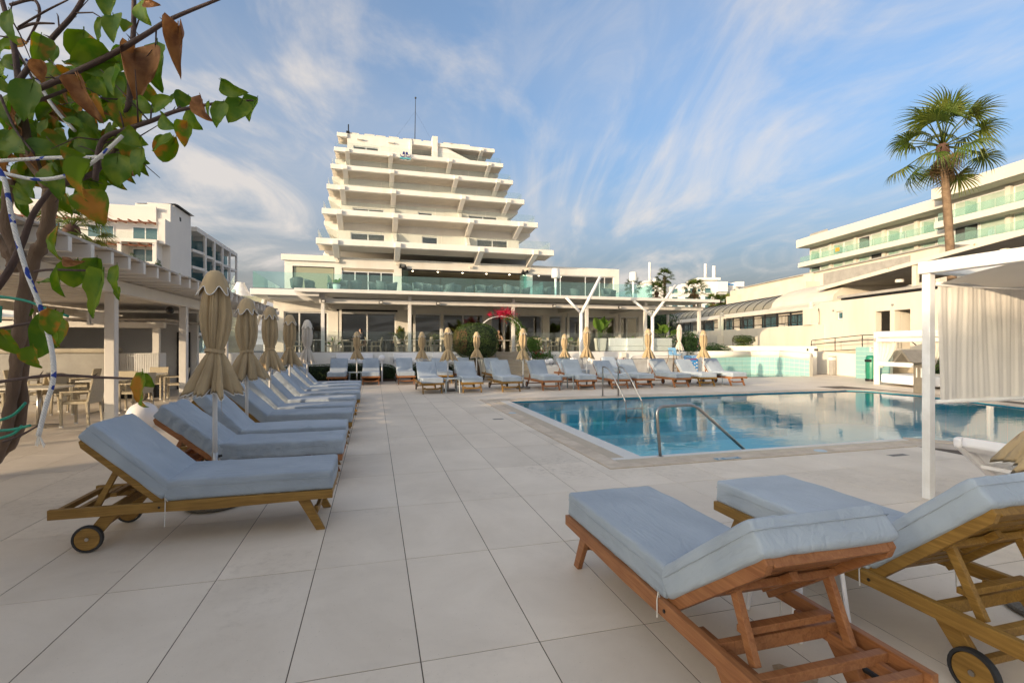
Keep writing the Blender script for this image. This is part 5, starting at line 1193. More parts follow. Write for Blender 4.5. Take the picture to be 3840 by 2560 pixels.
for a, b in ((4.9, 14.3), (14.9, 30)):
    for z_ in (2.75, 3.22, 3.36): MB().box(-.03, .03, a, b, z_, z_ + .055).build('rail', BLK, t)
    n_ = int((b - a) / 1.3)
    for i in range(n_ + 1): y = a + (b - a) * i / n_; MB().box(-.04, .04, y - .045, y + .045, 2.6, 3.45).build('post', BLK, t)
    bl = MB(); y = a
    while y < b: bl.box(-.012, .012, y, y + .026, 2.8, 3.22); y += .14
    bl.build('balusters', BLK, t)
t = rc('barrel_roof_building', 'long low building with a ribbed grey barrel roof', 'building', 0, 3.6); CPR = mat('barrel_roof_metal', (.27, .25, .19), .5, .15, 2); 
wally(MB(), 6.5, 40, 2.0, 4.0, 0, .3, [(8.9, 10.9, 2.5, 3.55), (11.8, 14.1, 2.5, 3.6), (15, 17.3, 2.5, 3.6), (18.3, 19.8, 2.5, 3.6), (21.5, 24, 2.5, 3.6), (26, 29, 2.5, 3.6)]).build('wall', CRM, t)
for a, b in ((8.9, 10.9), (11.8, 14.1), (15, 17.3), (18.3, 19.8), (21.5, 24), (26, 29)): w_ = MB().box(.1, .14, a, a + .06, 2.5, 3.58).box(.1, .14, b - .06, b, 2.5, 3.58).box(.1, .14, (a + b) / 2 - .03, (a + b) / 2 + .03, 2.5, 3.58).box(.09, .15, a, b, 2.44, 2.51).build('window', DARKM, t); MB().box(.15, .16, a, b, 2.5, 3.6).build('pane', PANE2, w_)
MB().box(.0, 8, 6.6, 40, 1.9, 2.0).build('floor', WALLG, t)
for q in range(150): MB().box(-.45, .02, 6.6 + q * .16, 6.69 + q * .16, 3.70, 3.79).build('roof_tile', TRIM, t) if q < 110 else None
MB().prism([(-.5, 3.78), (0, 4.1), (0, 4.0), (-.5, 3.7)], 'y', 6.6, 30).build('eave', CRM, t)
arc = [(.4 + 9 * (1 - math.cos(a)) * .5 * 2 * .5, 4.1 + 1.45 * math.sin(a)) for a in [math.pi * i / 16 for i in range(17)]]
V = [(x, y, z_) for y in (13.0, 45) for x, z_ in arc]; MB().add(V, [(i, i + 1, i + 18, i + 17) for i in range(16)]).build('barrel_roof', CPR, t, smooth=True)
for k in range(24):
    y = 13.2 + 1.3 * k; MB().tube([(x, y, z_ + .02) for x, z_ in arc], .035, 4).build('roof_rib', DARKM, t)
MB().box(.0, .4, 13.0, 45, 4.0, 4.12).build('gutter', DARKM, t)
MB().prism([(-.2, 4.0)] + [(x * 1.15 - .3, z_ * 1.0 + (z_ - 4.1) * .15 + .1) for x, z_ in arc] + [(10, 4.0)], 'y', 6.6, 12.95).build('gable_block', CRM, t)
MB().box(1.5, 3.2, 5.0, 6.5, 3.5, 4.0).build('chiller', STEEL if False else WALLG, t); MB().cyl((2.3, 5.4), .5, 4.0, 4.12, 20).build('fan', WALLG, t); MB().cyl((2.3, 6.3), .4, 4.0, 4.1, 20).build('fan', WALLG, t)
t = rc('white_hall', 'tall plain cream hall with flat roof behind the barrel roof', 'building', 0, 10); MB().box(0, 12, 6, 31.1, 0, 7.4).build('hall', CRM, t); MB().box(-.15, 12, 5.9, 28, 7.4, 7.5).build('roof_edge', WALLG, t); MB().box(-1.2, -.01, 16.5, 29.6, 3, 6.6).build('lower_front', CRM, t); MB().box(-1.7, -1.21, 16.5, 27, 5.6, 5.9).build('ledge', CRM, t); MB().box(-.1, -.01, 29.7, 31.0, 4, 6.3).build('dark_panel', INTD, t); MB().box(-.2, -.01, 17.2, 18.3, 4, 7.4).build('pilaster', CRM, t)
MB().box(-.1, -.01, 8, 16, 4, 7.2).build('grey_bay', WALLG, t)
# roofed terrace canopy above the changing block
t = rc('rooftop_canopy', 'rusty white rooftop canopy with a broad grey soffit', 'canopy', 0, 4.0); RUSTW = mat('rusty_white', (.68, .60, .50), .7, .15, 3, c2=(.42, .22, .12), patch=(.62, .72))
MB().prism([(8.2, 4.9), (8.2, 5.1), (-6, 6.2), (-6, 6.0)], 'x', -.1, .0).build('edge_beam', RUSTW, t); MB().prism([(8.1, 4.97), (-6, 6.07), (-6, 6.12), (8.1, 5.02)], 'x', .01, 4.4).build('soffit', WALLG, t)
for y in (1.2, -3): MB().box(-.02, .15, y - .12, y + .12, 3.4, 5.45).build('post', RUSTW, t)
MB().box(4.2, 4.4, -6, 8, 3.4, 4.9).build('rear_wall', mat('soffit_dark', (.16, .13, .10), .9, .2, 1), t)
for q in range(5): MB().box(.5 + 1.7 * q, .56 + 1.7 * q, -6, 7.5, 4.6, 4.66).build('purlin', DARKM, t) if False else None
MB().cyl((1.0, 3.2), .2, 4.85, 5.0, 12).build('hanging_lamp', TRIM, t)
# ---------------------------------------------------------------- right hotel
t = thing('right_hotel', 'long cream hotel block with glass balconies behind the palm', 'hotel', (62.5, 23, 0), -R(9)); RHW = mat('right_hotel_render', (.64, .59, .51), .85, .06, .5, stretch=(1, 1, .3))
BG = glass('balcony_glass', (.80, .91, .87), .7, 1.4, body=((.45, .60, .54), .16)); CURG = mat('green_curtain', (.42, .50, .42), .9, .2, .8, .6, wave=('Y', 3, 2))
TOWEL = [mat('towel_red', (.4, .04, .05), .9, .2, 4), mat('towel_teal', (.03, .30, .28), .9, .2, 4), mat('towel_navy', (.04, .06, .14), .9, .2, 4), mat('towel_yellow', (.55, .32, .04), .9, .2, 4)]
def rblock(y0, y1, x0, top, nlev, bay):
    MB().box(x0 + 2.0, x0 + 14, y0 + .3, y1 - .3, 0, top - .4).build('block', RHW, t); MB().box(x0 - .3, x0 + 14.2, y0, y1, top - 1.35, top).build('roof_band', RHW, t, bevel=.05)
    for k in range(nlev):
        zf = top - 1.35 - 2.9 * (k + 1) + .3
        MB().box(x0, x0 + 2.2, y0 + .05, y1 - .05, zf - .75, zf).build('balcony_slab', RHW, t, bevel=.04)
        n_ = int((y1 - y0) / bay); b_ = (y1 - y0 - 1.0) / n_
        for i in range(n_):
            ya = y0 + .6 + i * b_
            MB().box(x0 + 1.6, x0 + 2.01, ya - .25, ya + .25, zf, zf + 2.3).build('pier', RHW, t)
            for s in (0, 1):
                yb = ya + .35 + s * (b_ - .6) / 2; ye = yb + (b_ - .7) / 2 - .1
                w_ = MB().box(x0 + 1.9, x0 + 1.97, yb, yb + .08, zf, zf + 2.15).box(x0 + 1.9, x0 + 1.97, ye - .08, ye, zf, zf + 2.15).box(x0 + 1.9, x0 + 1.97, yb + .08, ye - .08, zf + 2.05, zf + 2.15).build('window', PAINT, t)
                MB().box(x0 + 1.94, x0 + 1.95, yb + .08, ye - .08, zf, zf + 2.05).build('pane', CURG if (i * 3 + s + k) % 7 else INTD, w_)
            MB().box(x0 + .12, x0 + .15, ya + .05, ya + b_ - .05, zf, zf + .95).build('front_glass', BG, t); MB().box(x0 + .2, x0 + 1.6, ya + b_ * .5, ya + b_ * .5 + .03, zf, zf + 1.55).build('divider_glass', BG, t)
            if (i * 5 + k * 3) % 7 == 1: MB().box(x0 + .05, x0 + .11, ya + 1.2, ya + 2.0, zf + .45, zf + 1.0).build('drying_towel', TOWEL[(i + k) % 4], t)
            if (i + k) % 2: MB().box(x0 + .5, x0 + .9, ya + .6, ya + 1.0, zf + .0, zf + .75).build('balcony_chair', PAINT, t)
rblock(20.5, 46.5, .2, 19.3, 4, 4.6); rblock(-12, 20.4, -1.7, 19.9, 4, 5.4)
SGF = MB(); SGF.box(4, 4.2, 44.5, 48.5, 19.3, 20.9).build('roof_sign_back', WALLG, t)
MB().tube([(2, 19.5, 19.3), (2, 19.5, 22)], .05, 6).build('roof_mast', DARKM, t)
# ---------------------------------------------------------------- far white hotel with chimneys
t = thing('far_white_hotel', 'distant white hotel with tall round chimneys beyond the palms', 'hotel', (87.2, 127.0, 0), R(-15.5)); FW = mat('far_white', (.76, .74, .70), .85, .05, .2)
def fb(name, mb, m=FW, **k): return mb.build(name, m, t, **k)
fb('stair_block', MB().box(-10.8, -5.5, 0, 10, 0, 19.6)); fb('stair_top', MB().box(-11.1, -5.2, -.4, 10, 19.6, 20.1)); fb('link_block', MB().box(-5.49, 0, 2, 12, 0, 18.6)); fb('block', MB().box(0.01, 10.1, .5, 14, 0, 19.3)); fb('penthouse', MB().box(6, 11, 2, 10, 19.3, 20.5)); fb('penthouse_roof', MB().box(5, 11.6, 1, 11, 20.5, 21.2)); fb('corner_block', MB().box(10.11, 13, -.8, 12, 16.8, 19.8)); fb('end_wing', MB().box(10.12, 17.1, 1.5, 14, 0, 16.79).box(13.01, 17.1, 1.5, 14, 16.8, 19.6)); fb('end_cap', MB().box(16, 18.2, .2, 6, 18.4, 19.9))
for x, z0, z1, r_ in ((-8.8, 20.1, 26, .38), (7.9, 21.2, 25.6, .42), (10.45, 19.8, 24.9, .52)): fb('chimney', MB().cyl((x, 3), r_, z0, z1, 14), smooth=True)
fb('water_tank', MB().cyl((-7.3, 3), .5, 20.1, 21.2, 14))
for k in range(5):
    zf = 16.9 - 2.45 * k
    for x in (1.3, 5.0): w_ = fb('window', MB().box(x - .5, x + .5, .42, .49, zf, zf + 1.0), TRIM); MB().box(x - .42, x + .42, .39, .415, zf + .06, zf + .94).build('pane', PANE2, w_)
    for x in (-1.6, 3.2, 7.6): fb('balcony', MB().box(x - .95, x + .95, -.4, .49, zf - .7, zf - .45)); fb('balcony_glass', MB().box(x - .95, x + .95, -.42, -.38, zf - .45, zf + .3), BG); fb('balcony_door', MB().box(x - .8, x + .8, .40 + (1.55 if x < 0 else 0), .48 + (1.5 if x < 0 else 0), zf - .45, zf + 1.1), PANE2)
    fb('corner_balcony', MB().box(10.3, 12.9, -.6, 1.4, zf - .7, zf - .4)); fb('corner_glass', MB().box(11.0, 12.9, -.62, -.58, zf - .4, zf + .35), BG); fb('corner_door', MB().box(10.6, 12.6, 1.42, 1.48, zf - .4, zf + 1.2), PANE2)
    for x in (13.8, 15.9): w_ = fb('window', MB().box(x - .35, x + .35, 1.42, 1.48, zf - .1, zf + 1.0), TRIM); MB().box(x - .28, x + .28, 1.39, 1.415, zf - .04, zf + .94).build('pane', PANE2, w_)
    fb('stair_window', MB().box(-9.2, -8.3, -.05, .0, zf, zf + .9), PANE2)
fb('blue_roof_sign', MB().box(13.1, 14.6, 1.42, 1.49, 19.0, 19.55).box(14.7, 15.9, 1.42, 1.49, 19.0, 19.4), SBL)
# ---------------------------------------------------------------- white cabana, day bed, shelters
t = thing('white_cabana', 'white square framed poolside cabana with a pleated side curtain', 'cabana', (6.7, 2.4, 0))
def cb(name, mb, m=PAINT, **k):
    o = mb.build(name, m, t, **k); o.location = (-6.7, -2.4, 0); return o
for x, y in ((5.33, 3.66), (8.3, 3.66), (5.33, 1.0), (8.3, 1.0)): cb('post', MB().box(x - .038, x + .038, y - .038, y + .038, 0, 2.24), bevel=.006)
cb('beam', MB().box(5.27, 5.39, .94, 3.72, 2.242, 2.36), bevel=.006); cb('beam', MB().box(8.24, 8.36, .94, 3.72, 2.242, 2.36), bevel=.006); cb('beam', MB().box(5.392, 8.238, 3.6, 3.71, 2.244, 2.355), bevel=.006); cb('beam', MB().box(5.392, 8.238, .95, 1.06, 2.244, 2.355), bevel=.006)
CUR = mat('cabana_curtain', (.78, .74, .68), .9, .06, 2, .3, 250); 
V, F = [], []; N = 150
for zi in range(9):
    z_ = 2.13 - (2.13 - .985) * zi / 8
    for k in range(N + 1):
        x_ = 5.44 + 2.75 * k / N; ph = x_ * 34 + 5.0 * nz3(x_ * 2.2, z_ * .25, 3); V.append((x_, 3.64 + .0065 * math.sin(ph) * (.45 + .9 * abs(nz3(x_ * 1.7, z_ * .6, 1))) + .003 * math.sin(ph * 2.7 + z_ * 2) + .022 * nz3(x_ * 3, z_ * .9, 8), z_ - (.015 * nz3(x_ * 2, 0, 5) if zi == 8 else 0)))
for zi in range(8):
    for k in range(N): F.append((zi * (N + 1) + k, zi * (N + 1) + k + 1, (zi + 1) * (N + 1) + k + 1, (zi + 1) * (N + 1) + k))
cb('curtain', MB().add(V, F), CUR, smooth=True)
for z_ in (2.14, .965): cb('curtain_rod', MB().tube([(5.39, 3.64, z_), (8.24, 3.64, z_)], .022, 10), PAINT, smooth=True)
V, F = [], []
for i in range(9):
    for j in range(9):
        x_, y_ = 5.42 + 2.8 * j / 8, 3.62 - 2.55 * i / 8; V.append((x_, y_, 2.14 + .16 * math.sin(math.pi * i / 8) ** .8 + .0 * j + .02 * math.sin(j * 2)))
for i in range(8):
    for j in range(8): F.append((i * 9 + j, i * 9 + j + 1, (i + 1) * 9 + j + 1, (i + 1) * 9 + j))
cb('canopy_cloth', MB().add(V, F), CUR, smooth=True)
cb('bolt', MB().tube([(5.39, 3.655, 2.17), (5.40, 3.655, 2.17)], .014, 8), STEEL)
# white plastic lounger under it
PLA = mat('white_plastic', (.78, .77, .79), .35, .04, 4)
t = thing('plastic_lounger', 'white moulded plastic lounger standing under the cabana', 'sun lounger', (5.9, 2.95, 0), R(182))
MB().prism([(-.95, .30), (.35, .30), (.37, .34), (-.95, .34)], 'x', -.33, .33).build('seat', PLA, t, bevel=.02) if False else None
MB().box(-.9, .3, -.33, -.27, .27, .35).box(-.9, .3, .27, .33, .27, .35).build('side_rails', PLA, t, bevel=.015)
for q in range(9): MB().box(-.85 + q * .125, -.77 + q * .125, -.27, .27, .31, .335).build('seat_slat', PLA, t, bevel=.005)
bk = [(.3, .30), (.35, .27), (.86, .62), (.86, .70), (.80, .71)]
for s in (-1, 1): MB().prism(bk, 'y', s * .30 - .035, s * .30 + .035).build('back_side', PLA, t, bevel=.02)
MB().prism([(.76, .60), (.80, .58), (.88, .64), (.86, .72), (.80, .70)], 'y', -.26, .26).build('back_top', PLA, t, bevel=.02); MB().prism([(.34, .335), (.36, .315), (.80, .66), (.79, .685)], 'y', -.264, .264).build('back_panel', WBN, t)
MB().beam((.55, -.27, .43), (.55, .27, .43), .07, .03).build('cross_bar', PLA, t)
for x in (-.75, .45):
    for s in (-1, 1): MB().beam((x, s * .3, .28), (x + (.06 if x > 0 else -.06), s * .3, 0), .05, .05).build('leg', PLA, t, bevel=.008)
# small white stool between the two near loungers
t = thing('plastic_stool', 'small white plastic stool between the two near wooden loungers', 'stool', (2.28, 2.25, 0)); MB().box(-.17, .17, -.17, .17, .40, .43).build('top', PLA, t, bevel=.012)
for sx_ in (-1, 1):
    for sy in (-1, 1): MB().beam((sx_ * .14, sy * .14, .4), (sx_ * .175, sy * .175, 0), .05, .022).build('leg', PLA, t, bevel=.006)
# small frosted side tables among the loungers
FRO = mat('frosted_table', (.40, .45, .46), .4, .15, 6)
def side_table(x, y, lab):
    t = thing('side_table', lab, 'side table', (x, y, 0), R(5), 'small frosted side tables'); MB().box(-.25, .25, -.25, .25, .43, .46).build('top', FRO, t, bevel=.01)
    for sx_ in (-1, 1):
        for sy in (-1, 1): MB().beam((sx_ * .21, sy * .21, .43), (sx_ * .23, sy * .23, 0), .045, .03).build('leg', FRO, t, bevel=.005)
side_table(2.36, 15.75, 'grey frosted side table at the parasol of the first pool loungers'); side_table(-.72, 20.2, 'grey frosted side table between two loungers near the globe lamp'); side_table(6.3, 15.95, 'grey frosted side table between orange pool loungers'); side_table(12.4, 16.1, 'grey frosted side table between the last pool loungers')
# white day bed with gauze curtains
t = thing('poster_day_bed', 'white four poster day bed with tied gauze curtains beyond the pool', 'day bed', (19.3, 13.2, 0), R(-12)); GZ = glass('gauze', (.80, .78, .74), .0, 1.1, body=((.78, .72, .62), .72))
DW = mat('day_bed_white', (.78, .74, .68), .6, .05, 3)
for x in (-1.1, 1.1):
    for y in (-1.1, 1.1): MB().box(x - .07, x + .07, y - .07, y + .07, 0, 2.0).build('post', DW, t, bevel=.01)
for a in (-1.1, 1.1): MB().box(-1.17, 1.17, a - .06, a + .06, 1.62, 1.76).build('rail', DW, t); MB().box(a - .06, a + .06, -1.03, 1.03, 1.62, 1.76).build('rail', DW, t)
MB().box(-1.15, 1.15, -1.15, 1.15, 1.77, 2.02).build('valance', DW, t, bevel=.06); MB().box(-1.02, 1.02, -1.02, 1.02, .08, .42).build('mattress', WBN, t, bevel=.06)
MB().box(-1.1, -1.06, -1.03, 1.03, .72, .88).build('guard_rail', DW, t)
for (x0, x1, y0) in ((-1.03, -.55, -1.05), (.1, 1.0, -1.05)):
    V, F = [], []
    for zi in range(9):
        u = zi / 8
        for k in range(13): xx = x0 + (x1 - x0) * k / 12; tgt = -1.05 if x0 < -.6 else 1.0; xx = xx + (tgt - xx) * (u ** 1.6) * .75; V.append((xx, y0 + .03 * math.sin(k * 2.1), 1.6 - .95 * u))
    for zi in range(8):
        for k in range(12): F.append((zi * 13 + k, zi * 13 + k + 1, (zi + 1) * 13 + k + 1, (zi + 1) * 13 + k))
    MB().add(V, F).build('gauze_curtain', GZ, t, smooth=True)
V, F = [], []
for zi in range(9):
    u = zi / 8
    for k in range(13): yy = 1.0 - .8 * k / 12; yy = yy + (1.05 - yy) * (u ** 1.6) * .8; V.append((-1.05 + .03 * math.sin(k * 2), yy, 1.6 - .95 * u))
for zi in range(8):
    for k in range(12): F.append((zi * 13 + k, zi * 13 + k + 1, (zi + 1) * 13 + k + 1, (zi + 1) * 13 + k))
MB().add(V, F).build('gauze_curtain', GZ, t, smooth=True)
t = thing('poolside_shelter', 'small steel house shaped stand with sloping roof at the pool edge', 'stand', (16.35, 11.5, 0), R(-105)); SST = mat('dull_steel', (.34, .30, .24), .45, .2, 5, metal=.5)
MB().box(-.22, .22, .0, .2, 0, 1.02).build('pillar', SST, t, bevel=.01); MB().prism([(-.38, .98), (0, 1.36), (.38, .98), (.30, .96), (0, 1.27), (-.30, .96)], 'y', -.55, .25).build('roof', SST, t)
for s in (-1, 1): MB().box(s * .09 - .02, s * .09 + .02, -.006, .0, .5, .8).build('slot', TRIM, t)
# closed parasol beside the cabana, partly in view
# world positions of the climbing vine: leaves (base, length, hang angle, kind), branches, cords
VINE_LEAVES = [
    (-0.882, 1.535, 2.37, 0.093, 90, 'g'),
    (-0.888, 1.586, 2.272, 0.069, 180, 'g'),
    (-0.588, 1.505, 2.428, 0.078, 70, 'g'),
    (-0.588, 1.364, 2.348, 0.062, 100, 'g'),
    (-0.571, 1.324, 2.28, 0.08, 80, 'g'),
    (-0.588, 1.427, 2.334, 0.035, 90, 'y'),
    (-0.455, 1.362, 2.297, 0.127, 85, 'b'),
    (-0.562, 1.537, 2.339, 0.142, 95, 'g'),
    (-0.689, 1.54, 2.39, 0.07, 120, 'g'),
    (-0.721, 1.524, 2.337, 0.114, 110, 'y'),
    (-0.643, 1.491, 2.258, 0.113, 170, 'g'),
    (-0.602, 1.508, 2.298, 0.152, 75, 'b'),
    (-0.666, 1.386, 2.157, 0.116, 70, 'b'),
    (-0.675, 1.468, 2.157, 0.066, 80, 'y'),
    (-0.754, 1.415, 2.258, 0.083, 90, 'y'),
    (-0.866, 1.647, 2.353, 0.058, 70, 'g'),
    (-0.736, 1.382, 2.185, 0.053, 100, 'b'),
    (-0.841, 1.616, 2.238, 0.071, 60, 'y'),
    (-0.757, 1.392, 2.138, 0.106, 100, 'g'),
    (-0.924, 1.604, 2.187, 0.102, 95, 'g'),
    (-0.886, 1.499, 2.197, 0.065, 60, 'g'),
    (-0.851, 1.507, 2.145, 0.052, 300, 'b'),
    (-0.674, 1.576, 2.258, 0.096, 90, 'g'),
    (-0.556, 1.321, 2.165, 0.08, 100, 'g'),
    (-0.613, 1.349, 2.147, 0.049, 70, 'g'),
    (-0.651, 1.59, 2.202, 0.077, 30, 'g'),
    (-0.583, 1.461, 2.144, 0.063, 20, 'g'),
    (-0.488, 1.322, 2.088, 0.061, 340, 'g'),
    (-0.5, 1.567, 2.227, 0.054, 110, 'g'),
    (-0.539, 1.567, 2.207, 0.044, 300, 'g'),
    (-0.387, 1.3, 2.11, 0.07, 85, 'b'),
    (-0.395, 1.386, 2.138, 0.048, 100, 'g'),
    (-0.341, 1.293, 2.099, 0.07, 110, 'g'),
    (-0.31, 1.333, 2.128, 0.077, 110, 'g'),
    (-0.294, 1.412, 2.172, 0.073, 110, 'g'),
    (-0.342, 1.301, 2.156, 0.07, 30, 'g'),
    (-0.473, 1.481, 2.15, 0.07, 60, 'g'),
    (-0.414, 1.291, 2.044, 0.061, 95, 'y'),
    (-0.479, 1.341, 2.077, 0.062, 45, 'g'),
    (-0.518, 1.526, 2.088, 0.095, 130, 'y'),
    (-0.484, 1.405, 2.049, 0.079, 160, 'g'),
    (-0.555, 1.429, 2.021, 0.079, 100, 'g'),
    (-0.587, 1.486, 2.066, 0.077, 110, 'y'),
    (-0.622, 1.463, 2.01, 0.089, 95, 'g'),
    (-0.587, 1.429, 2.066, 0.061, 50, 'g'),
    (-0.671, 1.357, 2.054, 0.044, 30, 'g'),
    (-0.747, 1.566, 2.111, 0.056, 40, 'g'),
    (-0.885, 1.669, 2.203, 0.098, 60, 'g'),
    (-0.751, 1.634, 2.11, 0.098, 170, 'g'),
    (-0.747, 1.549, 2.071, 0.083, 30, 'g'),
    (-0.824, 1.487, 2.028, 0.108, 10, 'g'),
    (-0.87, 1.501, 2.039, 0.095, 30, 'g'),
    (-0.907, 1.6, 2.088, 0.093, 120, 'g'),
    (-0.754, 1.553, 2.044, 0.106, 100, 'y'),
    (-0.638, 1.37, 1.958, 0.103, 110, 'y'),
    (-0.663, 1.41, 1.901, 0.097, 60, 'y'),
    (-0.675, 1.448, 1.924, 0.069, 90, 'g'),
    (-0.775, 1.515, 1.96, 0.067, 90, 'g'),
    (-0.927, 1.638, 1.959, 0.076, 45, 'g'),
    (-0.85, 1.533, 2.004, 0.053, 20, 'b'),
    (-0.683, 1.359, 1.97, 0.048, 0, 'y'),
    (-0.689, 1.575, 2.099, 0.048, 270, 'g'),
    (-0.598, 1.444, 2.148, 0.057, 120, 'g'),
    (-0.558, 1.457, 2.408, 0.04, 20, 'b'),
    (-0.821, 1.45, 1.909, 0.063, 40, 'g'),
    (-0.758, 1.488, 1.828, 0.097, 100, 'y'),
    (-0.736, 1.471, 1.751, 0.048, 20, 'b'),
    (-0.712, 1.568, 1.762, 0.099, 85, 'g'),
    (-0.574, 1.349, 1.717, 0.078, 95, 'g'),
    (-0.63, 1.485, 1.683, 0.041, 80, 'g'),
    (-0.616, 1.381, 1.703, 0.137, 120, 'g'),
    (-0.751, 1.558, 1.754, 0.093, 110, 'g'),
    (-0.696, 1.365, 1.71, 0.077, 100, 'g'),
    (-0.753, 1.446, 1.689, 0.051, 190, 'g'),
    (-0.733, 1.458, 1.61, 0.091, 100, 'y'),
    (-0.803, 1.557, 1.613, 0.138, 110, 'g'),
    (-0.72, 1.376, 1.616, 0.073, 90, 'y'),
    (-0.905, 1.537, 1.569, 0.084, 60, 'y'),
    (-0.777, 1.434, 1.532, 0.063, 90, 'y'),
    (-0.539, 1.388, 1.465, 0.111, 110, 'y'),
    (-0.559, 1.446, 1.464, 0.049, 60, 'g'),
    (-0.935, 1.68, 1.57, 0.063, 180, 'g'),
    (-0.767, 1.505, 1.601, 0.089, 100, 'y'),
    (-0.913, 1.673, 1.619, 0.034, 200, 'g'),
    (-1.015, 1.915, 2.148, 0.1, 77, 'g'),
    (-0.949, 1.724, 2.151, 0.059, 30, 'g'),
    (-0.622, 1.608, 2.26, 0.084, 49, 'y'),
    (-1.066, 1.858, 2.194, 0.075, 135, 'g'),
    (-1.01, 1.732, 2.087, 0.055, 35, 'y'),
    (-0.861, 1.667, 2.224, 0.065, 130, 'g'),
    (-1.059, 1.948, 2.175, 0.084, 32, 'g'),
    (-0.947, 1.892, 2.376, 0.091, 83, 'g'),
    (-0.657, 1.581, 2.147, 0.069, 158, 'g'),
    (-0.733, 1.671, 2.242, 0.092, 68, 'g'),
    (-0.868, 1.629, 2.268, 0.079, 33, 'y'),
    (-0.845, 1.609, 2.137, 0.066, 85, 'g'),
    (-0.936, 1.82, 2.313, 0.066, 167, 'g'),
    (-0.842, 1.734, 2.081, 0.085, 66, 'g'),
    (-0.787, 1.682, 2.095, 0.1, 87, 'g'),
    (-0.867, 1.852, 2.07, 0.091, 78, 'g'),
    (-0.884, 1.831, 2.294, 0.086, 120, 'y'),
    (-1.002, 1.783, 1.985, 0.071, 105, 'g'),
    (-0.782, 1.644, 2.064, 0.078, 57, 'g'),
    (-1.064, 1.923, 2.306, 0.106, 85, 'g'),
    (-1.095, 1.897, 2.424, 0.09, 116, 'g'),
    (-1.087, 1.943, 2.005, 0.086, 66, 'g'),
    (-0.92, 1.881, 2.28, 0.073, 164, 'g'),
    (-0.859, 1.648, 2.141, 0.089, 88, 'g'),
    (-0.933, 1.891, 2.409, 0.061, 107, 'y'),
    (-0.798, 1.61, 2.064, 0.051, 120, 'g'),
    (-1.025, 1.856, 2.099, 0.084, 80, 'g'),
    (-0.958, 1.804, 2.319, 0.077, 73, 'g'),
    (-0.994, 1.876, 2.12, 0.081, 77, 'g'),
    (-0.616, 1.529, 2.158, 0.092, 83, 'y'),
    (-1.008, 1.831, 2.303, 0.074, 112, 'y'),
    (-0.812, 1.881, 2.122, 0.112, 167, 'g'),
    (-0.779, 1.608, 2.069, 0.073, 80, 'g'),
    (-0.772, 1.689, 2.053, 0.07, 93, 'y'),
    (-0.863, 1.786, 2.307, 0.102, 24, 'g'),
    (-1.001, 1.888, 2.113, 0.089, 168, 'g'),
    (-0.928, 1.836, 2.047, 0.063, 149, 'g'),
    (-1.017, 1.749, 2.206, 0.081, 94, 'g'),
    (-0.744, 1.75, 2.251, 0.06, 97, 'b'),
    (-0.92, 1.697, 2.05, 0.097, 119, 'y'),
    (-0.829, 1.839, 2.176, 0.087, 14, 'g'),
    (-0.777, 1.661, 2.011, 0.057, 109, 'g'),
    (-0.857, 1.785, 2.273, 0.066, 138, 'g'),
    (-1.035, 1.859, 2.093, 0.076, 69, 'y'),
    (-0.89, 1.819, 2.359, 0.091, 143, 'y'),
    (-0.946, 1.857, 2.175, 0.105, 126, 'g'),
    (-0.811, 1.705, 2.203, 0.095, 87, 'y'),
    (-0.845, 1.62, 2.096, 0.053, 89, 'g'),
    (-1.076, 1.938, 2.103, 0.092, 93, 'y'),
    (-0.712, 1.711, 2.408, 0.102, 111, 'g'),
    (-0.745, 1.802, 2.339, 0.087, 81, 'y'),
    (-0.779, 1.623, 2.162, 0.08, 43, 'g'),
    (-0.88, 1.705, 2.138, 0.077, 103, 'y'),
    (-0.803, 1.834, 2.299, 0.088, 25, 'g'),
    (-0.734, 1.56, 2.205, 0.09, 61, 'b'),
    (-0.86, 1.675, 2.026, 0.066, 39, 'y'),
    (-0.687, 1.629, 2.042, 0.054, 107, 'g'),
    (-0.908, 1.905, 2.191, 0.062, 62, 'g'),
    (-1.03, 1.903, 2.234, 0.103, 93, 'g'),
    (-0.976, 1.838, 2.294, 0.086, 92, 'g'),
    (-0.976, 1.814, 2.148, 0.057, 91, 'b'),
    (-1.025, 1.81, 2.167, 0.072, 44, 'b'),
    (-0.807, 1.779, 2.144, 0.104, 165, 'g'),
    (-1.146, 1.974, 2.392, 0.115, 119, 'g'),
    (-0.97, 1.892, 2.173, 0.11, 157, 'g'),
    (-0.799, 1.779, 2.344, 0.099, 135, 'g'),
    (-0.723, 1.602, 2.286, 0.078, 128, 'g'),
    (-0.709, 1.626, 2.01, 0.062, 53, 'y'),
    (-0.952, 1.675, 2.143, 0.07, 36, 'b'),
    (-0.758, 1.66, 2.013, 0.061, 36, 'g'),
    (-0.873, 1.781, 2.13, 0.104, 152, 'g'),
    (-0.779, 1.642, 2.051, 0.078, 140, 'g'),
    (-1.015, 1.8, 2.063, 0.101, 36, 'y'),
    (-1.088, 1.951, 2.327, 0.088, 147, 'y'),
    (-0.776, 1.567, 2.063, 0.09, 151, 'y'),
    (-0.988, 1.91, 2.124, 0.083, 42, 'y'),
    (-0.908, 1.886, 2.109, 0.102, 73, 'g'),
    (-0.922, 1.881, 2.168, 0.073, 92, 'g'),
    (-0.868, 1.866, 2.144, 0.096, 111, 'y'),
    (-0.803, 1.574, 2.102, 0.053, 77, 'y'),
    (-0.967, 1.74, 2.399, 0.098, 160, 'y'),
    (-0.838, 1.63, 2.177, 0.092, 106, 'y'),
    (-0.836, 1.596, 2.011, 0.082, 72, 'y'),
    (-0.811, 1.676, 2.277, 0.057, 100, 'y'),
    (-0.802, 1.578, 2.056, 0.064, 96, 'g'),
    (-0.888, 1.838, 2.061, 0.069, 42, 'g'),
    (-0.921, 1.807, 2.142, 0.097, 135, 'g'),
    (-1.025, 1.935, 2.243, 0.071, 14, 'g'),
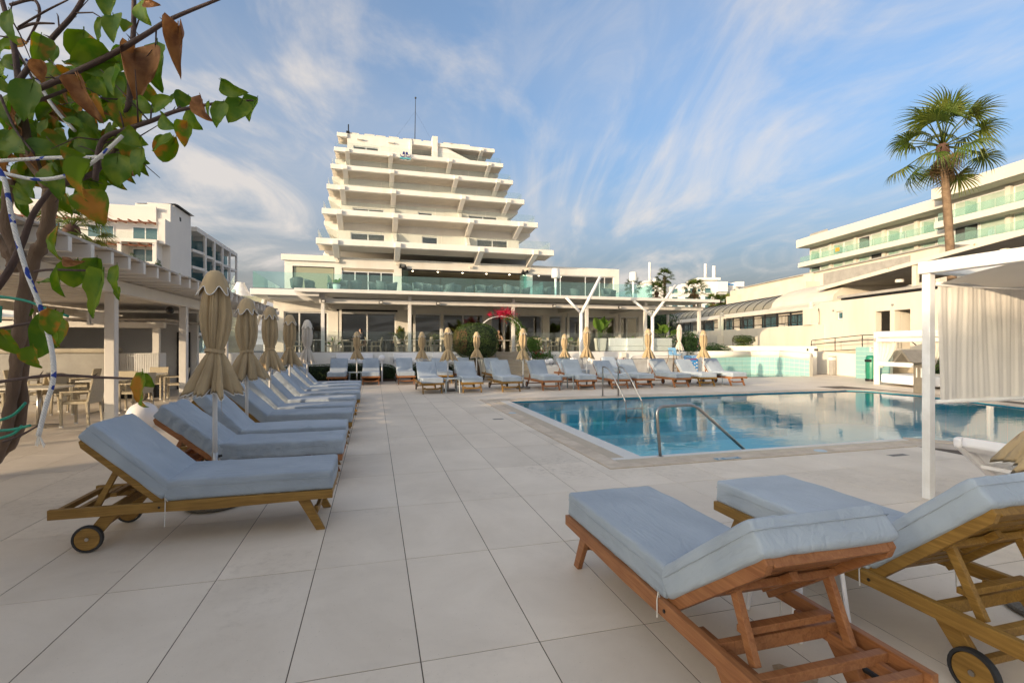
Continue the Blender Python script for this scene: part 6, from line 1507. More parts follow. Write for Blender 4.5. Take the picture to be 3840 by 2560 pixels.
    (-0.693, 1.599, 2.205, 0.09, 137, 'y'),
    (-0.876, 1.687, 2.09, 0.088, 76, 'g'),
    (-0.974, 1.858, 2.195, 0.096, 130, 'g'),
    (-0.745, 1.578, 1.998, 0.069, 41, 'g'),
    (-0.92, 1.904, 2.233, 0.109, 22, 'y'),
    (-1.048, 1.835, 2.27, 0.077, 10, 'y'),
    (-0.819, 1.649, 2.25, 0.086, 111, 'b'),
    (-0.831, 1.636, 2.177, 0.058, 10, 'y'),
    (-0.945, 1.739, 2.114, 0.083, 106, 'g'),
    (-0.701, 1.597, 2.217, 0.066, 139, 'g'),
    (-0.699, 1.62, 2.192, 0.093, 20, 'y'),
    (-1.0, 1.768, 2.221, 0.085, 132, 'b'),
    (-0.758, 1.829, 2.208, 0.097, 30, 'g'),
    (-0.757, 1.578, 2.045, 0.09, 57, 'y'),
    (-0.961, 1.864, 2.232, 0.082, 101, 'g'),
    (-0.702, 1.631, 2.019, 0.082, 17, 'y'),
    (-0.806, 1.637, 2.035, 0.095, 124, 'g'),
    (-0.794, 1.598, 2.293, 0.075, 15, 'y'),
    (-0.995, 1.796, 2.053, 0.085, 36, 'g'),
    (-0.903, 1.739, 2.23, 0.094, 167, 'g'),
    (-0.887, 1.726, 2.067, 0.088, 42, 'g'),
    (-0.827, 1.868, 2.188, 0.061, 92, 'g'),
    (-0.748, 1.778, 2.141, 0.1, 34, 'g'),
    (-0.843, 1.637, 2.181, 0.086, 42, 'b'),
    (-1.047, 1.949, 2.227, 0.087, 42, 'g'),
    (-0.893, 1.882, 2.345, 0.101, 96, 'b'),
    (-0.841, 1.625, 2.179, 0.064, 132, 'g'),
    (-0.647, 1.587, 2.041, 0.054, 90, 'b'),
    (-1.016, 1.847, 2.132, 0.105, 50, 'y'),
    (-1.039, 1.937, 2.255, 0.073, 95, 'y'),
    (-0.744, 1.638, 2.281, 0.094, 116, 'y'),
    (-0.955, 1.889, 2.139, 0.067, 17, 'g'),
    (-0.72, 1.706, 2.156, 0.092, 158, 'y'),
    (-1.092, 1.903, 2.033, 0.09, 134, 'y'),
    (-0.822, 1.801, 2.439, 0.079, 119, 'g'),
    (-1.023, 1.911, 2.07, 0.076, 23, 'y'),
    (-0.98, 1.787, 2.224, 0.056, 135, 'y'),
    (-0.941, 1.912, 2.371, 0.069, 39, 'g'),
    (-0.974, 1.713, 2.149, 0.059, 21, 'y'),
    (-0.817, 1.806, 2.383, 0.083, 93, 'y'),
    (-1.02, 1.815, 2.005, 0.082, 142, 'g'),
    (-0.946, 1.653, 2.052, 0.091, 134, 'b'),
    (-0.887, 1.666, 2.204, 0.063, 28, 'b'),
    (-0.915, 1.781, 2.32, 0.097, 48, 'g'),
    (-0.666, 1.655, 2.214, 0.087, 131, 'g'),
    (-0.865, 1.871, 2.164, 0.068, 96, 'g'),
    (-0.702, 1.614, 2.095, 0.08, 43, 'y'),
    (-0.753, 1.717, 2.165, 0.083, 107, 'g'),
    (-0.705, 1.787, 2.13, 0.108, 118, 'g'),
    (-0.872, 1.728, 2.081, 0.056, 35, 'y'),
    (-0.933, 1.649, 2.124, 0.082, 101, 'b'),
    (-0.71, 1.72, 2.34, 0.085, 54, 'g'),
    (-0.757, 1.748, 2.119, 0.067, 60, 'g'),
    (-0.948, 1.919, 2.431, 0.067, 43, 'g'),
    (-0.996, 1.907, 2.414, 0.094, 73, 'g'),
    (-0.908, 1.797, 1.991, 0.08, 60, 'y'),
    (-0.952, 1.713, 2.014, 0.098, 59, 'g'),
    (-1.037, 1.83, 2.213, 0.096, 54, 'g'),
    (-0.987, 1.854, 2.319, 0.101, 51, 'g'),
    (-0.904, 1.627, 2.158, 0.064, 141, 'g'),
    (-0.774, 1.597, 2.086, 0.074, 133, 'g'),
    (-0.663, 1.534, 2.069, 0.083, 22, 'g'),
    (-0.835, 1.62, 2.078, 0.092, 78, 'g'),
    (-0.824, 1.631, 2.205, 0.052, 38, 'g'),
    (-0.742, 1.651, 2.084, 0.055, 147, 'g'),
    (-0.955, 1.878, 2.071, 0.08, 47, 'g'),
    (-0.987, 1.906, 2.299, 0.07, 82, 'g'),
    (-0.629, 1.535, 2.044, 0.085, 46, 'y'),
    (-1.042, 1.795, 2.143, 0.101, 113, 'y'),
    (-0.856, 1.876, 2.241, 0.065, 138, 'y'),
    (-0.809, 1.705, 1.999, 0.071, 105, 'b'),
    (-0.833, 1.865, 2.191, 0.07, 105, 'b'),
    (-0.85, 1.802, 2.018, 0.109, 92, 'g'),
    (-0.872, 1.811, 2.15, 0.099, 29, 'g'),
    (-1.092, 1.909, 1.982, 0.086, 166, 'g'),
    (-0.937, 1.808, 2.073, 0.086, 67, 'g'),
    (-0.798, 1.803, 2.258, 0.063, 131, 'g'),
]
VINE_BRANCHES = [
    ([(-0.678, 1.485, 1.953), (-0.662, 1.481, 2.051), (-0.6, 1.464, 2.081), (-0.538, 1.446, 2.103), (-0.476, 1.429, 2.128), (-0.373, 1.401, 2.148), (-0.294, 1.379, 2.154)], [0.0069, 0.0064, 0.006, 0.0056, 0.0047, 0.0034, 0.0017]),
    ([(-0.856, 1.535, 2.15), (-0.835, 1.529, 2.173), (-0.753, 1.506, 2.212), (-0.641, 1.475, 2.268), (-0.554, 1.451, 2.321), (-0.492, 1.434, 2.36), (-0.373, 1.401, 2.411)], [0.0086, 0.0077, 0.0073, 0.0069, 0.006, 0.0051, 0.0034]),
    ([(-0.878, 1.561, 2.212), (-0.836, 1.55, 2.273), (-0.786, 1.536, 2.334), (-0.744, 1.524, 2.382), (-0.714, 1.516, 2.434)], [0.007, 0.0065, 0.0061, 0.0057, 0.0052]),
    ([(-0.645, 1.528, 2.13), (-0.62, 1.521, 2.174), (-0.617, 1.52, 2.263), (-0.609, 1.518, 2.353), (-0.607, 1.517, 2.451)], [0.0071, 0.0071, 0.0067, 0.0062, 0.0053]),
    ([(-0.885, 1.574, 2.213), (-0.898, 1.577, 2.318), (-0.929, 1.586, 2.437)], [0.0079, 0.0066, 0.0053]),
    ([(-0.84, 1.551, 2.16), (-0.802, 1.54, 2.173), (-0.744, 1.524, 2.197)], [0.0052, 0.0044, 0.0035]),
    ([(-0.849, 1.636, 1.958), (-0.898, 1.65, 2.037), (-0.915, 1.655, 2.106), (-0.924, 1.657, 2.175), (-0.933, 1.66, 2.249)], [0.0194, 0.0176, 0.0157, 0.013, 0.0093]),
    ([(-0.796, 1.57, 1.96), (-0.744, 1.555, 1.974), (-0.705, 1.545, 1.991), (-0.68, 1.538, 2.023), (-0.632, 1.524, 2.067)], [0.0098, 0.008, 0.0067, 0.0053, 0.0045]),
    ([(-0.873, 1.487, 2.142), (-0.838, 1.478, 2.06), (-0.794, 1.465, 2.002)], [0.0033, 0.0029, 0.0025]),
    ([(-1.111, 1.969, 2.556), (-1.059, 1.954, 2.573), (-0.995, 1.936, 2.573)], [0.0049, 0.0044, 0.0027]),
    ([(-1.168, 2.036, 2.667), (-1.092, 2.015, 2.684), (-1.075, 2.01, 2.628), (-1.119, 2.023, 2.537)], [0.0051, 0.0051, 0.0045, 0.0028]),
    ([(-0.899, 1.598, 2.37), (-0.834, 1.58, 2.41), (-0.774, 1.564, 2.442)], [0.0027, 0.0027, 0.0018]),
    ([(-0.977, 1.724, 2.377), (-0.926, 1.71, 2.281), (-0.898, 1.702, 2.242)], [0.0034, 0.0034, 0.0029]),
    ([(-0.849, 1.636, 1.959), (-0.862, 1.64, 1.834), (-0.893, 1.649, 1.774), (-0.92, 1.656, 1.667), (-0.933, 1.66, 1.552), (-0.942, 1.662, 1.459), (-0.956, 1.666, 1.366), (-0.973, 1.671, 1.274), (-1.027, 1.686, 1.181), (-1.098, 1.706, 1.089)], [0.0222, 0.0222, 0.0213, 0.0204, 0.0194, 0.0185, 0.0176, 0.0185, 0.0204, 0.0222]),
    ([(-0.977, 1.703, 1.997), (-0.986, 1.706, 1.859), (-0.936, 1.692, 1.741), (-0.936, 1.692, 1.599), (-0.945, 1.694, 1.457), (-0.947, 1.695, 1.339), (-0.972, 1.702, 1.268), (-1.032, 1.718, 1.202), (-1.114, 1.741, 1.079)], [0.017, 0.018, 0.0189, 0.018, 0.017, 0.0161, 0.017, 0.0189, 0.0218]),
    ([(-0.955, 1.614, 1.685), (-0.92, 1.604, 1.738), (-0.89, 1.596, 1.805), (-0.86, 1.588, 1.885), (-0.804, 1.572, 1.961)], [0.0089, 0.0089, 0.008, 0.0071, 0.0053]),
    ([(-0.896, 1.514, 1.446), (-0.767, 1.479, 1.463), (-0.646, 1.445, 1.458), (-0.553, 1.419, 1.455)], [0.0042, 0.0038, 0.0033, 0.0021]),
    ([(-0.827, 1.527, 1.722), (-0.786, 1.515, 1.727), (-0.678, 1.485, 1.724)], [0.0034, 0.003, 0.0026]),
    ([(-0.936, 1.588, 1.579), (-0.881, 1.573, 1.59), (-0.817, 1.555, 1.601), (-0.783, 1.546, 1.617)], [0.004, 0.0035, 0.0031, 0.0018]),
    ([(-0.937, 1.609, 1.284), (-0.894, 1.597, 1.301), (-0.839, 1.582, 1.333)], [0.0036, 0.0031, 0.0018]),
    ([(-1.043, 1.763, 1.844), (-1.005, 1.752, 1.796), (-0.991, 1.748, 1.747)], [0.0195, 0.0214, 0.0195]),
]
VINE_ROPES = [[(-0.842, 1.427, 1.949), (-0.825, 1.422, 1.914), (-0.806, 1.417, 1.813), (-0.777, 1.409, 1.707), (-0.747, 1.401, 1.626), (-0.722, 1.394, 1.53), (-0.718, 1.393, 1.459), (-0.734, 1.397, 1.399), (-0.751, 1.402, 1.328)], [(-0.863, 1.464, 1.95), (-0.781, 1.441, 1.932), (-0.707, 1.42, 1.94), (-0.644, 1.403, 1.974), (-0.578, 1.385, 2.035)], [(-0.877, 1.489, 1.983), (-0.754, 1.454, 1.99), (-0.635, 1.421, 1.992)], [(-0.882, 1.594, 2.286), (-0.817, 1.576, 2.17), (-0.757, 1.559, 2.098)]]
VINE_TIES = [[(-0.928, 1.575, 1.662), (-0.861, 1.557, 1.651), (-0.807, 1.542, 1.629), (-0.756, 1.528, 1.611)], [(-0.928, 1.575, 1.344), (-0.891, 1.565, 1.359), (-0.861, 1.557, 1.39)], [(-0.928, 1.575, 1.318), (-0.891, 1.565, 1.322), (-0.849, 1.553, 1.332)], [(-0.928, 1.575, 1.298), (-0.891, 1.565, 1.311), (-0.87, 1.559, 1.331)], [(-0.944, 1.611, 1.64), (-0.946, 1.611, 1.596)]]
# ================================================================ climbing vine at the left
BARK = mat('vine_bark', (.19, .125, .08), .9, .45, 9, 1.0, 45, c2=(.085, .052, .034), stretch=(1, 1, .35), patch=(.3, .7))
TWIG = mat('vine_twig', (.075, .045, .04), .8, .3, 20, .5, 60)
LGREEN = leafmat('vine_leaf_green', (.06, .125, .012), (.125, .18, .018), .55, .42, 2.2, (.42, .62))
LYEL = leafmat('vine_leaf_turning', (.10, .165, .014), (.33, .15, .03), .55, .42, 2.0, (.50, .62))
LBRN = leafmat('vine_leaf_dead', (.32, .16, .07), (.20, .09, .04), .7, .2, 4)
vine = thing('climbing_vine', 'old thorny vine with drying broad leaves tied up with cord', 'vine', (-1.9, 1.0, 0))
def vv(p): return (p[0] + 1.9, p[1] - 1.0, p[2])
def leaf_mesh(kind, seed):
    rs = random.Random(seed); NL, NW = 10, 6; V, F = [], []
    curl = {'g': rs.uniform(.15, 1.0), 'y': rs.uniform(.4, 1.1), 'b': rs.uniform(1.0, 1.8)}[kind]; fold = {'g': rs.uniform(.15, .75), 'y': rs.uniform(.3, .9), 'b': rs.uniform(.9, 1.4)}[kind]; wv = {'g': .06, 'y': .09, 'b': .15}[kind]; asym = rs.uniform(-.22, .22); wd = rs.uniform(.32, .46)
    for i in range(NL + 1):
        u = i / NL; w = wd * (math.sin(math.pi * min(1, u ** .62)) ** .75) * (1 - .25 * u) + .004
        if i == NL: w = .004
        for j in range(NW + 1):
            s = (j / NW * 2 - 1); y = s * w * (1 + asym * s) + .05 * asym * u * u * 4 * .3; x = u - .10 * abs(s) ** 1.5 * (1 - u) * (1 if u < .4 else 0)
            a = fold * abs(s); z_ = math.sin(a) * abs(y) + wv * nz3(u * 4 + seed, s * 3, seed * .7) * (.3 + abs(s)) - .04 * math.sin(u * 9) * (1 - abs(s)) * .2
            y *= math.cos(a * .8)
            # curl along the length
            th_ = curl * u * u; V.append((x - .25 * curl * u ** 3 * .6, y, z_ - th_ * .28 * u))
    for i in range(NL):
        for j in range(NW): F.append((i * (NW + 1) + j, (i + 1) * (NW + 1) + j, (i + 1) * (NW + 1) + j + 1, i * (NW + 1) + j + 1))
    V2 = len(V); me = MB().add(V, F)
    me.tube([(-.16, .0, .02), (-.06, 0, .0), (.02, 0, 0), (.5, 0, -.02 - curl * .02)], [.012, .011, .012, .006], 5)
    m_ = me.mesh('leaf', True); m_.materials.append({'g': LGREEN, 'y': LYEL, 'b': LBRN}[kind]); return m_
LM = {k: [leaf_mesh(k, s) for s in range(9)] for k in 'gyb'}
CAMR = Vector((math.cos(R(15.5)), -math.sin(R(15.5)), 0)); CAMF = Vector((math.sin(R(15.5)), math.cos(R(15.5)), 0)); ZU = Vector((0, 0, 1))
rn = random.Random(31)
for (x, y, z_, l, a, k) in VINE_LEAVES:
    o = bpy.data.objects.new('leaf', rn.choice(LM[k])); col.objects.link(o); o.parent = vine
    dx = (CAMR * math.cos(R(a)) - ZU * math.sin(R(a)) + CAMF * rn.uniform(-.35, .35)).normalized()
    nn = (-CAMF + Vector((rn.uniform(-.6, .6), rn.uniform(-.5, .5), rn.uniform(-.3, .7)))); nn = (nn - dx * nn.dot(dx)).normalized()
    M = Matrix((dx, nn.cross(dx), nn)).transposed().to_4x4(); M.translation = Vector(vv((x, y, z_))); s = l * (.9 if k == 'g' else .95)
    o.matrix_local = M @ Matrix.Rotation(rn.uniform(-.7, .7), 4, 'X') @ Matrix.Diagonal((s, s * rn.uniform(.75, 1.25), s, 1))
def smooth_path(pts, rs, k=5):
    P = [Vector(p) for p in pts]; o, r_ = [], []; n_ = len(P)
    for i in range(n_ - 1):
        p0, p1, p2, p3 = P[max(i - 1, 0)], P[i], P[i + 1], P[min(i + 2, n_ - 1)]
        for j in range(k):
            t_ = j / k; o.append(.5 * ((2 * p1) + (p2 - p0) * t_ + (2 * p0 - 5 * p1 + 4 * p2 - p3) * t_ ** 2 + (3 * p1 - p0 - 3 * p2 + p3) * t_ ** 3)); r_.append(rs[i] + (rs[i + 1] - rs[i]) * t_)
    return o + [P[-1]], r_ + [rs[-1]]
for pts, rs in VINE_BRANCHES:
    big = max(rs) > .012; P, Q = smooth_path([vv(p) for p in pts], [r_ * (.78 if big else 1) for r_ in rs])
    if big: Q = [q * (1 + .13 * math.sin(i * 1.7) + .08 * math.sin(i * 4.1)) for i, q in enumerate(Q)]
    b_ = MB().tube(P, Q, 12 if big else 7).build('trunk' if big else 'branch', BARK if big else TWIG, vine, smooth=True)
    if not big and len(P) > 12:
        for i in range(4, len(P) - 1, 5):
            d = Vector((rn.uniform(-1, 1), rn.uniform(-1, 1), rn.uniform(.2, 1))).normalized(); MB().tube([P[i], P[i] + d * .013 + d * Q[i]], [Q[i] * .5, .0004], 5).build('thorn', TWIG, b_)
MB().tube([vv((-1.95, .95, -.02)), vv((-1.9, 1.0, .35)), vv(VINE_BRANCHES[13][0][-1]) if len(VINE_BRANCHES) > 13 else vv((-1.8, 1, .6))], [.075, .06, .045], 12).build('root_stem', BARK, vine, smooth=True)
for q in range(40):   # fine side twigs
    bi = rn.choice([0, 1, 2, 3, 4, 7]); P_ = VINE_BRANCHES[bi % len(VINE_BRANCHES)][0]; i0 = rn.randrange(len(P_) - 1); u = rn.random(); a_ = Vector(vv(P_[i0])).lerp(Vector(vv(P_[i0 + 1])), u)
    d = (CAMR * rn.uniform(-1, 1) + ZU * rn.uniform(-.5, 1) + CAMF * rn.uniform(-.4, .4)).normalized() * rn.uniform(.06, .16); MB().tube([a_, a_ + d * .5 + ZU * .01, a_ + d + ZU * rn.uniform(-.02, .03)], [.0022, .0017, .0008], 5).build('twig', TWIG, vine, smooth=True)
ROPE = None
def ropemat():
    m, n, b = nt_of('flecked_rope'); L = n.links.new; t_ = n.nodes.new('ShaderNodeTexCoord'); vo = n.nodes.new('ShaderNodeTexVoronoi'); vo.inputs['Scale'].default_value = 65; L(t_.outputs['Object'], vo.inputs[0])
    cr = n.nodes.new('ShaderNodeValToRGB'); cr.color_ramp.interpolation = 'CONSTANT'; cr.color_ramp.elements[0].color = (.60, .60, .60, 1); cr.color_ramp.elements[1].position = .86; cr.color_ramp.elements[1].color = (.02, .05, .30, 1)
    sp = n.nodes.new('ShaderNodeSeparateColor'); L(vo.outputs['Color'], sp.inputs[0]); L(sp.outputs[0], cr.inputs[0]); L(cr.outputs[0], b.inputs['Base Color']); b.inputs['Roughness'].default_value = .8
    wv = n.nodes.new('ShaderNodeTexWave'); wv.inputs['Scale'].default_value = 90; wv.bands_direction = 'DIAGONAL'; L(t_.outputs['Object'], wv.inputs[0]); bp = n.nodes.new('ShaderNodeBump'); bp.inputs['Strength'].default_value = .5; bp.inputs['Distance'].default_value = .003; L(wv.outputs[0], bp.inputs['Height']); L(bp.outputs[0], b.inputs['Normal']); return m
ROPE = ropemat()
rp_ = thing('tied_rope', 'white rope with blue flecks tied around the vine', 'rope', (-1.2, .95, 0))
for i, pts in enumerate(VINE_ROPES):
    P, Q = smooth_path([(p[0] + 1.2, p[1] - .95, p[2]) for p in pts], [.0052 if i < 1 else .0042] * len(pts)); MB().tube(P, Q, 10).build('strand', ROPE, rp_, smooth=True)
e = VINE_ROPES[0][-1]
for q in range(7): MB().tube([(e[0] + 1.2, e[1] - .95, e[2] + .005), (e[0] + 1.2 + rn.uniform(-.012, .014), e[1] - .95 + rn.uniform(-.01, .01), e[2] - rn.uniform(.015, .03))], .0012, 4).build('frayed_end', STRING, rp_)
GTIE = mat('green_twine', (.01, .22, .15), .6, .2, 20); tw_ = thing('green_twine', 'green plastic twine knotted around the vine trunks', 'twine', (-1.3, .9, 0))
for pts in VINE_TIES:
    P, Q = smooth_path([(p[0] + 1.3, p[1] - .9, p[2]) for p in pts], [.0035] * len(pts)); MB().tube(P, Q, 6).build('strand', GTIE, tw_, smooth=True)

# ================================================================ plants made of many small leaves
def leafcloud(n_, fn, size, seed, up=.3, aspect=.5):
    """fn(rng) -> point, outward normal ; returns MB of small folded leaves"""
    rs = random.Random(seed); mb = MB()
    for _ in range(n_):
        p, nn = fn(rs); nn = (nn + Vector((rs.gauss(0, .5), rs.gauss(0, .5), rs.gauss(up, .5)))).normalized(); a = nn.orthogonal().normalized(); b = nn.cross(a); th_ = rs.uniform(0, 6.28); d = a * math.cos(th_) + b * math.sin(th_); w = nn.cross(d)
        s = size * rs.uniform(.6, 1.4); mb.add([p - d * s * .5, p + w * s * aspect * .5 + nn * s * .12, p + d * s * .5, p - w * s * aspect * .5 + nn * s * .12], [(0, 1, 2), (0, 2, 3)])
    return mb
def on_ellipsoid(c, r, jit=.1, seed=0, lump=.12, sq=2.0):
    c = Vector(c)
    def fn(rs):
        while True:
            v = Vector((rs.gauss(0, 1), rs.gauss(0, 1), rs.gauss(0, 1)))
            if v.length > .1: break
        v.normalize(); k = (abs(v.x) ** sq + abs(v.y) ** sq + abs(v.z) ** sq) ** (-1 / sq)
        q = 1 + lump * noise.noise(v * 2.3 + Vector((seed, 0, 0))) + lump * .6 * noise.noise(v * 5.5 + Vector((0, seed, 0))) - jit * rs.random() ** 2
        p = Vector((v.x * r[0], v.y * r[1], v.z * r[2])) * k * q; return c + p, Vector((v.x / r[0], v.y / r[1], v.z / r[2])).normalized()
    return fn
BOXG = leafmat('box_leaf', (.022, .055, .012), (.045, .085, .02), .5, .2, 3); TOPI = leafmat('topiary_leaf', (.035, .075, .014), (.075, .105, .025), .5, .2, 1.5, (.35, .65)); DRYB = leafmat('dry_leaf', (.14, .075, .035), (.09, .06, .02), .7, .15, 4)
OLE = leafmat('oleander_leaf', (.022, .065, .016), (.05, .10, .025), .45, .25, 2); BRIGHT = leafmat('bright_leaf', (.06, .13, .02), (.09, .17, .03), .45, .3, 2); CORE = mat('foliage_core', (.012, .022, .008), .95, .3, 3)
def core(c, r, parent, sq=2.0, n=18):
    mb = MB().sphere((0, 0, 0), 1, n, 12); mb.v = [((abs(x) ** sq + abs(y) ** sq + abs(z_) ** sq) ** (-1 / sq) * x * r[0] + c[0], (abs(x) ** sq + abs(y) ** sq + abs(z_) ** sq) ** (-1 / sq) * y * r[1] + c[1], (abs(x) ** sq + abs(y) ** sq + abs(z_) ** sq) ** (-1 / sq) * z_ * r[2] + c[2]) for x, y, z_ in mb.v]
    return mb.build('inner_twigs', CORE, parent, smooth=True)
# clipped ball tree
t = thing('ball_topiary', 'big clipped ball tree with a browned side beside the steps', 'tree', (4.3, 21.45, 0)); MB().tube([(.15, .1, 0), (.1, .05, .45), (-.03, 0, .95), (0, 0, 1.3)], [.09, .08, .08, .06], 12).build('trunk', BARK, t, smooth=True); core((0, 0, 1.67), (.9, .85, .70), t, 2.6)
MB_l = leafcloud(9000, on_ellipsoid((0, 0, 1.67), (.99, .95, .79), .1, 3, .05, 2.6), .05, 5); MB_l.build('crown', TOPI, t)
leafcloud(1500, lambda rs: on_ellipsoid((0, 0, 1.67), (1.0, .96, .80), .06, 3, .05, 2.6)(rs) if True else None, .05, 6).build('shoots', TOPI, t)
dr = MB(); rs = random.Random(3); fe = on_ellipsoid((0, 0, 1.67), (1.01, .97, .80), .05, 3, .05, 2.6); kk = 0
while kk < 900:
    p, nn = fe(rs)
    if p.x < -.55 and p.y < .3 and abs(p.z - 1.65) < .5:
        kk += 1; s = .05; d = nn.orthogonal().normalized(); w = nn.cross(d); dr.add([p - d * s * .5, p + w * s * .3, p + d * s * .5, p - w * s * .3], [(0, 1, 2, 3)])
dr.build('browned_leaves', DRYB, t)
# box hedges
for i, (x0, x1, lab) in enumerate([(-3.5, .86, 'long low box hedge behind the loungers left of the globe lamp'), (1.5, 3.3, 'short low box hedge between globe lamp and ball tree')]):
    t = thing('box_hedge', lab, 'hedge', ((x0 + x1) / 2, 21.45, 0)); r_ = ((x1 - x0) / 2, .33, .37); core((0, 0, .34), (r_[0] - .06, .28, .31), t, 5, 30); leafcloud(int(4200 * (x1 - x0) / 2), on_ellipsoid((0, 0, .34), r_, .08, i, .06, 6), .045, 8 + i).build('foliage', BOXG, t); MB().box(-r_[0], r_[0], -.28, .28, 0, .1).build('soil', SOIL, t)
# square-headed tree by the bar
t = thing('clipped_tree', 'dark clipped tree with a square head beside the outdoor stair', 'tree', (-8.2, 24.2, 0)); MB().tube([(.0, 0, 0), (-.1, 0, .6), (.1, 0, 1.1), (.0, 0, 1.6)], [.12, .1, .09, .06], 10).build('trunk', BARK, t, smooth=True); MB().tube([(-.05, 0, .8), (.35, 0, 1.2)], [.06, .04], 8).build('limb', BARK, t); core((.05, 0, 2.05), (.62, .6, .78), t, 3); leafcloud(5200, on_ellipsoid((.05, 0, 2.05), (.75, .72, .95), .12, 2, .08, 3.2), .06, 9).build('crown', BOXG, t)
# oleander with pink flowers, spreading shrub, clipped shrub
PINK = leafmat('pink_petal', (.62, .26, .30), (.7, .4, .42), .6, .2)
t = thing('oleander_bush', 'green oleander bush with pale pink flowers at the terrace end', 'bush', (15.95, 22.75, .9)); core((0, 0, .55), (.5, .4, .5), t); leafcloud(3200, on_ellipsoid((0, 0, .6), (.72, .55, .72), .35, 4, .25), .11, 12, .5, .25).build('foliage', OLE, t)
for q in range(5): MB().tube([(0, 0, 0), (rn.uniform(-.3, .3), rn.uniform(-.3, .3), .8)], .015, 5).build('stem', TWIG, t)
fe = on_ellipsoid((0, 0, .62), (.74, .56, .74), .02, 4, .25); rs = random.Random(8); fl = MB()
for q in range(26):
    p, nn = fe(rs)
    for w in range(6): a = nn.orthogonal().normalized(); b = nn.cross(a); d = a * math.cos(w * 1.05) + b * math.sin(w * 1.05); fl.add([p + nn * .03, p + d * .035 + nn * .05, p + d * .03 + nn.cross(d) * .025 + nn * .05], [(0, 1, 2)])
fl.build('flowers', PINK, t)
t = thing('spreading_shrub', 'low spreading green shrub spilling over the planter wall', 'shrub', (17.5, 22.6, .85)); core((0, 0, .2), (.7, .35, .3), t); leafcloud(5000, on_ellipsoid((0, 0, .25), (.98, .5, .48), .3, 6, .25), .055, 14).build('foliage', OLE, t); leafcloud(1200, on_ellipsoid((-.4, -.3, .0), (.45, .3, .35), .3, 7, .2), .055, 15).build('trailing_foliage', OLE, t)
t = thing('tiered_shrub', 'clipped two tier shrub in the bed behind the tiled wall', 'shrub', (19.75, 23.1, 1.0)); core((0, 0, .78), (.45, .4, .18), t); leafcloud(2600, on_ellipsoid((0, 0, .78), (.58, .5, .25), .12, 6, .08, 2.6), .05, 16).build('top_tier', TOPI, t); leafcloud(2400, on_ellipsoid((.05, 0, .25), (.68, .5, .32), .25, 9, .2), .06, 17).build('lower_tier', BRIGHT, t); MB().cyl((0, 0), .05, -.1, .7, 8).build('stem', BARK, t)
MB_ = MB().beam((16.9, 22.9, .45), (21.0, 22.75, .45), 1.2, .9); t = thing('raised_bed', 'raised white planting bed behind the paddling pool', 'planter', (19, 23, 0)); o = MB_.build('bed', WHITE2, t); o.location = (-19, -23, 0)
t = thing('dead_stem', 'bare crooked stem sticking out of the planting bed', 'plant', (18.95, 23.0, .9)); MB().tube([(0, 0, 0), (.03, 0, .5), (.01, 0, .8), (.1, 0, 1.15)], [.025, .02, .018, .008], 6).build('stem', TWIG, t)
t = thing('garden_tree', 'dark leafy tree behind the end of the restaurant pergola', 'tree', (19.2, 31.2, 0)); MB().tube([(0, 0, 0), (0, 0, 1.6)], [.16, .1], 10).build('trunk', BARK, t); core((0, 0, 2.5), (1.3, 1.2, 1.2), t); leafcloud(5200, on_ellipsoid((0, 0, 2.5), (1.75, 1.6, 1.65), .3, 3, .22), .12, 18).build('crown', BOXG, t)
# cacti
CACT = mat('cactus_green', (.07, .11, .035), .7, .2, 6, .6, wave=('X', 9, 0)); 
t = thing('barrel_cactus', 'round golden barrel cactus on the white gravel', 'cactus', (7.42, 21.75, .55)); V, F = [], []; N = 60
for i in range(11):
    ph = math.pi * i / 10
    for k in range(N): a = 2 * math.pi * k / N; r_ = .19 * math.sin(ph) * (1 + .09 * math.cos(20 * a)) + .001; V.append((r_ * math.cos(a), r_ * math.sin(a), .13 - .15 * math.cos(ph)))
for i in range(10):
    for k in range(N): F.append((i * N + k, i * N + (k + 1) % N, (i + 1) * N + (k + 1) % N, (i + 1) * N + k))
MB().add(V, F).build('ribbed_body', mat('cactus_gold', (.22, .17, .04), .7, .2, 9, .6, 90), t, smooth=True)
for x, y, hh, lab in ((8.75, 22.2, 1.45, 'tall columnar cactus beside the large globe light'), (8.1, 22.45, .75, 'short columnar cactus behind the globe lights')):
    t = thing('column_cactus', lab, 'cactus', (x, y, .5))
    for dx, k_ in ((0, 1), (.12, .6), (-.11, .45)):
        V, F = [], []; N = 32
        prof = [(.06, 0), (.065, .3), (.065, .7), (.055, .92), (.03, .99), (.002, 1.0)]
        for r_, z_ in prof:
            for k in range(N): a = 2 * math.pi * k / N; rr = r_ * (1 + .16 * math.cos(8 * a)); V.append((dx + rr * math.cos(a), rr * math.sin(a), z_ * hh * k_))
        for i in range(5):
            for k in range(N): F.append((i * N + k, i * N + (k + 1) % N, (i + 1) * N + (k + 1) % N, (i + 1) * N + k))
        MB().add(V, F).build('column', CACT, t, smooth=True)
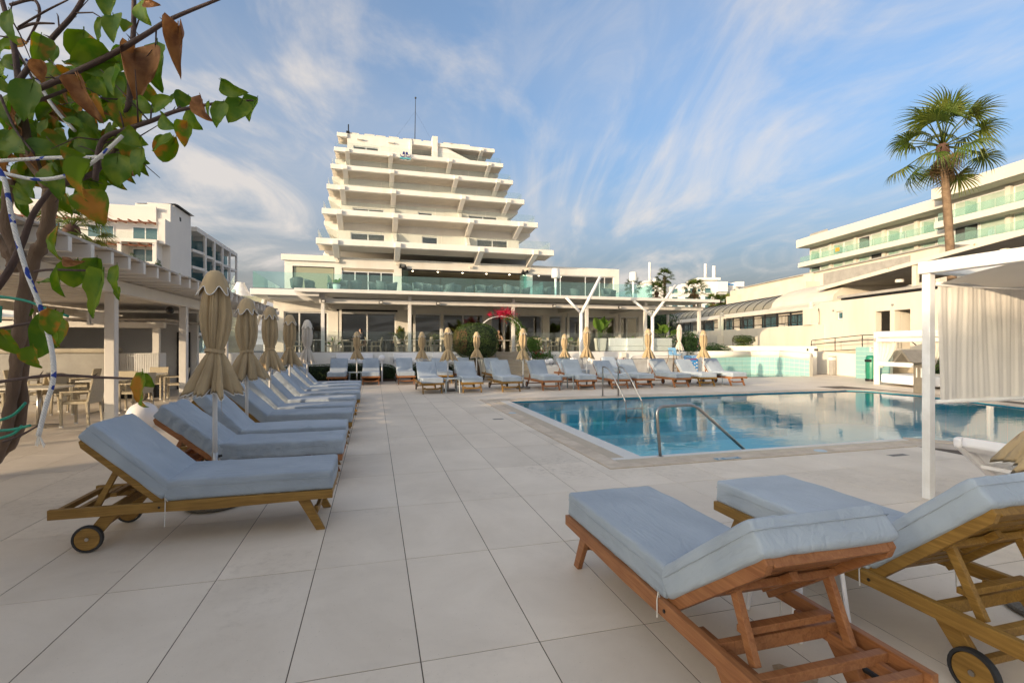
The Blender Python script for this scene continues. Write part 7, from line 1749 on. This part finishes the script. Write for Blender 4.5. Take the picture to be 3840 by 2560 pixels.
# arch with bougainvillea
t = thing('flower_arch', 'white metal arch overgrown with red bougainvillea over the steps', 'arch', (5.85, 23.12, TF))
for dy in (-.12, .12):
    pts = [(-1.0, dy, 0), (-1.0, dy, 1.15)] + [(-math.cos(a) * 1.0, dy, 1.15 + .72 * math.sin(a)) for a in [math.pi * i / 14 for i in range(1, 14)]] + [(1.0, dy, 1.15), (1.0, dy, 0)]; MB().tube(pts, .014, 6).build('hoop', PAINT, t, smooth=True)
for q in range(6): MB().beam((1.0, -.12, .2 + q * .2), (1.0, .12, .2 + q * .2), .01, .01).build('rung', PAINT, t); MB().beam((-1.0, -.12, .2 + q * .2), (-1.0, .12, .2 + q * .2), .01, .01).build('rung', PAINT, t)
BOUG = leafmat('bougainvillea_red', (.55, .015, .07), (.40, .01, .05), .6, .3, 6)
t = thing('bougainvillea', 'crimson bougainvillea climbing the white arch', 'climber', (6.9, 23.1, TF))
def alongarch(a0, a1, wid):
    def fn(rs):
        a = rs.uniform(a0, a1); x = -math.cos(a) * 1.0 - 1.05; z_ = 1.15 + .72 * math.sin(a) if a < math.pi else 1.15 - (a - math.pi) * .8; 
        if a >= math.pi: x = 1.0 - 1.05
        return Vector((x + rs.gauss(0, wid), rs.gauss(0, wid), z_ + rs.gauss(0, wid))), Vector((0, -1, .3))
    return fn
leafcloud(1500, alongarch(1.75, 4.2, .09), .06, 30).build('leaves', BRIGHT, t); leafcloud(800, lambda rs: (Vector((-.85 + rs.gauss(0, .22) , rs.gauss(0, .12), 2.0 + rs.gauss(0, .12))) - Vector((0, 0, .0)), Vector((0, -1, .3))), .06, 31).build('blossom', BOUG, t); leafcloud(120, lambda rs: (Vector((-1.6 + rs.gauss(0, .05), rs.gauss(0, .08), 1.95 + rs.gauss(0, .05))), Vector((0, -1, .3))), .05, 32).build('blossom', BOUG, t)
MB().tube([(0, 0, 0), (.05, 0, .6), (-.05, 0, 1.2), (-.3, 0, 1.65), (-.9, 0, 1.9)], [.025, .02, .018, .015, .008], 6).build('stem', BARK, t)
t = thing('trailing_climber', 'bright green climber with red blooms beside the terrace steps', 'climber', (7.35, 22.85, .9)); leafcloud(2200, lambda rs: (Vector((rs.gauss(0, .22), rs.gauss(0, .12), rs.uniform(-.1, 1.0) * (1 - .2 * rs.random()))), Vector((0, -1, .2))), .075, 33).build('leaves', BRIGHT, t); leafcloud(500, lambda rs: (Vector((.5 + rs.gauss(0, .25), -.1 + rs.gauss(0, .1), .1 + rs.gauss(0, .07))), Vector((0, -1, .2))), .07, 34).build('ground_leaves', BRIGHT, t); leafcloud(60, lambda rs: (Vector((.35 + rs.gauss(0, .2), -.2 + rs.gauss(0, .1), .25 + rs.gauss(0, .12))), Vector((0, -1, .2))), .06, 35).build('blossom', BOUG, t)
# ================================================================ palms
PGRN = leafmat('palm_green', (.07, .11, .018), (.14, .155, .03), .45, .3, 1.2); PDRY = leafmat('palm_dry', (.20, .125, .055), (.13, .08, .04), .7, .15, 2); PTR = mat('palm_trunk', (.23, .155, .095), .9, .35, 3, 1.0, c2=(.14, .09, .055), wave=('Z', 2.6, 3.0)); PSK = mat('palm_skirt', (.10, .05, .035), .9, .4, 6, 1.0, 30)
def fan_frond(seed, n_=30, pet=1.0, blade=1.0, droop=.5):
    rs = random.Random(seed); mb = MB(); P = [(0, 0, 0), (pet * .5, 0, .06 * pet), (pet, 0, .02)]; mb.tube(P, [.03, .022, .016], 5)
    for i in range(n_):
        a = R(-118 + 236 * i / (n_ - 1)) + rs.gauss(0, .03); L_ = blade * (1 - .25 * (abs(a) / 2.2) ** 2) * rs.uniform(.88, 1.08); w = .032 * blade
        d = Vector((math.cos(a), math.sin(a), 0)); s = Vector((-math.sin(a), math.cos(a), 0)); o = Vector((pet, 0, .02)); pts = []
        for k in range(6):
            u = k / 5; dz = .12 * u * blade - droop * blade * (max(0, u - .35) ** 2) * 1.5 - .25 * blade * abs(math.sin(a)) * u * u; pts.append((o + d * L_ * u * (1 - .18 * max(0, u - .5)) + Vector((0, 0, dz + rs.gauss(0, .006))), w * (.45 + 1.0 * u if u < .55 else max(.02, 1.0 * (1 - u) / .45))))
        V = []
        for p, ww in pts: V += [p - s * ww, p + Vector((0, 0, -ww * .5)), p + s * ww]
        F = []
        for k in range(5): F += [(k * 3, k * 3 + 1, k * 3 + 4, k * 3 + 3), (k * 3 + 1, k * 3 + 2, k * 3 + 5, k * 3 + 4)]
        mb.add(V, F)
    return mb.mesh('frond', True)
FR = [fan_frond(s, 28, 1.2, .86, dp) for s, dp in ((1, .55), (2, .9), (3, .4))]; FRD = fan_frond(9, 22, 1.0, .9, 1.1)
for m_ in FR: m_.materials.append(PGRN)
FRD.materials.append(PDRY)
def fan_palm(x, y, base, top, crown, label, lean=(0, 0), tr=.24, n_=30, seed=0, dry=6, group=None, skirt=True, name='fan_palm'):
    rs = random.Random(seed + 500); t = thing(name, label, 'palm', (x, y, base), group=group); hgt = top - base; pts = []; rr = []
    for k in range(25): u = k / 24; pts.append((lean[0] * u ** 1.4, lean[1] * u ** 1.4, hgt * u)); rr.append(tr * (1.15 - .35 * u) * (1 + .06 * math.sin(k * 2.4) + .04 * math.sin(k * 5.3)))
    MB().tube(pts, rr, 14).build('trunk', PTR, t, smooth=True); c = Vector(pts[-1])
    if skirt: MB().lathe([(tr * .75, -.5 * crown * .4), (tr * 1.5, -.12 * crown), (tr * 1.25, .05), (.02, .25)], 14, tuple(c)).build('leaf_base_skirt', PSK, t, smooth=True)
    s0 = crown / 2.05
    for i in range(n_ + dry):
        isd = i >= n_; o = bpy.data.objects.new('dry_frond' if isd else 'frond', FRD if isd else FR[i % 3]); col.objects.link(o); o.parent = t
        el = R(rs.uniform(-75, -45)) if isd else R(-58 + 140 * ((i + .5) / n_) ** .85 + rs.uniform(-9, 9)); az = i * 2.39996 + rs.uniform(-.25, .25)
        o.rotation_euler = (rs.uniform(-.5, .5), -el, az); o.location = c; s = s0 * rs.uniform(.85, 1.1) * (.8 if isd else 1); o.scale = (s, s, s)
    return t
fan_palm(31.62, 20.28, 0, 12.7, 3.2, 'tall fan palm with shaggy crown rising beside the right hotel', lean=(-.72, .2), tr=.22, n_=26, seed=1, dry=4)
GPALM = 'distant palms in front of the far white hotel'
for i, (x, y, z_, cr, lab, ld) in enumerate([(42.3, 66.1, 11.6, 1.75, 'tall distant palm standing above the end of the pergola roof', 0), (38.4, 62, 8.8, 2.0, 'squat distant palm left of the tall one', 0), (43.5, 60.6, 9.2, 2.1, 'bushy distant palm behind the forked post', 0), (42.8, 55.6, 7.1, 1.3, 'small yellowing palm beside the cream hall', 1), (44.4, 56.2, 7.0, 1.4, 'middle yellowing palm of three beside the cream hall', 1), (45.9, 56.8, 7.4, 1.2, 'yellowing palm right against the cream hall', 1), (35.1, 62.9, 9.6, 1.6, 'distant palm seen behind the giant floor lamp', 0)]):
    fan_palm(x, y, 0, z_, cr, lab, tr=.22, n_=22, seed=20 + i, dry=6 + 6 * ld, group=GPALM)
fan_palm(-14.7, 30.0, 0, 7.4, 2.0, 'fan palm with drooping fronds behind the dining pergola roof', tr=.25, n_=26, seed=40, dry=7)
# cypresses and yuccas by the left hotel
for i, (x, y, z_, lab) in enumerate([(-28.2, 70, 12.6, 'slim dark cypress against the left hotel wall'), (-26.2, 72, 12.2, 'second slim cypress against the left hotel wall')]):
    t = thing('cypress', lab, 'tree', (x, y, 0)); MB().cyl((0, 0), .12, 0, 8, 8).build('trunk', BARK, t); leafcloud(1500, on_ellipsoid((0, 0, z_ - 2.4), (.5, .5, 2.4), .4, i, .1), .16, 50 + i).build('crown', BOXG, t)
FEA = None
def feather(seed):
    rs = random.Random(seed); mb = MB(); P = [Vector((u, 0, .35 * u - .55 * u * u)) for u in [k / 10 for k in range(11)]]; mb.tube(P, [.012 * (1.1 - k / 10) for k in range(11)], 4)
    for k in range(1, 40):
        u = k / 40; p = Vector((u, 0, .35 * u - .55 * u * u)); L_ = .30 * math.sin(math.pi * (.12 + .86 * u)) + .04
        for s in (-1, 1): q = p + Vector((L_ * .5, s * L_ * .8, -.10 * L_ + rs.gauss(0, .01))); w = Vector((.012, -s * .008, 0)); mb.add([p - w, q, p + w], [(0, 1, 2)])
    return mb.mesh('frond', False)
FEA = [feather(1), feather(2)]; PF = leafmat('feather_palm_leaf', (.06, .11, .02), (.14, .15, .03), .45, .3, 2)
for m_ in FEA: m_.materials.append(PF)
POT = mat('white_pot', (.70, .68, .63), .5, .08, 4)
def areca(x, y, z_, H_, label, n_=14, seed=0, pot=True, group='potted palms on the terrace'):
    rs = random.Random(seed); t = thing('potted_palm', label, 'plant', (x, y, z_), group=group)
    if pot: MB().lathe([(.001, 0), (.17, 0), (.24, .5), (.22, .5), (.21, .44), (.001, .44)], 20).build('pot', POT, t)
    for i in range(n_):
        o = bpy.data.objects.new('frond', FEA[i % 2]); col.objects.link(o); o.parent = t; b = H_ * rs.uniform(.25, .45); o.location = (rs.uniform(-.06, .06), rs.uniform(-.06, .06), b); o.rotation_euler = (rs.uniform(-.3, .3), -R(rs.uniform(25, 85)), i * 2.4 + rs.uniform(-.3, .3)); s = H_ * rs.uniform(.40, .58); o.scale = (s, s, s)
    for q in range(5): MB().tube([(rs.uniform(-.05, .05), rs.uniform(-.05, .05), .3), (rs.uniform(-.09, .09), rs.uniform(-.09, .09), H_ * .5)], .014, 5).build('cane', BRIGHT, t)
areca(1.35, 25.6, TF, 1.7, 'potted feathery palm on the terrace behind the second pergola post', 16, 1); areca(4.5, 26.2, TF, 2.1, 'tall feathery palm on the terrace behind the ball tree', 16, 2); areca(5.4, 26.6, TF, 1.6, 'dark potted palm inside the terrace beside the arch', 12, 3); areca(7.9, 26.2, TF, 2.0, 'feathery palm on the terrace right of the arch', 16, 4)
areca(3.1, 27.0, TF, 1.3, 'low potted palm by the restaurant door', 12, 6)
for i, (x, y, H_, lab) in enumerate([(-25.5, 70, 9.6, 'first yucca-like palm below the left hotel'), (-24.0, 71, 9.4, 'second yucca-like palm below the left hotel'), (-22.2, 71, 8.6, 'third yucca-like palm below the left hotel')]): areca(x, y, H_ - 1.6, 3.2, lab, 16, 10 + i, False, 'palms below the left hotel')
# broad-leaved plants
BANL = leafmat('banana_leaf', (.10, .20, .03), (.16, .25, .05), .4, .35, 3)
def paddle(seed, split=0):
    mb = MB(); V = []; N = 9
    mb.tube([(0, 0, 0), (.25, 0, 0), (.45, 0, .0)], [.02, .015, .012], 5)
    for i in range(N + 1):
        u = i / N; x = .42 + .58 * u; w = .17 * math.sin(math.pi * (u ** .75)) ** .8 + .002; z_ = -.10 * u * u
        V += [(x, -w, z_ + .05 * w * 6), (x, 0, z_), (x, w, z_ + .05 * w * 6)]
    F = []
    for i in range(N): F += [(i * 3, i * 3 + 1, i * 3 + 4, i * 3 + 3), (i * 3 + 1, i * 3 + 2, i * 3 + 5, i * 3 + 4)]
    mb.add(V, F); m_ = mb.mesh('leaf', True); m_.materials.append(BANL); return m_
PAD = paddle(1)
def broad(x, y, z_, H_, label, n_, seed, potk, spread=30):
    rs = random.Random(seed); t = thing('broad_leaf_plant', label, 'plant', (x, y, z_))
    if potk == 'tall': MB().prism([(-.16, 0), (.16, 0), (.27, .85), (-.27, .85)], 'y', -.25, .25).build('planter', POT, t, bevel=.03)
    elif potk: MB().lathe([(.001, 0), (.15, 0), (.2, .5), (.17, .5), (.001, .46)], 18).build('pot', POT, t)
    b = .8 if potk == 'tall' else .45
    for i in range(n_):
        o = bpy.data.objects.new('leaf', PAD); col.objects.link(o); o.parent = t; o.location = (rs.uniform(-.06, .06), rs.uniform(-.05, .05), b); o.rotation_euler = (rs.uniform(-.6, .6), -R(90 - rs.uniform(4, spread)), i * 2.4 + rs.uniform(-.4, .4)); s = H_ * rs.uniform(.6, 1.05); o.scale = (s, s * 1.15, s)
broad(11.5, 24.0, TF, 1.25, 'bright broad leaved plant in a tall tapering white planter', 9, 3, 'tall', 32); broad(15.5, 24.3, TF, 1.4, 'arching banana plant behind the slim white parasol', 9, 4, 'tall', 70); broad(-2.0, 26.5, TF, .55, 'small leafy plant in a white pot beside the left terrace window', 10, 5, 'pot', 70); broad(-1.9, 27.4, 4.15, .5, 'small leafy plant among the tub chairs upstairs', 9, 6, 'pot', 60)
# white lounge sofas on the terrace
for i, (x, y, w, lab) in enumerate([(12.4, 24.2, 1.0, 'white lounge sofa beside the tall tapering planter'), (13.5, 24.0, 1.3, 'white lounge sofa in the middle of the lounge corner'), (15.0, 24.2, 1.4, 'white lounge sofa below the banana plant')]):
    t = thing('lounge_sofa', lab, 'sofa', (x, y, TF), group='white lounge sofas'); MB().box(-w / 2, w / 2, -.4, .4, 0, .42).build('base', WBN, t, bevel=.03); MB().box(-w / 2, w / 2, -.42, -.22, .421, .86).build('backrest', WBN, t, bevel=.04)
    for s in (-1, 1): MB().box(s * (w / 2 - .09) - .09, s * (w / 2 - .09) + .09, -.215, .4, .422, .65).build('arm', WBN, t, bevel=.03)
for i, (x, y) in enumerate([(12.9, 25.3), (14.3, 25.6), (10.6, 25.9)]): broad(x, y, TF, .6, ['leafy pot plant behind the lounge sofas', 'leafy pot plant near the restaurant side door', 'leafy pot plant by the right hand restaurant window'][i], 9, 20 + i, 'pot', 70)
# hedge behind the day bed
t = thing('clipped_hedge', 'bright clipped hedge behind the white day bed', 'hedge', (21.0, 12.6, 0)); core((0, 0, .5), (.3, 1.9, .45), t, 5); leafcloud(3500, on_ellipsoid((0, 0, .5), (.4, 2.0, .55), .12, 4, .06, 5), .06, 61).build('foliage', BRIGHT, t)
# ================================================================ out-of-view block added to shade the near deck, with trees before it
t = thing('shade_block', 'added white block out of view that shades the near deck', 'building', (-24, -10, 0)); MB().box(-4, 4, -6.5, 5.2, 0, 5.2).build('walls', WHITE, t); MB().box(-4.4, 4.4, -6.9, 5.6, 5.2, 5.5).build('roof', WHITE2, t)
for q in range(3): w_ = MB().box(4.01, 4.05, -5.5 + q * 3.6, -3.0 + q * 3.6, .6, 3.2).build('window', PAINT, t); MB().box(4.052, 4.06, -5.4 + q * 3.6, -3.1 + q * 3.6, .7, 3.1).build('pane', PANE2, w_)
for i, (x, y, s) in enumerate([(-19.3, -13.8, .8), (-19.0, -9.5, .7), (-18.5, -6.2, .5), (-19.3, -16.2, .9)]):
    t = thing('shade_tree', 'rounded evergreen %s in front of the added shade block' % ['with the widest crown', 'of middle size', 'of small size', 'of tallest growth'][i], 'tree', (x, y, .8)); MB().tube([(0, 0, -.8), (.1, 0, 3.0)], [.16, .1], 8).build('trunk', BARK, t); core((0, 0, 4.2), (1.6 * s, 1.6 * s, 1.1 * s), t); leafcloud(2500, on_ellipsoid((0, 0, 4.2), (2.1 * s, 2.1 * s, 1.5 * s), .3, i, .25), .2, 70 + i).build('crown', BOXG, t)
for i, (x, y) in enumerate([(-6, -14), (4, -16), (13, -13)]): fan_palm(x, y, 0, 7.5 + i, 2.4, ['palm behind the deck on the vine side', 'palm behind the deck in the middle', 'palm behind the deck on the cabana side'][i], tr=.25, n_=22, seed=80 + i, dry=4, group='palms behind the deck')
# ================================================================ guests at the restaurant
def person(name, label, x, y, z_, rz, shirt, trousers, hair, lean=.1):
    """seated figure, skin-modifier body, faces local -y"""
    V = {}; E = []; Rd = {}
    def v(k, p, r): V[k] = Vector(p); Rd[k] = r
    v('pel', (0, 0, .50), .125); v('bel', (0, -.02 - lean * .3, .64), .12); v('che', (0, -.03 - lean, .84), .135); v('sho', (0, -.03 - lean * 1.2, .97), .10); v('nek', (0, -.04 - lean * 1.35, 1.05), .05); v('hd0', (0, -.06 - lean * 1.5, 1.13), .075); v('hd1', (0, -.055 - lean * 1.5, 1.21), .088); v('hd2', (0, -.04 - lean * 1.5, 1.275), .06); v('nose', (0, -.155 - lean * 1.5, 1.185), .013)
    E += [('pel', 'bel'), ('bel', 'che'), ('che', 'sho'), ('sho', 'nek'), ('nek', 'hd0'), ('hd0', 'hd1'), ('hd1', 'hd2'), ('hd1', 'nose')]
    for s, n_ in ((-1, 'l'), (1, 'r')):
        v('hip' + n_, (s * .09, -.05, .49), .09); v('kne' + n_, (s * .13, -.46, .50), .062); v('ank' + n_, (s * .13, -.42, .09), .042); v('toe' + n_, (s * .14, -.58, .04), .035); v('shr' + n_, (s * .17, -.03 - lean * 1.2, .95), .062); v('elb' + n_, (s * .24, -.16 - lean, .74), .042); v('wri' + n_, (s * .13, -.38 - lean, .78), .03); v('pal' + n_, (s * .11, -.44 - lean, .785), .032)
        E += [('pel', 'hip' + n_), ('hip' + n_, 'kne' + n_), ('kne' + n_, 'ank' + n_), ('ank' + n_, 'toe' + n_), ('sho', 'shr' + n_), ('shr' + n_, 'elb' + n_), ('elb' + n_, 'wri' + n_), ('wri' + n_, 'pal' + n_)]
        for f_ in range(4): v('fi%d' % f_ + n_, (s * (.14 - .02 * f_), -.49 - lean - .01 * (f_ in (1, 2)), .78), .009); v('ft%d' % f_ + n_, (s * (.14 - .02 * f_), -.515 - lean - .012 * (f_ in (1, 2)), .765), .008); E += [('pal' + n_, 'fi%d' % f_ + n_), ('fi%d' % f_ + n_, 'ft%d' % f_ + n_)]
        v('th' + n_, (s * .06, -.46 - lean, .79), .010); E += [('pal' + n_, 'th' + n_)]
    keys = list(V); me = bpy.data.meshes.new('skeleton'); me.from_pydata([V[k] for k in keys], [(keys.index(a), keys.index(b)) for a, b in E], []); tmp = bpy.data.objects.new('tmp', me); col.objects.link(tmp); tmp.modifiers.new('s', 'SKIN'); ss = tmp.modifiers.new('u', 'SUBSURF'); ss.levels = ss.render_levels = 2
    for i, k in enumerate(keys): me.skin_vertices[0].data[i].radius = (Rd[k], Rd[k] * (.8 if k in ('che', 'bel', 'pel', 'sho') else 1)); me.skin_vertices[0].data[i].use_root = (k == 'pel')
    dg = bpy.context.evaluated_depsgraph_get(); dg.update(); m_ = bpy.data.meshes.new_from_object(tmp.evaluated_get(dg)); bpy.data.objects.remove(tmp)
    SKIN_ = mat('skin', (.48, .29, .20), .6, .1, 6); m_.materials.clear()
    for q in (SKIN_, shirt, trousers, hair): m_.materials.append(q)
    own = {'sho': 1, 'che': 1, 'bel': 1, 'pel': 2}
    for p in m_.polygons:
        c = p.center; k = min(V, key=lambda q: (V[q] - c).length - Rd[q]); b = k.rstrip('lr') if k[-1] in 'lr' else k
        p.material_index = 1 if b in ('sho', 'che', 'bel', 'sh', 'shr', 'e', 'elb') or k[:3] in ('shr', 'elb') else 2 if k[:3] in ('pel', 'hip', 'kne', 'ank', 'toe') else 3 if (k in ('hd2', 'hd1', 'hd0') and (c.y > V['hd1'].y - .015 or c.z > 1.255)) else 0; p.use_smooth = True
    o = bpy.data.objects.new(name, m_); col.objects.link(o); o.location = (x, y, z_); o.rotation_euler = (0, 0, rz); tag(o, label, 'person'); return o
HB = mat('hair_black', (.012, .01, .01), .6, .2, 20); HF = mat('hair_fair', (.22, .13, .06), .6, .2, 20); BLKC = mat('cloth_black', (.02, .02, .025), .9, .2, 9); WHC = mat('cloth_white', (.72, .72, .72), .9, .06, 9); BEIC = mat('cloth_tan', (.35, .24, .16), .9, .1, 9)
person('person', 'seated person in dark clothes reading at a terrace table', -.42, 24.75, TF, R(-80), BLKC, BEIC, HB); person('person', 'seated person in a white top with fair hair inside the terrace', .9, 25.75, TF, R(80), WHC, BLKC, HF); person('person', 'seated person in a tan top at the table beside the arch', 6.35, 25.75, TF, R(0), BEIC, BLKC, HB)
# folded parasol beside the near loungers, reaching in from the side
p_ = copy_tree(PP[1], (3.80, 1.88, 0), 2.0, 'wide closed beige parasol with a white cord beside the cabana', 'closed parasols', (1.12, 1.12, .78)); 

# white tent peak beyond the outdoor stair
t = thing('tent_peak', 'white conical tent top behind the dining pergola roof', 'tent', (-9.9, 42.2, 0))
MB().lathe([(2.6, 3.6), (1.5, 4.4), (.8, 5.2), (.42, 5.9), (.3, 6.15), (.3, 6.25), (.001, 6.27)], 20).build('roof_cloth', PAINT, t, smooth=True)
for k in range(6): MB().cyl((2.5 * math.cos(k * 1.047), 2.5 * math.sin(k * 1.047)), .05, 0, 3.65, 8).build('pole', PAINT, t)
# brown leaf-shaped stain on the tiles under the orange lounger
ST = mat('stain', (.36, .25, .14), .8, .3, 30, c2=(.5, .40, .28))
poly = [(.13 * (1 + .35 * math.sin(5 * a) + .15 * math.sin(9 * a)) * math.cos(a), .08 * (1 + .3 * math.cos(4 * a)) * math.sin(a)) for a in [2 * math.pi * i / 26 for i in range(26)]]
tag(MB().prism(poly, 'z', .0012, .0016).build('dried_stain', ST, loc=(1.86, 1.86, 0)), 'brown dried stain on the tile under the orange lounger', 'stain')
